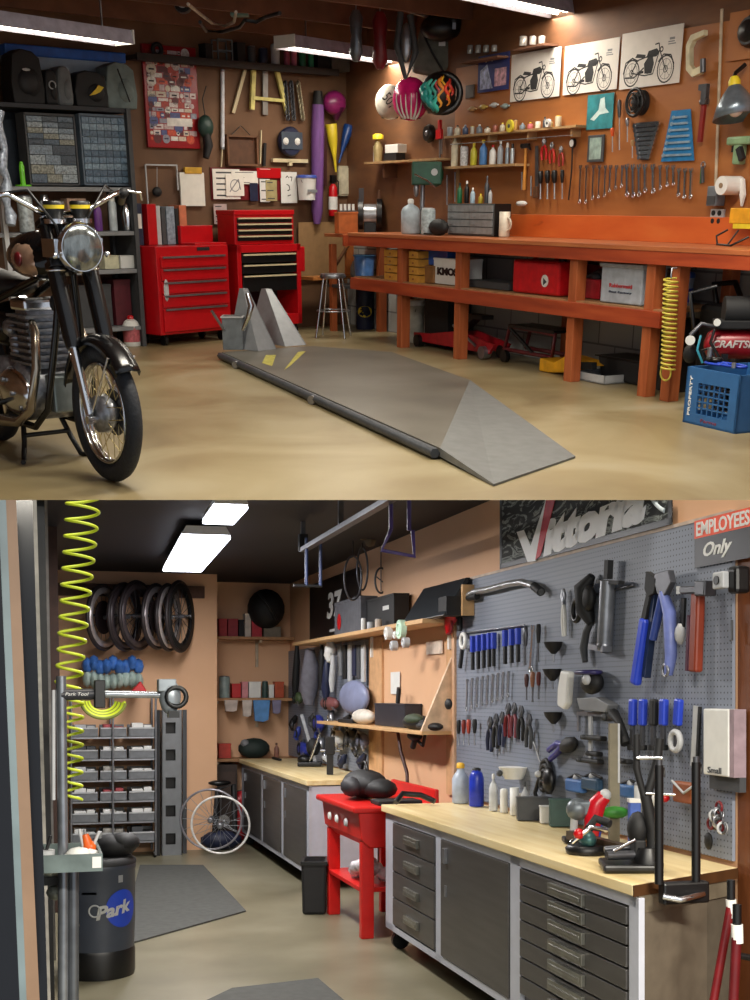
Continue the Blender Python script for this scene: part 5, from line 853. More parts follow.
def wedge(tl, br_, bl, lb, wd):
    # a right-angled gusset plate: upright back edge at tl, toe at br_
    base = R1.Z(*bl, .062); toe = R1.Z(*br_, .062); s = R1.s(base); h = (bl[1]-tl[1])*s*1.0; d = toe-base; L = d.length
    t = T(R1, 'wheel_chock', lb, 'wheel chock', Matrix.Translation(base) @ Matrix.Rotation(math.atan2(d.y, d.x), 4, 'Z'), 'grey wedges on the lift')
    G2 = mat('#73767c', .45, .15, .12); t.part('side_plate', G2, MB().prism([(0, 0), (L, 0), (L*.12, h), (0, h)], -.006, .006, XZ)); t.part('ramp_face', mat('#85888c', .45, .15, .12), MB().add([V((L*.12, 0, h)), V((L, 0, 0)), V((L, -wd, 0)), V((L*.12, -wd*.25, h)), V((0, -wd*.25, h)), V((0, 0, h)), V((0, -wd, 0)), V((0, 0, 0))], [(0, 3, 2, 1), (0, 5, 4, 3), (4, 6, 2, 3), (5, 7, 6, 4), (7, 1, 2, 6)]))
    return t
wedge((248, 291), (276, 349), (246, 346), 'tall grey steel wedge on the lift, left and nearer of the pair', .22)
wedge((263, 291), (306, 345), (268, 339), 'tall grey steel wedge on the lift, right and farther of the pair', .22)
t = floorat(R1, 'steel_box_stop', 'grey steel box stop at the head of the lift', 'stop', 223, 243, 318, 350, .062); t.part('body', mat('#6c7276', .45, .2), MB().bx(-t.w/2, t.w/2, 0, .18, 0, t.H), bev=.004); t.part('lever', STL, MB().cyl((-t.w*.4, 0, t.H*.6), (-t.w*.9, -.1, t.H*1.2), .012)); t.part('top_rim', LGR, MB().bx(-t.w*.55, t.w*.55, -.01, .19, t.H*.96, t.H))
t = floorat(R1, 'shiny_strap', 'silver strap hanging on the left wedge of the lift', 'strap', 244, 254, 293, 330, .25); t.solo(CHR, MB().tube([(0, -.03, .3), (.03, -.04, .2), (.0, -.04, .1), (-.05, -.02, 0)], [.02, .028, .022, .015], 8))
for k, pts in enumerate([[(266, 355), (276, 355), (272, 366), (262, 363)], [(298, 352), (306, 351), (290, 366), (284, 370)]]):
    q = [R1.Z(x, y, .0615) for x, y in pts]; t = T(R1, 'paint_patch', 'worn yellow paint patch at the foot of the %s wedge' % ['left', 'right'][k], 'paint patch', Matrix.Identity(4), 'yellow patches on the lift'); t.solo(mat('#b8b04a', .5, 0, .4, 30), MB().add(q, [(3, 2, 1, 0)]))
# ================================================================== MOTORCYCLE
def spokes(b, R, hub, w, n=20):
    for k in range(n):
        a = 2*PI*k/n; a2 = a+.35*(1 if k % 2 else -1); sg = 1 if (k//2) % 2 else -1
        b.cyl((hub*cos(a2), sg*w, hub*sin(a2)), (R*cos(a), 0, R*sin(a)), .0022, n=5)
Pf = R1.Z(112, 481)
HEAD = 38
t = T(R1, 'motorcycle', 'old black motorcycle with chrome headlight and spoked front wheel', 'motorcycle', Matrix.Translation(Pf) @ Matrix.Rotation(rad(HEAD-90-28), 4, 'Z'))
# local: x forward, y left, z up; front contact patch at the origin
BK = mat('#0b0b0d', .25); ENG = mat('#8d8f94', .35, .75, .35, 40, bump=.3)
St = Matrix.Translation((0, 0, .325)) @ Matrix.Rotation(rad(0), 4, 'Z')      # front wheel turned a little to its left
def ring_tyre(M, R, w):
    b = MB(M); prof = []
    n, m = 48, 10
    vs, fs = [], []
    for i in range(n):
        a = 2*PI*i/n
        for k in range(m):
            q = 2*PI*k/m; rr = R-w*.72+cos(q)*w*.72; vs.append((rr*cos(a), sin(q)*w*.62, rr*sin(a)))
    for i in range(n):
        for k in range(m): fs.append((i*m+k, i*m+(k+1) % m, ((i+1) % n)*m+(k+1) % m, ((i+1) % n)*m+k))
    return b.add(vs, fs, True)
def wheel(nm, M, R, w):
    o = t.part(nm, mat('#1d2026', .7, 0, .2, 60, bump=.4), ring_tyre(M, R, w), label='black tyre on a chrome rim')
    t.part('rim', CHR, MB(M).tor((0, 0, 0), R-w*1.5, .014, 'y', 40, 8).tor((0, .02, 0), R-w*1.5, .008, 'y', 40, 6).tor((0, -.02, 0), R-w*1.5, .008, 'y', 40, 6), parent=o)
    b = MB(M); spokes(b, R-w*1.5, .07, .035, 28); t.part('spoke', mat('#b8a878', .3, .8), b, parent=o)
    t.part('hub', ENG, MB(M).lathe([(.03, -.06), (.085, -.045), (.09, .0), (.05, .045), (.03, .06)], ax='y', n=22), parent=o)
    t.part('brake_disc', DST, MB(M).lathe([(.11, .04), (.11, .046)], ax='y', n=26), parent=o)
    return o
wheel('front_wheel', St, .325, .062)
wheel('rear_wheel', Matrix.Translation((-1.38, 0, .32)), .32, .065)
# fork along the steering axis
rk = rad(20); ax_ = V((-sin(rk), 0, cos(rk))); Sr = Matrix.Translation((0, 0, .325))
def fk(d, y, off=.0): return V((0, y, 0)) + ax_*d*1.13 + V((off, 0, 0))
for sg in (-1, 1):
    t.part('fork_lower', CHR, MB(Sr).tube([fk(.0, sg*.085), fk(.30, sg*.085)], .021, 10).cyl(fk(-.02, sg*.085)+V((0, -sg*.03, 0)), fk(-.02, sg*.085)+V((0, sg*.02, 0)), .02)); t.part('fork_cover', BK, MB(Sr).tube([fk(.28, sg*.085), fk(.33, sg*.085), fk(.6, sg*.085)], [.034, .041, .041], 12)); t.part('fork_ring', CHR, MB(Sr).tor(fk(.6, sg*.085), .041, .006)); t.part('fork_upper', BK, MB(Sr).tube([fk(.6, sg*.085), fk(.8, sg*.085)], .03, 10)); t.part('fork_cap', CHR, MB(Sr).lathe([(.028, 0), (.02, .02)], fk(.8, sg*.085), n=12))
t.part('triple_clamp', BK, MB(Sr).box(fk(.62, 0), (.07, .24, .035), ('Y', -rk)).box(fk(.79, 0), (.07, .24, .03), ('Y', -rk)), bev=.006); t.part('steering_head', BK, MB(Sr).cyl(fk(.58, 0, -.04), fk(.82, 0, -.04), .032))
# mudguard following the tyre, stays
b = MB(St); vs, fs = [], []; n = 22
for i in range(n+1):
    a = rad(38)+rad(125)*i/n
    for k, (yy, dr) in enumerate([(-.062, -.03), (-.055, .005), (0, .022), (.055, .005), (.062, -.03)]): rr = .345+dr; vs.append((rr*cos(a), yy, rr*sin(a)))
for i in range(n):
    for k in range(4): fs.append((i*5+k, i*5+k+1, (i+1)*5+k+1, (i+1)*5+k))
b.add(vs, fs, True); o = t.part('front_mudguard', BK, b); s_ = o.modifiers.new('th', 'SOLIDIFY'); s_.thickness = .004
for sg in (-1, 1): t.part('mudguard_stay', CHR, MB(St).cyl((0, sg*.075, 0), (.20*1.0, sg*.066, .275), .006, n=8).cyl((0, sg*.078, -.0), (-.2, sg*.066, .26), .006, n=8))
t.part('brake_arm', CHR, MB(St).cyl((0, -.07, 0), (-.06, -.075, .09), .01).cyl((-.06, -.075, .09), (-.13, -.08, .4), .004, n=6))
# headlight, gauges, bars
hl = fk(.70, 0)+V((.13, 0, -.01)); o = t.part('headlight', CHR, MB(Sr @ Matrix.Translation(hl)).lathe([(.02, -.12), (.075, -.09), (.107, -.02), (.112, .02), (.102, .035)], ax='x', n=28)); t.part('lens', mat('#7d8282', .15, .75, .5, 16, stretch=(1, 3, 1)), MB(Sr @ Matrix.Translation(hl)).lathe([(.103, .03), (.09, .045), (.05, .058), (0, .062)], ax='x', n=28), parent=o); t.part('headlight_ear', CHR, MB(Sr).bx(hl.x-.14, hl.x-.0, -.12, -.1, hl.z-.04, hl.z+.04).bx(hl.x-.14, hl.x-.0, .1, .12, hl.z-.04, hl.z+.04), parent=o); t.part('indicator_bolt', CHR, MB(Sr).ball(hl+V((.02, -.13, -.03)), .015, 8).ball(hl+V((.02, .13, -.03)), .015, 8), parent=o)
for sg in (-1, 1):
    g = fk(.86, sg*.065)+V((.10, 0, 0)); o = t.part('gauge', BLK, MB(Sr).lathe([(.03, -.06), (.045, -.02), (.048, .015), (.04, .022)], g, n=20)); t.part('band', YEL, MB(Sr).lathe([(.0465, -.012), (.0485, .004)], g, n=20, cap=False), parent=o); t.part('gauge_mount', CHR, MB(Sr).lathe([(.05, -.075), (.052, -.055)], g, n=20), parent=o)
top = fk(.83, 0)+V((.03, 0, 0))
t.part('handlebar', CHR, MB(Sr).tube([top+V(q) for q in ((-.20, -.40, .04), (-.08, -.36, .07), (.02, -.26, .08), (0, -.10, .0), (0, .10, .0), (.02, .26, .08), (-.08, .36, .10), (-.2, .42, .08))], .012, 8))
for sg in (-1, 1): t.part('grip', BLK, MB(Sr).tube([top+V((-.1, sg*.37, .08)), top+V((-.22, sg*.42, .05))], .019, 8)); t.part('lever', CHR, MB(Sr).tube([top+V((-.03, sg*.34, .10)), top+V((.02, sg*.40, .09)), top+V((-.1, sg*.47, .06))], .007, 6)); t.part('switch', BLKM, MB(Sr).ball(top+V((-.03, sg*.34, .09)), .025, 8))
t.part('control_cable', BLK, MB(Sr).tube([top+V((-.03, -.3, .08)), top+V((.1, -.2, .1)), top+V((.1, -.08, -.05)), top+V((0, 0, -.25))], .006, 6).tube([top+V((-.03, .3, .08)), top+V((.1, .18, .12)), top+V((.1, .06, -.05)), top+V((0, 0, -.25))], .006, 6))
# tank, seat, frame
tk = []; b = MB(); 
b.lathe([(.0, -.27), (.08, -.25), (.125, -.12), (.14, .05), (.11, .2), (0, .25)], (-.58, 0, 1.0), 'x', 24); b.v = [(x, y*.95, 1.0+(z-1.0)*(.95 if z > 1.0 else .75)) for x, y, z in b.v]
o = t.part('fuel_tank', mat('#0e0e10', .15, .3), b)
t.part('tank_panel', mat('#c9a58c', .2, .6, .4, 9), MB(Matrix.Translation((-.55, 0, 1.0))).ball((0, -.075, 0), (.17, .065, .085), 18).ball((0, .075, 0), (.17, .065, .085), 18), parent=o, label='chrome knee panel'); t.part('tank_badge', mat('#5a1218', .3), MB().ball((-.53, -.14, 1.0), (.04, .012, .035), 12), parent=o); t.part('filler_cap', CHR, MB().lathe([(.035, 0), (.03, .025)], (-.5, 0, 1.11), n=16), parent=o)
t.part('seat', mat('#131316', .5), MB().ball((-1.08, 0, .86), (.33, .13, .065), 18).ball((-1.3, 0, .88), (.16, .12, .06), 14)); t.part('side_cover', BK, MB().ball((-1.02, 0, .66), (.17, .14, .12), 14))
for sg in (-1, 1): t.part('frame', BK, MB().tube([(-.3, sg*.03, .98), (-.34, sg*.06, .7), (-.42, sg*.11, .3), (-.55, sg*.13, .2), (-1.0, sg*.13, .2), (-1.1, sg*.12, .5), (-1.0, sg*.1, .78), (-.4, sg*.03, .95)], .018, 8)); t.part('shock_absorber', CHR, MB().cyl((-1.36, sg*.15, .36), (-1.22, sg*.15, .78), .022)); t.part('swingarm', BK, MB().bar((-1.38, sg*.12, .32), (-1.0, sg*.12, .34), .03))
# engine
e = t.part('engine', ENG, MB().lathe([(.11, -.16), (.145, -.13), (.15, .13), (.11, .16)], (-.68, 0, .36), 'y', 24).lathe([(.08, -.17), (.12, -.14), (.12, .14), (.08, .17)], (-.9, 0, .4), 'y', 22).bx(-.95, -.6, -.12, .12, .25, .45), bev=.0)
b = MB()
for k in range(8): z = .5+k*.032; b.bx(-.76-.02, -.56+.02, -.13, .13, z, z+.012)
b.bx(-.73, -.59, -.10, .10, .46, .76); t.part('cylinder_fins', ENG, b, parent=e); t.part('rocker_cover', CHR, MB().bx(-.75, -.57, -.12, .12, .755, .81), parent=e, bev=.015); t.part('side_case', CHR, MB().ball((-.72, -.15, .36), (.2, .045, .12), 20).ball((-.72, .15, .36), (.2, .045, .12), 20), parent=e, label='polished side case'); t.part('carburettor', STL, MB().ball((-.84, -.08, .66), (.06, .05, .05), 12).cyl((-.8, -.08, .62), (-.8, -.08, .54), .035), parent=e)
for k, z in enumerate((.30, .36, .42)): t.part('bolt', STL, MB().lathe([(.012, -.205), (.012, -.19)], (-.55-.1*k, 0, z), 'y', 8), parent=e)
for sg in (-1, 1): t.part('exhaust_pipe', mat('#a89e90', .22, .9, .2, 6), MB().tube([(-.56, sg*.09, .7), (-.46, sg*.12, .66), (-.42, sg*.15, .5), (-.47, sg*.18, .3), (-.62, sg*.19, .22), (-.9, sg*.19, .2), (-1.5, sg*.2, .24)], [.022, .022, .022, .022, .023, .035, .04], 12))
t.part('chain_case', CHR, MB().bx(-1.38, -.95, .1, .125, .28, .38), bev=.01)
t.part('horn', BLKM, MB().lathe([(.05, 0), (.03, .05)], (-.42, 0, .8), 'x', 14)); t.part('oil_cooler_box', mat('#7f8888', .35, .6), MB().bx(-.5, -.4, -.08, .08, .28, .46), bev=.01)
for sg in (-1, 1): t.part('stand_leg', BLK, MB().tube([(-.78, sg*.1, .22), (-.72, sg*.13, .1), (-.68, sg*.16, .012), (-.64, sg*.18, .012)], .014, 8)); t.part('footrest', BLK, MB().cyl((-.8, sg*.14, .3), (-.8, sg*.28, .3), .014))
t.part('stand_crossbar', BLK, MB().cyl((-.73, -.12, .13), (-.73, .12, .13), .012)); t.part('rear_mudguard', BK, MB().tor((-1.38, 0, .32), .37, .05, 'y', 18, 6, a0=rad(20), a1=rad(150)))
# ================================================================== LOWER ROOM
PEACH = multi('peach_paint', (1, 1, 1), [(.3, '#d2a47e'), (.7, '#dcae88')], scale=1.5, rough=.6)
CONC2 = multi('grey_brown_concrete', (1, 1, 1), [(.3, '#68634f'), (.5, '#7a745f'), (.7, '#8b8570')], scale=1.4, rough=.35, bump=.04)
CEIL2 = mat('#0d101c', .6, 0, .3, 3); PEG = pegboard_mat('#7b8290'); MAPLE = multi('maple_top', (6, .5, 6), [(.3, '#d8bf86'), (.5, '#e6d09c'), (.7, '#eddcb0')], scale=3, rough=.35)
CABG = mat('#5f5d5c', .35, .55, .15, 8, stretch=(1, .3, 3)); FRM = mat('#c3c7d4', .4, .2, .06); DKGL = mat('#0a0b10', .15, 0, .1)
xa = R2.Y(217, 700, YV).x
struct(R2, 'floor', CONC2, MB().bx(-1.5, 3.6, 2.0, 13.2, -.08, 0))
struct(R2, 'wall_back', PEACH, MB().bx(-1.2, xa, YV, YV+.1, 0, 2.8)); struct(R2, 'wall_back_alcove', PEACH, MB().bx(xa-.1, XV+.1, YA, YA+.1, 0, 2.8)); struct(R2, 'wall_back_return', PEACH, MB().bx(xa-.1, xa, YV+.1, YA, 0, 2.8))
struct(R2, 'wall_right', PEACH, MB().bx(XV, XV+.1, 4.29, YA+.1, 0, 2.95)); struct(R2, 'ceiling', CEIL2, MB().bx(-1.3, XV+.2, 5.0, YA+.2, 2.8, 2.86)); struct(R2, 'door_1', mat('#6e3c1c', .5, 0, .2, 6, stretch=(4, 4, .5)), MB().bx(XV+.0, XV+.08, 2.2, 4.29, 0, 2.3))
xl = [R2.Z(*p, 0) for p in ((30, 1200), (46, 860))]
struct(R2, 'wall_left', DKGL, MB().bx(-.42, -.32, 2.2, 12.2, 0, 2.8)); struct(R2, 'trim_2', mat('#3b2a22', .6), MB().bx(-.32, -.1, 7.0, 12.2, 2.45, 2.8))
def vpost(nm, x0, x1, d, m, z1=2.75, dy=.08, yt=None):
    p, q = R2.Y(x0, 700, d), R2.Y(x1, 700, d); return struct(R2, nm, m, MB().bx(p.x, q.x, d, d+dy, 0, z1))
def lpost(nm, t0, t1, b0, b1, d, m, dy=.06):
    q = [R2.Y(t0, 480, d), R2.Y(t1, 480, d), R2.Y(b1, 1010, d), R2.Y(b0, 1010, d)]
    b = MB().add(q+[p+V((0, dy, 0)) for p in q], [(0, 3, 2, 1), (4, 5, 6, 7), (0, 1, 5, 4), (1, 2, 6, 5), (2, 3, 7, 6), (3, 0, 4, 7)]); return struct(R2, nm, m, b)
lpost('trim_3', -30, -3, -10, 20, 3.6, DKGL); lpost('trim_4', -3, 5, 19, 27, 3.62, mat('#66757a', .5, 0, .3, 4)); lpost('trim_5', 5, 15, 26, 40, 3.63, mat('#7d6450', .6, 0, .25, 3)); lpost('trim_6', 12, 32, 36, 48, 3.9, DKGL, .2)
lpost('trim_7', 29, 36, 44, 51, 5.2, mat('#b0aca4', .5)); lpost('trim_8', 34, 44, 50, 55, 5.8, BLK, .2); lpost('trim_9', 43, 47, 52, 57, 7.4, mat('#8f8b88', .5)); lpost('trim_10', 40, 56, 50, 66, 9.0, mat('#3f2a22', .7), .1)
struct(R2, 'wall_right_lintel', PEACH, MB().bx(XV, XV+.1, 2.2, 4.29, 2.3, 2.95))
# rubber mats
for k, q in enumerate([[(135, 930), (138, 867), (206, 866), (240, 905), (236, 926)], [(205, 1003), (232, 990), (318, 980), (345, 1003)]]):
    P = [R2.Z(*p, 0) for p in q]
    if k == 0: P = [R2.Z(118, 948), R2.Z(140, 866), R2.Z(203, 866), R2.Z(246, 912)]
    b = MB(); n = len(P); b.add([p+V((0, 0, .002)) for p in P]+[p+V((0, 0, .012)) for p in P], [tuple(range(n))[::-1], tuple(range(n, 2*n))]+[(i, (i+1) % n, n+(i+1) % n, n+i) for i in range(n)])
    T(R2, 'floor_mat', ['dark grey rubber mat on the floor between the bin and the back cabinet', 'dark grey rubber mat on the floor in the foreground'][k], 'mat', Matrix.Identity(4), 'rubber floor mats').solo(mat('#4a4b48', .8, 0, .2, 20), b)
# ceiling lights
EM2 = mat('#eef2ff', .5, 0, 0, emit=7)
def panel(pts, lb, z, e):
    P = [R2.Z(*p, z) for p in pts]; c = sum(P, V())/4; d = (P[1]+P[2]-P[0]-P[3])/2; w_ = (P[3]+P[2]-P[0]-P[1])/2; L, W = d.length, w_.length
    t = T(R2, 'ceiling_light', lb, 'ceiling light', Matrix.Translation(c) @ Matrix.Rotation(math.atan2(d.y, d.x), 4, 'Z'), 'ceiling lights of the lower workshop'); t.part('housing', WHT, MB().prism([(-W/2, 0), (-W*.4, .06), (W*.4, .06), (W/2, 0)], -L/2, L/2, Matrix.Rotation(PI/2, 4, 'Z') @ Matrix.Rotation(PI/2, 4, 'X'))); t.part('diffuser', EM2, MB().bx(-L/2, L/2, -W/2, W/2, -.03, -.004), bev=.01)
    l = bpy.data.lights.new('lamp', 'AREA'); l.shape = 'RECTANGLE'; l.size = L*.9; l.size_y = W; l.energy = e; l.color = (1, .96, .92); o = bpy.data.objects.new('lamp', l); C.objects.link(o); o.matrix_world = R2.M @ t.M @ Matrix.Translation((0, 0, -.05))
panel([(168, 566), (192, 533), (220, 536), (196, 571)], 'bright white ceiling light over the back of the room, the farther one', 2.7, 70)
panel([(202, 519), (215, 503), (247, 505), (234, 521)], 'bright white ceiling light, the nearer one cut by the top of the lower room', 2.7, 70)
for k, (x, y, e) in enumerate([(.2, 1.0, 170), (2.1, .9, 330)]):  # added out-of-view fill lamps, brightening the near part of the lower room
    t = fixture(R2, (x-.6, y, 2.75), (x+.6, y, 2.75), 2.75, .3, .06, ['added unseen fill light over the viewer, left of two', 'added unseen fill light over the viewer, right of two'][k], 2, EM2, False, e)
# ---- steel cabinets with a wood top
def steelcab(lb, ya, yb, stiles, secs, grp=None, endm=None, sl=0):
    """ya near end, yb far end; stiles: y of the white frame bars; secs: list of drawer heights or 'door'"""
    t = T(R2, 'steel_cabinet', lb, 'cabinet', Matrix.Translation((XC, ya, 0))); Lc = yb-ya; Dp = XV-XC-.04
    t.part('body', CABG, MB().prism([(.02, .02), (Dp, .02+sl), (Dp, Lc-.02), (.02, Lc-.02)], .12, .84)); t.part('end_panel', endm or mat('#6a6154', .5, .1, .15), MB().prism([(.02, 0), (Dp*.72, sl*.72), (Dp*.72, .02+sl*.72), (.02, .02)], .12, .84)); t.part('end_panel', endm or mat('#5c554a', .5, .1, .15), MB().prism([(Dp*.72, sl*.72), (Dp, sl), (Dp, .02+sl), (Dp*.72, .02+sl*.72)], .12, .84))
    f = MB().bx(-.005, .02, 0, Lc, .12, .16).bx(-.005, .02, 0, Lc, .80, .845)
    for s0, s1 in stiles: f.bx(-.005, .02, s0-ya, s1-ya, .12, .84)
    t.part('frame', FRM, f, bev=.002); t.part('worktop', MAPLE, MB().prism([(-.03, -.02), (Dp+.02, sl-.01), (Dp+.02, Lc+.02), (-.03, Lc+.02)], .848, .89), bev=.004)
    if sl: t.part('worktop_end', mat('#4a2e16', .5, 0, .2), MB().prism([(-.028, -.026), (Dp+.02, sl-.016), (Dp+.02, sl-.008), (-.028, -.018)], .846, .888)); t.part('end_rail', mat('#6f6656', .5, .1), MB().prism([(.0, -.012), (Dp, sl-.012), (Dp, sl), (.0, 0)], .78, .846))
    for x in (.06, Dp-.06):
        for y in (.1, Lc-.1): t.part('caster', BLK, MB().cyl((x, y-.02, .055), (x, y+.02, .055), .055, n=16).bx(x-.03, x+.03, y-.03, y+.03, .08, .12))
    for (s0, s1), sec in zip(secs[0], secs[1]):
        a, b = s0-ya, s1-ya
        if sec == 'door':
            d = t.part('door', CABG, MB().bx(-.012, .01, a+.01, b-.01, .165, .797), bev=.003); t.part('handle', STL, MB().bx(-.03, -.01, b-.12, b-.08, .68, .76).bx(-.02, -.01, b-.11, b-.09, .5, .56), parent=d)
        else:
            z = .797
            for h in sec:
                if z-h < .15: break
                d = t.part('drawer', CABG, MB().bx(-.012, .01, a+.01, b-.01, z-h+.004, z-.004), bev=.003); m = (a+b)/2; w = min(.36, (b-a)*.32)
                if t.hd: t.part('handle', mat('#8f8f88', .3, .8), MB().bx(-.03, -.012, m-w/2, m+w/2, z-h*.5-.024, z-h*.5+.024).bx(-.034, -.03, m-w/2+.02, m+w/2-.02, z-h*.5-.008, z-h*.5+.008), parent=d, bev=.004)
                z -= h
    return t
T.hd = True
def yx(px, y=850): return R2.X(px, y, XC).y
Y0 = 4.0; st = [(yx(640), yx(630)), (yx(521), yx(511)), (yx(442), yx(436.5)), (yx(394), yx(386.5))]
FC = steelcab('front grey steel cabinet with drawers and a door under a pale wood top', Y0, st[3][1], st, ([(st[0][1], st[1][0]), (st[1][1], st[2][0]), (st[2][1], st[3][0])], [[.075]*2+[.085]*6, 'door', [.15, .15, .16, .17]]), sl=.27)
st = [(yx(306), yx(303)), (yx(284.5), yx(282)), (yx(264), yx(262)), (yx(249.5), yx(247))]; st = [(9.42, 9.5)]+st[1:]
BC = steelcab('back grey steel cabinet with three bays and a white end panel', 9.42, 12.6, [(9.42, 9.5), (yx(284.5, 830), yx(282, 830)), (yx(264, 830), yx(262, 830)), (12.45, 12.6)], ([(9.5, yx(284.5, 830)), (yx(282, 830), yx(264, 830)), (yx(262, 830), 12.45)], ['door', 'door', 'door']), endm=mat('#c2c6d6', .45, 0, .06))
CT = .892
# ---- pegboards, banner, signs
t = rect(PW, 'pegboard', 'large grey pegboard full of tools behind the front cabinet', 'pegboard', 460, 690, 743, 700, .01); y0, y1 = R2.X(459, 700, XV).y, 4.30
t.M = PW.W(PW.pt(-(y0+y1)/2, 1.61, .004)); Wp = y0-y1; t.part('board', PEG, MB().bx(-Wp/2, Wp/2, -.70, .72, 0, .014)); t.part('top_strip', mat('#c8b4a4', .6), MB().bx(-Wp/2, Wp/2, .72, .735, 0, .018)); t.part('edge_post', mat('#c8a080', .6), MB().bx(-Wp/2-.05, -Wp/2, -.70, .4, 0, .03))
yb0, yb1 = R2.X(290, 700, XV).y, R2.X(372, 700, XV).y
t = T(R2, 'pegboard', 'smaller grey pegboard with tools behind the back cabinet', 'pegboard', PW.W(PW.pt(-(yb0+yb1)/2, 1.5, .004))); t.part('board', PEG, MB().bx(-(yb0-yb1)/2, (yb0-yb1)/2, -.6, .55, 0, .014))
t = T(R2, 'banner', 'black and white banner lettered Vittoria above the front pegboard', 'banner', Matrix.Identity(4)); a, b = PW.uv(PW.at(500, 576, .03)), PW.uv(PW.at(672, 530, .03)); W = b[0]-a[0]; zb = 2.345; Hb = .5
t.M = PW.W(PW.pt((a[0]+b[0])/2, zb+Hb/2, .03)); random.seed(9)
t.part('cloth', multi('banner_print', (1, 3, 1), [(.0, '#0c0d0d'), (.52, '#141616'), (.6, '#8d9490'), (.68, '#15181a'), (.8, '#4a504c')], scale=4, rough=.7, dist=3), MB().bx(-W/2, W/2, -Hb/2, Hb/2, -.004, 0)); t.part('border', BLK, MB().bx(-W/2, W/2, -Hb/2, -Hb/2+.03, 0, .002).bx(-W/2, -W/2+.03, -Hb/2, Hb/2, 0, .002).bx(W/2-.03, W/2, -Hb/2, Hb/2, 0, .002))
U = lambda x, y: PW.uv(PW.at(x, y, .03)); o_ = ((a[0]+b[0])/2, zb+Hb/2); q = lambda x, y: (U(x, y)[0]-o_[0], U(x, y)[1]-o_[1]); LW = mat('#eef0f4', .5, 0, .03)
l0, l1 = q(544, 557), q(641, 523); h_ = .2
t.part('lettering', LW, textmesh('ittoria', l1[0]-l0[0]+.06, h_, Matrix.Translation(((l0[0]+l1[0])/2+.02, (l0[1]+l1[1])/2+h_/2, .001)) @ Matrix.Rotation(math.atan2(l1[1]-l0[1], l1[0]-l0[0]), 4, 'Z'), LW, .22, .07)); t.part('lettering', LW, MB().prism([q(517, 532), q(524, 530), q(531, 546), q(546, 500), q(551, 500), q(536, 561), q(528, 562)][::-1], 0, .003)); t.part('stroke', mat('#c8283c', .5), MB().prism([q(547, 499), q(556, 499), q(541, 556), q(536, 560)][::-1], .003, .005)); t.part('stroke', mat('#c9d4d8', .5), MB().tor((W*.52, .1, .0), Hb*.6, .012, 'z', 20, 5, a0=rad(120), a1=rad(250)))
t = T(R2, 'sign', 'black sign reading EMPLOYEES Only at the right of the pegboard', 'sign', Matrix.Identity(4)); a = PW.uv(PW.at(694.5, 568, .03)); W, H = .43, .2; t.M = PW.W(PW.pt(a[0]+W/2, a[1]+H/2, .03)); t.part('plate', mat('#17181f', .4), MB().bx(-W/2, W/2, -H/2, H/2, -.004, 0)); t.part('band', mat('#e8583a', .5), MB().bx(-W/2, W/2, H*.12, H/2, 0, .001)); t.part('lettering', mat('#f2e9e2', .5), textmesh('EMPLOYEES', W*.92, H*.3, Matrix.Translation((0, H*.31, .001)), WHT, 0, .02)); t.part('lettering', WHT, textmesh('Only', W*.5, H*.38, Matrix.Translation((-W*.08, -H*.2, .001)), WHT, .35, .02))
# ---- tools on the front pegboard
K = .035
def hp(nm, cat, lb, xt, yt, xb, yb, off=K, grp=None): return hang(PW, nm, lb, cat, xt, yt, xb, yb, off, grp)
PBLU = mat('#2b45c0', .35, 0, .1); G = 'blue-handled tools in the upper row'
for k, (x, y) in enumerate([(475, 636), (480.5, 635), (486, 634), (491.5, 633), (496, 632.5), (507.5, 630), (514, 629), (520.5, 628)]):
    t = hp('hex_driver', 'hex driver', '%s blue-handled driver in the upper left row, %s' % (ORD[k if k < 5 else k-5], 'in the group of five' if k < 5 else 'in the group of three'), x, y, x, y+34, K, G); w = .03; t.part('handle', PBLU, MB().bx(-w/2, w/2, -t.L*.48, 0, 0, .03), bev=.004); t.part('shaft', BLKM, MB().bx(-w*.4, w*.4, -t.L, -t.L*.48, .005, .025), bev=.003)
t = hp('ring_tool', 'tool', 'white ring-headed tool at the left end of the blue drivers', 467, 632, 463, 668); t.part('ring', WHT, MB().tor((0, -.06, .02), .045, .014)); t.part('handle', BLKM, MB().bx(-.012, .012, -t.L, -.1, .01, .03))
t = hp('driver_rail', 'rack', 'thin steel rail the blue drivers hang from', 464, 633, 525, 625); t.solo(STL, MB().tube([(0, 0, 0), (0, -t.L, 0)], .006, 6))
for k in range(9):
    x = 468+k*5.2; y = 679-k*1.0; t = hp('combination_wrench', 'wrench', '%s of nine thin wrenches in the row under the blue drivers' % ORD[k], x, y, x-1, y+32-k*.7, K, 'wrenches under the blue drivers'); wrench(t, t.L, .03, STL)
t = hp('long_wrench', 'wrench', 'long bright wrench right of the blue drivers', 535, 625, 532, 673); wrench(t, t.L, .05)
for k, (x, y0_, y1_, m) in enumerate([(528, 627, 665, DST), (541, 624, 662, BLKM), (529, 674, 700, mat('#4a2a2a', .5)), (535, 672, 702, mat('#8a5a40', .5)), (541, 672, 699, mat('#5e2420', .5))]):
    t = hp('file', 'file', ['dark file left of the long bright wrench', 'black file right of the long bright wrench', 'maroon-handled file under the long wrench, left', 'tan-handled file under the long wrench, middle', 'dark red-handled file under the long wrench, right'][k], x, y0_, x, y1_, K, 'files on the pegboard'); driver(t, t.L, .03, m, DST, .5)
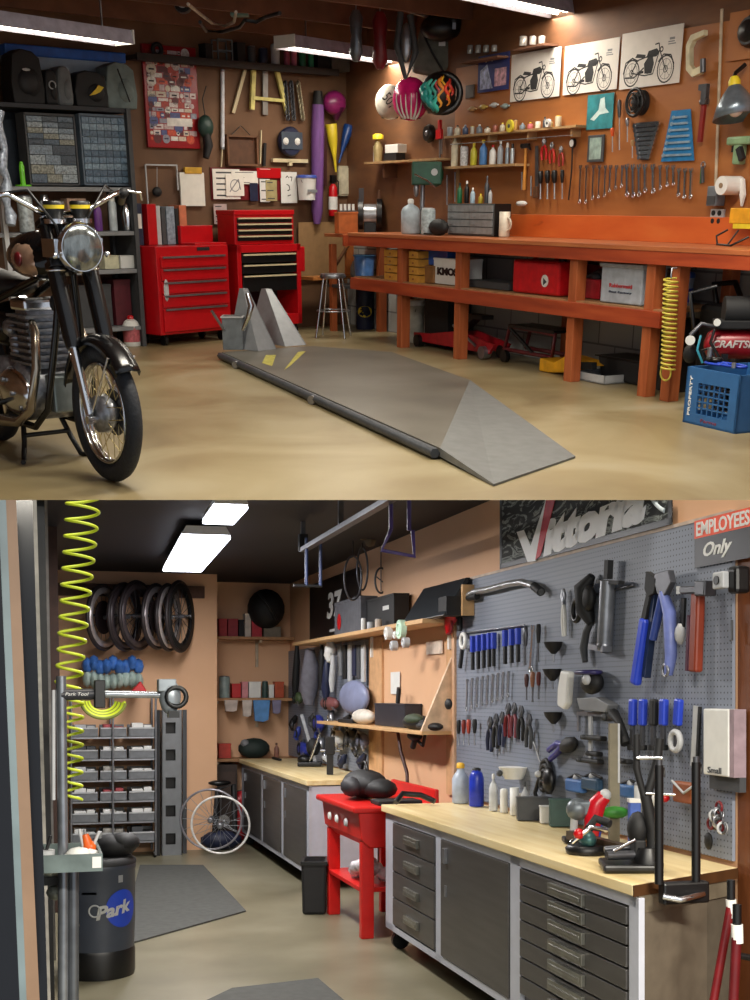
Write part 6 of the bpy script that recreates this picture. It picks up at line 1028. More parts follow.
p = [PW.at(x, y, .06) for x, y in ((462, 599), (474, 592), (490, 589), (508, 584), (522, 582), (534, 586), (541, 592))]; t = T(R2, 'handlebar', 'curved silver handlebar hung across the top left of the pegboard', 'handlebar', Matrix.Identity(4)); t.part('bar', mat('#b4b6b8', .3, .7), MB().tube(p, .02, 10)); t.part('grip', BLKM, MB().tube([p[5], p[6]], .025, 8)); t.part('grip', BLKM, MB().tube([p[0], p[1].lerp(p[2], .2)+V((0, 0, -.03))], .022, 8))
t = hp('red_clamp', 'clamp', 'red clamp tool hanging at the pegboard left edge', 457, 598, 450, 634, .06); t.part('body', RED, MB().tube([(0, 0, 0), (.01, -t.L*.45, .01), (-.03, -t.L*.75, .01), (.0, -t.L, .01)], [.04, .05, .035, .02], 8)); t.part('jaw', BLKM, MB().tube([(.02, -t.L*.3, .01), (.12, -t.L*.35, .0), (.16, -t.L*.6, .0)], .018, 6)); t.part('cord', DRD, MB().tor((0, -t.L*.75, .02), .06, .009))
t = hp('locking_pliers', 'pliers', 'pale silver locking pliers above the white rag', 565, 589, 566, 636); pliers(t, t.L, t.L*.3, WHT, STL, .5)
for k, (x, y) in enumerate([(557, 642), (556, 669), (557, 712)]):
    t = hp('cone_hook', 'hook', 'small black cone holder with a thin tip, %s of three in the column' % ['top', 'middle', 'bottom'][k], x, y, x, y+20, .03, 'black cone holders on the pegboard'); t.part('cone', BLKM, MB().lathe([(.055, 0), (.045, -t.L*.25), (.012, -t.L*.6)], ax='y', n=12, c=(0, 0, .02))); t.part('tip', STL, MB().cyl((0, -t.L*.5, .02), (0, -t.L, .02), .005))
t = hp('rag', 'rag', 'white rag hanging on the pegboard beside the purple and black lamp', 571, 672, 568, 709, .05); t.solo(WHT, MB().prism([(-.05, 0), (.05, .01), (.055, -t.L*.8), (.02, -t.L), (-.06, -t.L*.97), (-.07, -t.L*.5)], 0, .04), .012)
t = hp('work_lamp', 'lamp', 'black and purple lamp head on the middle of the pegboard', 592, 668, 592, 697, .07); t.part('head', BLKM, MB().ball((0, -t.L*.5, 0), (.085, t.L*.42, .05), 16)); t.part('ring', mat('#2e2a5a', .4), MB().tor((0, -t.L*.15, .02), .085, .012, 'y', sc=(1, .6, 1))); t.part('lens', LGR, MB().ball((.04, -t.L*.4, .05), (.03, .03, .02), 10))
t = rect(PW, 'bracket_shelf', 'small grey shelf piece under the lamp head on the pegboard', 'shelf', 580, 697, 612, 712, .06); t.solo(GRY, MB().prism([(-t.W*.5, t.H*.4), (t.W*.1, t.H*.5), (t.W*.5, 0), (t.W*.4, -t.H*.5), (-t.W*.4, -t.H*.4)], -.04, .02), .004)
t = hp('floor_pump', 'pump', 'tall silver bicycle pump hanging in the middle of the pegboard', 609, 560, 604, 655, .06); L = t.L; t.part('barrel', mat('#8f9298', .3, .6), MB().cyl((0, -L*.22, 0), (0, -L*.88, 0), .038, n=16)); t.part('handle', BLKM, MB().bx(-.02, .02, -L*.2, 0, -.015, .015).bx(-.10, .14, -L*.25, -L*.21, -.015, .015)); t.part('foot', STL, MB().bx(-.12, .04, -L*.96, -L*.9, -.02, .03).ball((0, -L*.9, 0), .04, 10))
t = hp('chain_tool', 'tool', 'black crank tool hanging at the left of the silver pump', 592, 576, 586, 662, .05); L = t.L; t.part('body', BLKM, MB().tube([(0, 0, 0), (-.05, -L*.15, .02), (-.03, -L*.4, .01), (.03, -L*.55, 0)], [.02, .05, .05, .02], 8).ball((.02, -L*.25, .02), (.06, .07, .03), 10)); t.part('handle', DGR, MB().tube([(.03, -L*.5, 0), (-.02, -L*.65, .0), (-.04, -L*.85, 0), (-.01, -L, 0)], [.014, .02, .022, .016], 8)); t.part('ring', BLK, MB().tor((-.11, -L*.42, .02), .05, .014, sc=(.8, 1.1, 1)))
t = hp('pry_tool', 'tool', 'dark cross-shaped tool at the top of the silver pump', 577, 599, 634, 585, .03); t.solo(DST, MB().tube([(0, 0, 0), (0, -t.L, 0)], .008, 6))
# big blue cutters
t = hp('cable_cutter', 'cutter', 'long-handled cutter with one bright blue grip, left of the blue plier pair', 656, 578, 640, 685, .06); L = t.L; t.part('head', BLKM, MB().prism([(-.05, .02), (.06, .01), (.05, -L*.12), (0, -L*.18), (-.04, -L*.12)], 0, .03), bev=.004); t.part('handle', BLKM, MB().bar((.0, -L*.14, .015), (-.02, -L*.45, .015), .035, .025)); t.part('grip', PBLU, MB().bx(-.035, .02, -L, -L*.38, -.0, .04), bev=.012); t.part('grip', mat('#1a2a4a', .5), MB().bar((.02, -L*.1, .0), (.045, -L*.9, .0), .03, .03))
t = hp('headset_pliers', 'pliers', 'big blue-handled pliers with a triangular head in the upper right', 666, 572, 668, 678, .06); L = t.L; t.part('head', DST, MB().prism([(-.05, 0), (.07, 0), (.09, -L*.12), (.02, -L*.25), (-.03, -L*.2), (-.06, -L*.06)], 0, .03), bev=.004)
for sg, m in ((-1, mat('#3a4f9a', .4)), (1, mat('#6d7ab8', .4))): t.part('handle', m, MB().tube([(0, -L*.2, .015), (sg*.05, -L*.4, .015), (sg*.055, -L*.8, .015), (sg*.03, -L*.97, .015)] if sg > 0 else [(0, -L*.18, .015), (-.06, -L*.45, .015), (-.1, -L*.62, .015)], [.022, .03, .028, .02] if sg > 0 else [.018, .02, .018], 8))
t.part('ring', STL, MB().tor((.03, -L*.93, .03), .025, .007))
t = hp('hanging_strap', 'tool', 'short black strap with a silver end between the blue pliers and the hammer', 685, 598, 683, 642, .05); t.part('strap', BLKM, MB().bx(-.015, .015, -t.L*.7, 0, 0, .012)); t.part('end', LGR, MB().ball((-.01, -t.L*.82, .01), (.035, .05, .02), 10))
t = hp('club_hammer', 'hammer', 'hammer with a reddish brown wooden handle at the upper right', 703, 586, 700, 672, .06); L = t.L; t.part('head', DST, MB().bx(-.11, .04, -L*.09, -.0, .0, .05).bx(.02, .10, -L*.12, .02, -.005, .055), bev=.006); t.part('face', LGR, MB().bx(-.13, -.10, -L*.09, 0, 0, .05)); t.part('handle', mat('#7c2f18', .4, 0, .2, 6), MB().bx(-.025, .035, -L, -L*.08, .005, .045), bev=.01)
t = hp('second_handle', 'handle', 'dark plum handle hanging just behind the hammer handle', 692, 615, 690, 671, .04); t.solo(mat('#4a1a30', .5), MB().bx(-.012, .014, -t.L, 0, 0, .02), .004)
t = rect(PW, 'bench_clamp', 'black clamp with a silver eye under the EMPLOYEES Only sign', 'clamp', 722, 566, 742, 594, .08); t.part('body', BLK, MB().bx(-t.W*.05, t.W*.42, -t.H*.5, t.H*.48, -.05, .02), bev=.015); t.part('plate', LGR, MB().bx(-t.W*.45, t.W*.1, -t.H*.3, t.H*.3, .02, .05), bev=.006); t.part('eye', BLK, MB().lathe([(t.H*.16, .05), (t.H*.16, .056)], (-t.W*.2, 0, 0), n=16))
G = 'tools in the lower blue row'
for k, (x, m, e) in enumerate([(636, PBLU, 0), (646, PBLU, 0), (657, BLKM, 0), (667, PBLU, 0), (682, PBLU, 1)]):
    t = hp('cone_wrench', 'wrench', ['first blue-handled tool from the left in the lower row of five', 'second blue-handled tool in the lower row of five', 'black-handled tool in the middle of the lower row of five', 'blue-handled tool right of the black-handled one', 'blue-handled ring-ended tool, last in the lower row of five'][k], x, 699, x-1-e*2, 750, .045, G); L = t.L
    t.part('handle', m, MB().bx(-.022, .022, -L*.52, 0, 0, .03), bev=.008); t.part('shaft', DST, MB().bx(-.013, .013, -L*.97, -L*.5, .008, .022))
    if e: t.part('ring', LGR, MB().tor((0, -L*.82, .02), .04, .014))
    else: t.part('head', BLKM, MB().lathe([(.024, -L), (.024, -L*.9)], ax='y', c=(0, 0, .015), n=10))
t = hp('steel_rule', 'ruler', 'long pale steel rule left of the white dispenser', 697, 706, 694, 766, .04); t.part('blade', LGR, MB().bx(-.02, .02, -t.L, 0, 0, .006)); t.part('edge', BLKM, MB().bx(.024, .04, -t.L*1.02, 0, 0, .01))
t = rect(PW, 'glove_dispenser', 'white plastic dispenser box at the right end of the pegboard', 'dispenser', 703, 709, 733, 776, .07); t.part('body', WHT, MB().bx(-t.W/2, t.W*.35, -t.H/2, t.H/2, -.06, 0), bev=.006); t.part('side', mat('#9a868e', .5), MB().bx(t.W*.35, t.W*.5, -t.H*.5, t.H*.5, -.06, -.005)); t.part('lettering', DGR, textmesh('Small', t.W*.45, .025, Matrix.Translation((-t.W*.1, -t.H*.42, .001)), DGR)); t.part('bracket', DGR, MB().bx(-t.W*.5, t.W*.5, -t.H*.72, -t.H*.5, -.06, -.03))
# lower left cluster
for k, (x, m) in enumerate([(461, BLKM), (466, mat('#7a2418', .5)), (471, mat('#a84030', .5)), (477, BLKM)]):
    t = hp('small_screwdriver', 'screwdriver', '%s of four small screwdrivers at the lower left of the pegboard' % ORD[k], x, 720-k*.3, x, 745, .04, 'small screwdrivers at the pegboard edge'); driver(t, t.L, .032, m, STL, .55)
for k, (x, y, m) in enumerate([(492, 717, NVY), (498, 714, BLKM), (504, 712, NVY), (510, 703, DRD), (516, 703, mat('#7a3a44', .5)), (523, 706, BLKM), (531, 714, DGR)]):
    t = hp('hand_pliers', 'pliers', ['navy-handled pliers, first in the crowded pliers row', 'black pliers, second in the crowded pliers row', 'navy pliers, third in the crowded pliers row', 'dark red pliers standing tallest in the pliers row', 'dusty red pliers beside the tallest one', 'black pliers, sixth in the crowded pliers row', 'grey pliers at the right end of the pliers row'][k], x, y, x-1, y+34, .045, 'pliers in a row on the pegboard'); pliers(t, t.L, t.L*.45, m, DST)
t = hp('multi_tool', 'tool', 'purple-blue clamp tool with black jaws in the middle of the pegboard', 549, 750, 577, 740, .05); L = t.L; t.part('handle', mat('#3c3a86', .4), MB().tube([(0, 0, 0), (.02, -L*.3, 0), (0, -L*.5, 0)], .018, 6).tube([(-.05, -.01, 0), (-.03, -L*.3, 0), (0, -L*.5, 0)], .018, 6)); t.part('jaws', BLKM, MB().ball((-.01, -L*.7, 0), (.045, L*.3, .03), 10))
for k, (x0, y0_, x1, y1_) in enumerate([(583, 734, 604, 741), (579, 757, 601, 764), (589, 750, 600, 757), (611, 757, 630, 764), (607, 712, 614, 722)]):
    t = rect(PW, 'bar_clamp', ['flat black bar clamp at the left of the wooden pole', 'lower black bar clamp at the left of the wooden pole', 'small black clip between the two bar clamps', 'black bar clamp at the right of the wooden pole', 'small round black clip at the top of the wooden pole'][k], 'clamp', x0, y0_, x1, y1_, .06, 'black clamps around the wooden pole'); t.part('bar', BLKM, MB().bx(-t.W/2, t.W/2, -t.H*.4, t.H*.3, -.02, .02), bev=.008); t.part('knob', DGR, MB().ball((-t.W*.3, 0, .02), t.H*.4, 8))
t = rect(PW, 'steel_caliper', 'T-shaped silver caliper above the black clamps', 'caliper', 579, 712, 604, 762, .04); t.part('beam', LGR, MB().bx(-.012, .02, -t.H/2, t.H/2, 0, .01)); t.part('jaw', STL, MB().bx(-t.W/2, t.W/2, t.H*.42, t.H*.5, 0, .014).bx(-t.W*.5, -t.W*.42, t.H*.1, t.H*.5, 0, .012))
t = hp('bent_lever', 'lever', 'black bent lever right of the wooden pole top', 613, 714, 628, 744, .06); t.solo(BLKM, MB().tube([(0, 0, 0), (.03, -t.L*.4, .01), (0, -t.L, .01)], [.03, .018, .026], 8))
t = hp('cord', 'cord', 'thin pale cord looping over the lower middle of the pegboard', 524, 730, 540, 762, .03); t.solo(LGR, MB().tube([(0, 0, 0), (.03, -t.L*.5, 0), (0, -t.L, 0)], .004, 5))
t = rect(PW, 'cable_coil', 'coiled black cable hanging above the counter', 'cable', 535, 757, 560, 792, .05); b = MB(); 
for k in range(5): b.tor((-t.W*.12+k*.008, t.H*.1-k*.02, k*.008-.01), t.H*.3-k*.008, .014, 'z', 20, 6)
t.part('coil', BLKM, b); t.part('plug', BLK, MB().ball((t.W*.2, -t.H*.15, .02), (.06, .08, .03), 10)); t.part('tail', BLK, MB().tube([(-t.W*.3, -t.H*.1, 0), (-t.W*.5, -t.H*.6, 0), (-t.W*.35, -t.H*.9, 0)], .012, 6)); t.part('end', LGR, MB().ball((-t.W*.1, 0, .04), .02, 8))
for k, (x0, y0_, x1, y1_, m) in enumerate([(568, 776, 584, 792, mat('#3f6aa8', .5)), (621, 782, 640, 798, mat('#4a78b4', .5)), (584, 775, 600, 790, mat('#2c4a66', .5))]):
    t = rect(PW, 'hanging_pouch', ['blue pouch hanging low on the pegboard, left of the red roll', 'blue pouch hanging low on the pegboard, right of the wooden pole', 'dark teal pouch hanging above the red roll'][k], 'pouch', x0, y0_, x1, y1_, .05, 'pouches low on the pegboard'); t.part('body', m, MB().bx(-t.W/2, t.W/2, -t.H/2, t.H*.3, -.02, .02), bev=.01); t.part('clip', LGR, MB().ball((0, t.H*.4, 0), (.02, .02, .015), 8)); t.part('strap', BLKM, MB().tube([(-t.W*.5, t.H*.3, 0), (0, t.H*.6, 0), (t.W*.6, t.H*.4, 0)], .008, 5))
t = rect(PW, 'key_bunch', 'tangled bunch of keys and chain hanging at the lower right of the pegboard', 'keys', 706, 802, 731, 832, .06); random.seed(4)
for k in range(12): a = random.uniform(0, 6); r_ = random.uniform(.01, .07); t.part('key', (STL, DST, LGR, DRD)[k % 4], MB().tor((r_*cos(a), r_*sin(a), .01*random.random()), .022, .006, 'z' if k % 2 else 'x', 12, 5))
t = rect(PW, 'black_tag', 'oval black tag hanging beneath the key bunch', 'tag', 704, 832, 713, 850, .04); t.solo(BLKM, MB().ball((0, 0, 0), (t.W*.4, t.H*.5, .012), 12))
t = rect(PW, 'small_red_tool', 'small red and white tool beside the Y-shaped stand', 'tool', 657, 790, 668, 805, .08); t.part('body', RED, MB().ball((0, 0, 0), (t.W*.45, t.H*.35, .03), 10)); t.part('tip', WHT, MB().ball((-t.W*.4, -t.H*.2, .01), (.025, .04, .02), 8))
t = rect(PW, 'leather_pouch', 'brown leather pouch hanging behind the two black fork tubes', 'pouch', 676, 782, 696, 803, .06); t.part('body', mat('#8a4a24', .6), MB().bx(-t.W/2, t.W/2, -t.H/2, t.H/2, -.02, .02), bev=.01); t.part('string', LGR, MB().tube([(-t.W*.5, t.H*.5, .02), (t.W*.2, 0, .03), (t.W*.7, t.H*.5, .02)], .006, 5))
t = hp('hook', 'hook', 'thin wire hook on the bare right part of the pegboard', 732, 620, 732, 640, .03); t.solo(DGR, MB().tube([(0, 0, 0), (0, -t.L, 0), (.02, -t.L*1.05, .02)], .005, 5))
# ---- things on the front worktop
def ct(nm, cat, lb, x0, x1, yt, off, grp=None, face=True): return on(PW, nm, lb, cat, x0, x1, yt, CT, off, grp, face)
G = 'bottles and cups at the back of the worktop'
t = ct('jug', 'bottle', 'cloudy white bottle with a yellow cap at the left of the worktop', 452, 469, 763, .14, G); bottle(t, t.w, t.H, mat('#a9b4c4', .4), mat('#d8a82a', .5), .4)
t = ct('water_bottle', 'bottle', 'bright blue bottle on the worktop beside the cloudy one', 469, 484, 768, .12, G); bottle(t, t.w, t.H, mat('#2036b0', .35), BLKM, .5, None, .85)
t = ct('squeeze_bottle', 'bottle', 'slim white squeeze bottle right of the blue bottle', 489, 498, 774, .12, G); bottle(t, t.w, t.H, mat('#c4c8cc', .4), WHT, .3)
t = ct('paper_cup', 'cup', 'white cup on the worktop right of the squeeze bottle', 500, 508, 789, .1, G); can(t, t.w, t.H, WHT, WHT)
t = ct('mug', 'mug', 'white mug with a handle on the worktop beside the cup', 509, 520, 788, .1, G); r = t.w*.42; t.part('cup', WHT, MB().lathe([(r*.9, 0), (r, .01), (r, t.H), (r*.9, t.H), (r*.88, t.H*.15), (0, t.H*.1)], n=18, cap=False)); t.part('handle', WHT, MB().tor((r*1.1, 0, t.H*.5), t.H*.25, .01, 'y', 12, 6))
t = ct('squeeze_bottle', 'bottle', 'thin grey bottle with a nozzle right of the white mug', 521, 529, 782, .1, G); bottle(t, t.w, t.H, LGR, DGR, .25)
t = rect(PW, 'white_bowl', 'small white cup holder on the pegboard above the mugs', 'cup', 508, 767, 520, 779, .07); t.part('cup', WHT, MB().lathe([(t.W*.3, -t.H*.5), (t.W*.5, t.H*.5)], ax='y', n=16)); t.part('knob', DGR, MB().ball((0, 0, t.W*.5), .02, 8))
for k, (x0, x1, yt, m, lb) in enumerate([(528, 545, 798, DGR, 'pile of small dark parts at the back of the worktop, left of the blue-white card'), (545, 552, 807, WHT, 'small white card box standing at the back of the worktop'), (556, 566, 800, mat('#2e4a44', .5), 'dark green tin on the back of the worktop')]):
    t = ct('small_box', 'box', lb, x0, x1, yt, .1, 'odds at the back of the worktop'); carton(t, t.W*.9, .06, t.H, m)
t = ct('vise', 'vise', 'small grey and black clamp-on vise standing on the worktop', 563, 592, 797, .30); w, H = t.w, t.H; t.part('body', mat('#70787e', .4, .5), MB().ball((0, 0, H*.72), (w*.4, .05, H*.25), 14).bx(-w*.2, w*.5, -.04, .04, H*.6, H*.9), bev=.01); t.part('column', LGR, MB().cyl((-w*.15, 0, 0), (-w*.1, 0, H*.6), .018)); t.part('foot', BLK, MB().bx(-w*.5, w*.1, -.05, .05, 0, H*.12), bev=.008)
t = ct('red_grip', 'grip', 'shiny red curved grip lying upright on the worktop', 589, 606, 794, .22); w, H = t.w, t.H; t.part('grip', mat('#c01424', .25), MB().tube([(-w*.4, 0, H*.1), (-w*.25, 0, H*.5), (.0, 0, H*.8), (w*.4, 0, H*.95)], [.035, .042, .042, .035], 12)); t.part('lining', BLU, MB().tube([(-w*.2, .03, 0), (w*.1, .03, H*.5)], .03, 8)); t.part('end', LGR, MB().ball((w*.42, -.01, H*.97), .03, 10))
t = ct('wooden_pole', 'pole', 'upright grey wooden pole standing on the worktop against the pegboard', 609, 619, 724, .12); t.part('pole', mat('#77705c', .6, 0, .2), MB().bx(-t.w*.5, t.w*.5, -.02, .02, 0, t.H)); t.part('green_tie', mat('#3c8a34', .5), MB().ball((-.0, -.02, t.H*.25), (.07, .04, .03), 10).tube([(-.1, -.03, t.H*.28), (.1, -.03, t.H*.24)], .01, 6)); t.part('edge', LGR, MB().bx(t.w*.3, t.w*.5, -.022, -.02, t.H*.5, t.H))
t = ct('long_bar', 'bar', 'brown and black steel bar lying along the back of the worktop', 568, 640, 838, .35, None, False); t.part('bar', mat('#3a2a1c', .5), MB().bx(-t.W*.5, t.W*.5, -.02, .02, .02, .06)); t.part('feet', BLK, MB().bx(-t.W*.4, -t.W*.35, -.03, .03, 0, .02).bx(t.W*.35, t.W*.4, -.03, .03, 0, .02))
t = ct('blue_carton', 'box', 'blue and white packet behind the black tools on the worktop', 630, 641, 800, .16); carton(t, t.w, .05, t.H, mat('#3f5fb0', .5), WHT)
t = ct('clear_jar', 'jar', 'pale jar at the back of the worktop beside the blue packet', 634, 642, 782, .08); can(t, t.w, t.H, LGR)
def tray(x0, x1, yb, d, lb):
    t = on(PW, 'repair_jig', lb, 'tool base', x0, x1, 860, CT, d, 'black tool bases on the worktop', True); return t
t = tray(566, 608, 870, .42, 'black tool base with a green and silver tool head, left of the pair'); w = t.w; t.part('plate', BLK, MB().lathe([(w*.5, 0), (w*.52, .02), (w*.45, .035)], n=24)); t.part('head', mat('#3f6a6a', .35, .3), MB().ball((0, 0, .06), (w*.22, .08, .04), 12)); t.part('arm', CHR, MB().tube([(-w*.4, -.05, .05), (0, -.08, .12), (w*.45, 0, .1)], .012, 8)); t.part('knob', RED, MB().ball((-w*.25, -.06, .09), .025, 8)); t.part('crank', BLKM, MB().tube([(w*.1, .05, .1), (w*.3, .1, .14), (w*.6, .05, .12)], .02, 8))
t = tray(598, 655, 880, .48, 'black tool base with a round post, right of the pair'); w = t.w; t.part('plate', BLK, MB().prism([(-w*.5, -.12), (w*.45, -.12), (w*.5, .1), (-w*.4, .12)], 0, .03), bev=.01); t.part('rail', DST, MB().cyl((-w*.4, -.06, .06), (w*.3, -.02, .06), .018).cyl((-w*.35, .05, .07), (w*.3, .05, .08), .014)); t.part('block', BLKM, MB().bx(w*.1, w*.3, -.05, .05, .02, .12).ball((w*.2, 0, .16), (.045, .05, .07), 12), bev=.008); t.part('lever', CHR, MB().cyl((-w*.3, -.08, .08), (w*.1, -.05, .12), .007))
t = on(PW, 'truing_stand', 'black Y-shaped stand rising from the worktop in front of the pegboard', 'stand', 632, 664, 735, CT, .42, face=True); w, H = t.w, t.H
t.part('stem', BLKM, MB().tube([(.02, 0, 0), (.02, 0, H*.3), (-.01, 0, H*.55)], [.03, .024, .022], 10)); t.part('arm', BLKM, MB().tube([(-.01, 0, H*.5), (-w*.36, 0, H*.75), (-w*.36, 0, H*1.0)], .014, 8)); t.part('arm', BLKM, MB().tube([(-.01, 0, H*.5), (w*.3, 0, H*.82), (w*.36, 0, H*.97)], .018, 8)); t.part('cross_pin', CHR, MB().cyl((-w*.4, -.02, H*.83), (w*.4, -.02, H*.83), .008).cyl((-w*.1, -.02, H*.57), (w*.8, -.02, H*.56), .006)); t.part('foot', BLK, MB().lathe([(.06, 0), (.062, .03), (.04, .09)], n=20))
for k, (x, yt, yb_) in enumerate([(660, 765, 884), (697, 762, 886)]):
    p = R2.Y(x-1, yb_, Y0-.05); q = R2.Y(x, yt, Y0-.05); t = T(R2, 'fork_tube', 'long black upright fork tube clamped at the worktop end, %s of two' % ['left', 'right'][k], 'tube', Matrix.Translation(p), 'black fork tubes at the worktop end'); h = q.z-p.z; t.part('tube', BLK, MB().tube([(0, 0, 0), (0, 0, h)], .0165, 12)); t.part('cap', DST, MB().tube([(0, 0, h), (.0, 0, h+.02)], .012, 8)); t.part('hook', BLK, MB().tube([(0, 0, h*.92), (.02, 0, h*.97), (.02, 0, h*.9)], .006, 6))
c = R2.Y(700, 893, Y0-.05); t = T(R2, 'end_clamp', 'black clamp block with a silver handle bar on the cabinet end', 'clamp', Matrix.Translation(c)); t.part('block', BLK, MB().bx(-.16, .03, -.02, .028, -.035, .045), bev=.008); t.part('handle_bar', CHR, MB().tube([(-.17, -.03, -.0), (-.12, -.06, -.01), (-.05, -.05, .0), (0, -.02, 0)], .012, 8))
# ---- end of the cabinet: stand with red legs
p = R2.Y(728, 1060, 3.75)
t = T(R2, 'repair_stand', 'dark red folding stand with white bands leaning by the cabinet end', 'stand', Matrix.Translation((0, 0, 0))); a, b = R2.Y(731, 905, 3.8), R2.Y(712, 1010, 3.8); d = (b-a)*1.0; a2, b2 = R2.Y(737, 930, 3.7), R2.Y(733, 1010, 3.7)
t.part('leg', mat('#6e1218', .4), MB().tube([a, a+d*((0-a.z)/d.z)], .016, 10)); t.part('leg', mat('#5e0f16', .4), MB().tube([a2, a2+(b2-a2)*((0-a2.z)/(b2.z-a2.z))], .018, 10)); t.part('band', WHT, MB().tube([a+V((0, 0, .02)), a-V((-.004, 0, .045))], .019, 10)); t.part('band', WHT, MB().tube([a2+V((0, 0, .02)), a2-V((-.002, 0, .045))], .021, 10)); t.part('cap', BLK, MB().tube([a+V((0, 0, .02)), a+V((0, 0, .09))], .015, 8)); t.part('cap', BLK, MB().tube([a2+V((0, 0, .02)), a2+V((0, 0, .09))], .016, 8)); e = R2.Y(735, 955, 3.72); t.part('arm', BLK, MB().tube([e, R2.Y(775, 962, 3.72)], .012, 8))
# ---- shelves on the right wall
def sh(lb, x0, x1, z, dp, th=.03):
    a, b = R2.X(x0, 640 if z > 2 else 725, XV).y, R2.X(x1, 640 if z > 2 else 725, XV).y; t = T(R2, 'bracket_shelf', lb, 'shelf', PW.F(PW.pt(-a, z, 0))); t.part('board', mat('#c8a070', .6, 0, .1), MB().bx(0, a-b, -dp, -.018, -th, 0), bev=.003); return t, a-b
S1 = 2.09; t, L = sh('long upper wooden shelf on the peach wall with boxes and a case', 318, 459, S1, .26)
for f in (.5, .97): t.part('bracket', WHT, MB().prism([(0, -.03), (.2, -.03), (0, -.25)], L*f, L*f+.02, Matrix.Rotation(-PI/2, 4, 'Z') @ Matrix.Rotation(PI/2, 4, 'X')) if False else MB().bx(L*f, L*f+.03, -.04, -.02, -.2, -.03))
S2 = 1.335; t, L = sh('lower wooden shelf on the peach wall with a slanted end panel', 342, 455, S2, .24, .025); t.part('end_panel', mat('#d0b090', .6), MB().prism([(0, 0), (-.24, 0), (-.02, .5), (0, .5)], 0, .03, Matrix.Translation((L-.03, 0, 0)) @ Matrix((( 0, 0, 1), (1, 0, 0), (0, 1, 0))).to_4x4()))
for x0, x1, y0_, y1_, lb in [(371, 384, 645, 790, 'vertical wooden strip between the back pegboard and the peach wall'), (449, 457, 640, 770, 'vertical pale strip at the left edge of the front pegboard')]:
    a, b = R2.X(x0, 700, XV).y, R2.X(x1, 700, XV).y; t = T(R2, 'wood_strip', lb, 'strip', PW.W(PW.pt(-a, 0, .0))); t.solo(mat('#c99c70', .6, 0, .15), MB().bx(0, a-b, .9, 2.05, 0, .02))
t = on(PW, 'framed_poster', 'black framed poster with white numbers 37 standing on the upper shelf', 'poster', 308, 356, 576, S1, .03); W = t.W; H = t.H*.98; t.part('panel', BLK, MB().bx(-W/2, W/2, 0, .02, 0, H)); t.part('lettering', WHT, textmesh('37', W*.3, H*.42, Matrix.Translation((W*.05, -.001, H*.55)) @ Matrix.Rotation(PI/2, 4, 'X'), WHT, .15, .03)); t.part('caption', WHT, MB().bx(-W*.05, W*.2, -.001, 0, H*.13, H*.17))
t = on(PW, 'storage_box', 'dark grey box with a red sticker on the upper shelf in front of the poster', 'box', 334, 360, 600, S1, .2); carton(t, t.W, .14, t.H, mat('#55565c', .6)); t.part('sticker', RED, MB().ball((-t.W*.3, -.004, t.H*.4), (t.W*.08, .004, t.H*.25), 12))
t = on(PW, 'storage_box', 'black box with a small white logo on the upper shelf in the middle', 'box', 361, 393, 598, S1, .15); carton(t, t.W, .12, t.H, BLKM); t.part('logo', WHT, MB().bx(t.W*.18, t.W*.36, -.002, 0, t.H*.55, t.H*.68)); 
for k, (x0, x1, yt, m) in enumerate([(361, 366, 618, WHT), (367, 374, 622, LGR), (375, 382, 619, mat('#c8b8a8', .5))]):
    t = on(PW, 'small_tin', '%s small pale tin in front of the black box on the upper shelf' % ORD[k], 'tin', x0, x1, yt, S1, .21, 'tins on the upper shelf'); can(t, t.w, max(t.H, .05), m)
t = on(PW, 'laptop_case', 'large black case tilted back on the upper shelf at the right', 'case', 399, 444, 583, S1, .22); t.part('body', mat('#20252a', .35), MB().prism([(0, 0), (.05, 0), (.19, t.H), (.16, t.H)], -t.W*.45, t.W*.45, Matrix(((0, 0, 1), (1, 0, 0), (0, 1, 0))).to_4x4()), bev=.006); t.part('edge', BLKM, MB().bx(t.W*.3, t.W*.46, .02, .2, 0, t.H*.5)); t.part('stand', mat('#c8a070', .6), MB().bx(t.W*.46, t.W*.49, .12, .2, 0, t.H*.8))
t = rect(PW, 'clip_lights', 'cluster of white and green clips hanging from the upper shelf edge', 'clips', 383, 618, 412, 652, .27)
for k, (x, y, r, m) in enumerate([(-.3, .1, .2, WHT), (.15, .15, .28, mat('#c8e8d0', .3)), (-.1, -.3, .15, LGR), (.3, -.25, .15, LGR), (.0, .0, .12, WHT)]): t.part('clip', m, MB().lathe([(t.H*r, -.02), (t.H*r, .02)], (t.W*x, t.H*y, 0), n=14).tor((t.W*x, t.H*y, .02), t.H*r*.6, .008))
t = rect(PW, 'price_card', 'small pale card on the wall beneath the upper shelf at the right', 'card', 427, 641, 443, 654, .01); t.solo(mat('#d9c8b8', .6), MB().bx(-t.W/2, t.W/2, -t.H/2, t.H/2, 0, .006))
t = rect(PW, 'paper_note', 'small white note on the peach wall above the lower shelf', 'note', 391, 672, 400, 694, .01); t.solo(WHT, MB().bx(-t.W/2, t.W/2, -t.H/2, t.H/2, 0, .003))
t = on(PW, 'black_toolbox', 'dark navy box with a phone stub on the lower shelf', 'box', 374, 404, 704, S2, .14); carton(t, t.W, .13, t.H, mat('#24242e', .5)); t.part('phone', BLKM, MB().box((t.W*.1, .05, t.H*1.35), (.05, .02, t.H*.7), ('Y', .3)))
t = on(PW, 'black_cables', 'heap of black straps and green cloth on the lower shelf', 'straps', 404, 440, 710, S2, .14); t.part('heap', BLKM, MB().ball((-t.W*.15, 0, t.H*.35), (t.W*.3, .08, t.H*.4)).ball((t.W*.2, 0, t.H*.2), (t.W*.28, .07, t.H*.25))); t.part('cloth', mat('#34402c', .7), MB().ball((-t.W*.1, -.03, t.H*.5), (t.W*.2, .06, t.H*.3)))
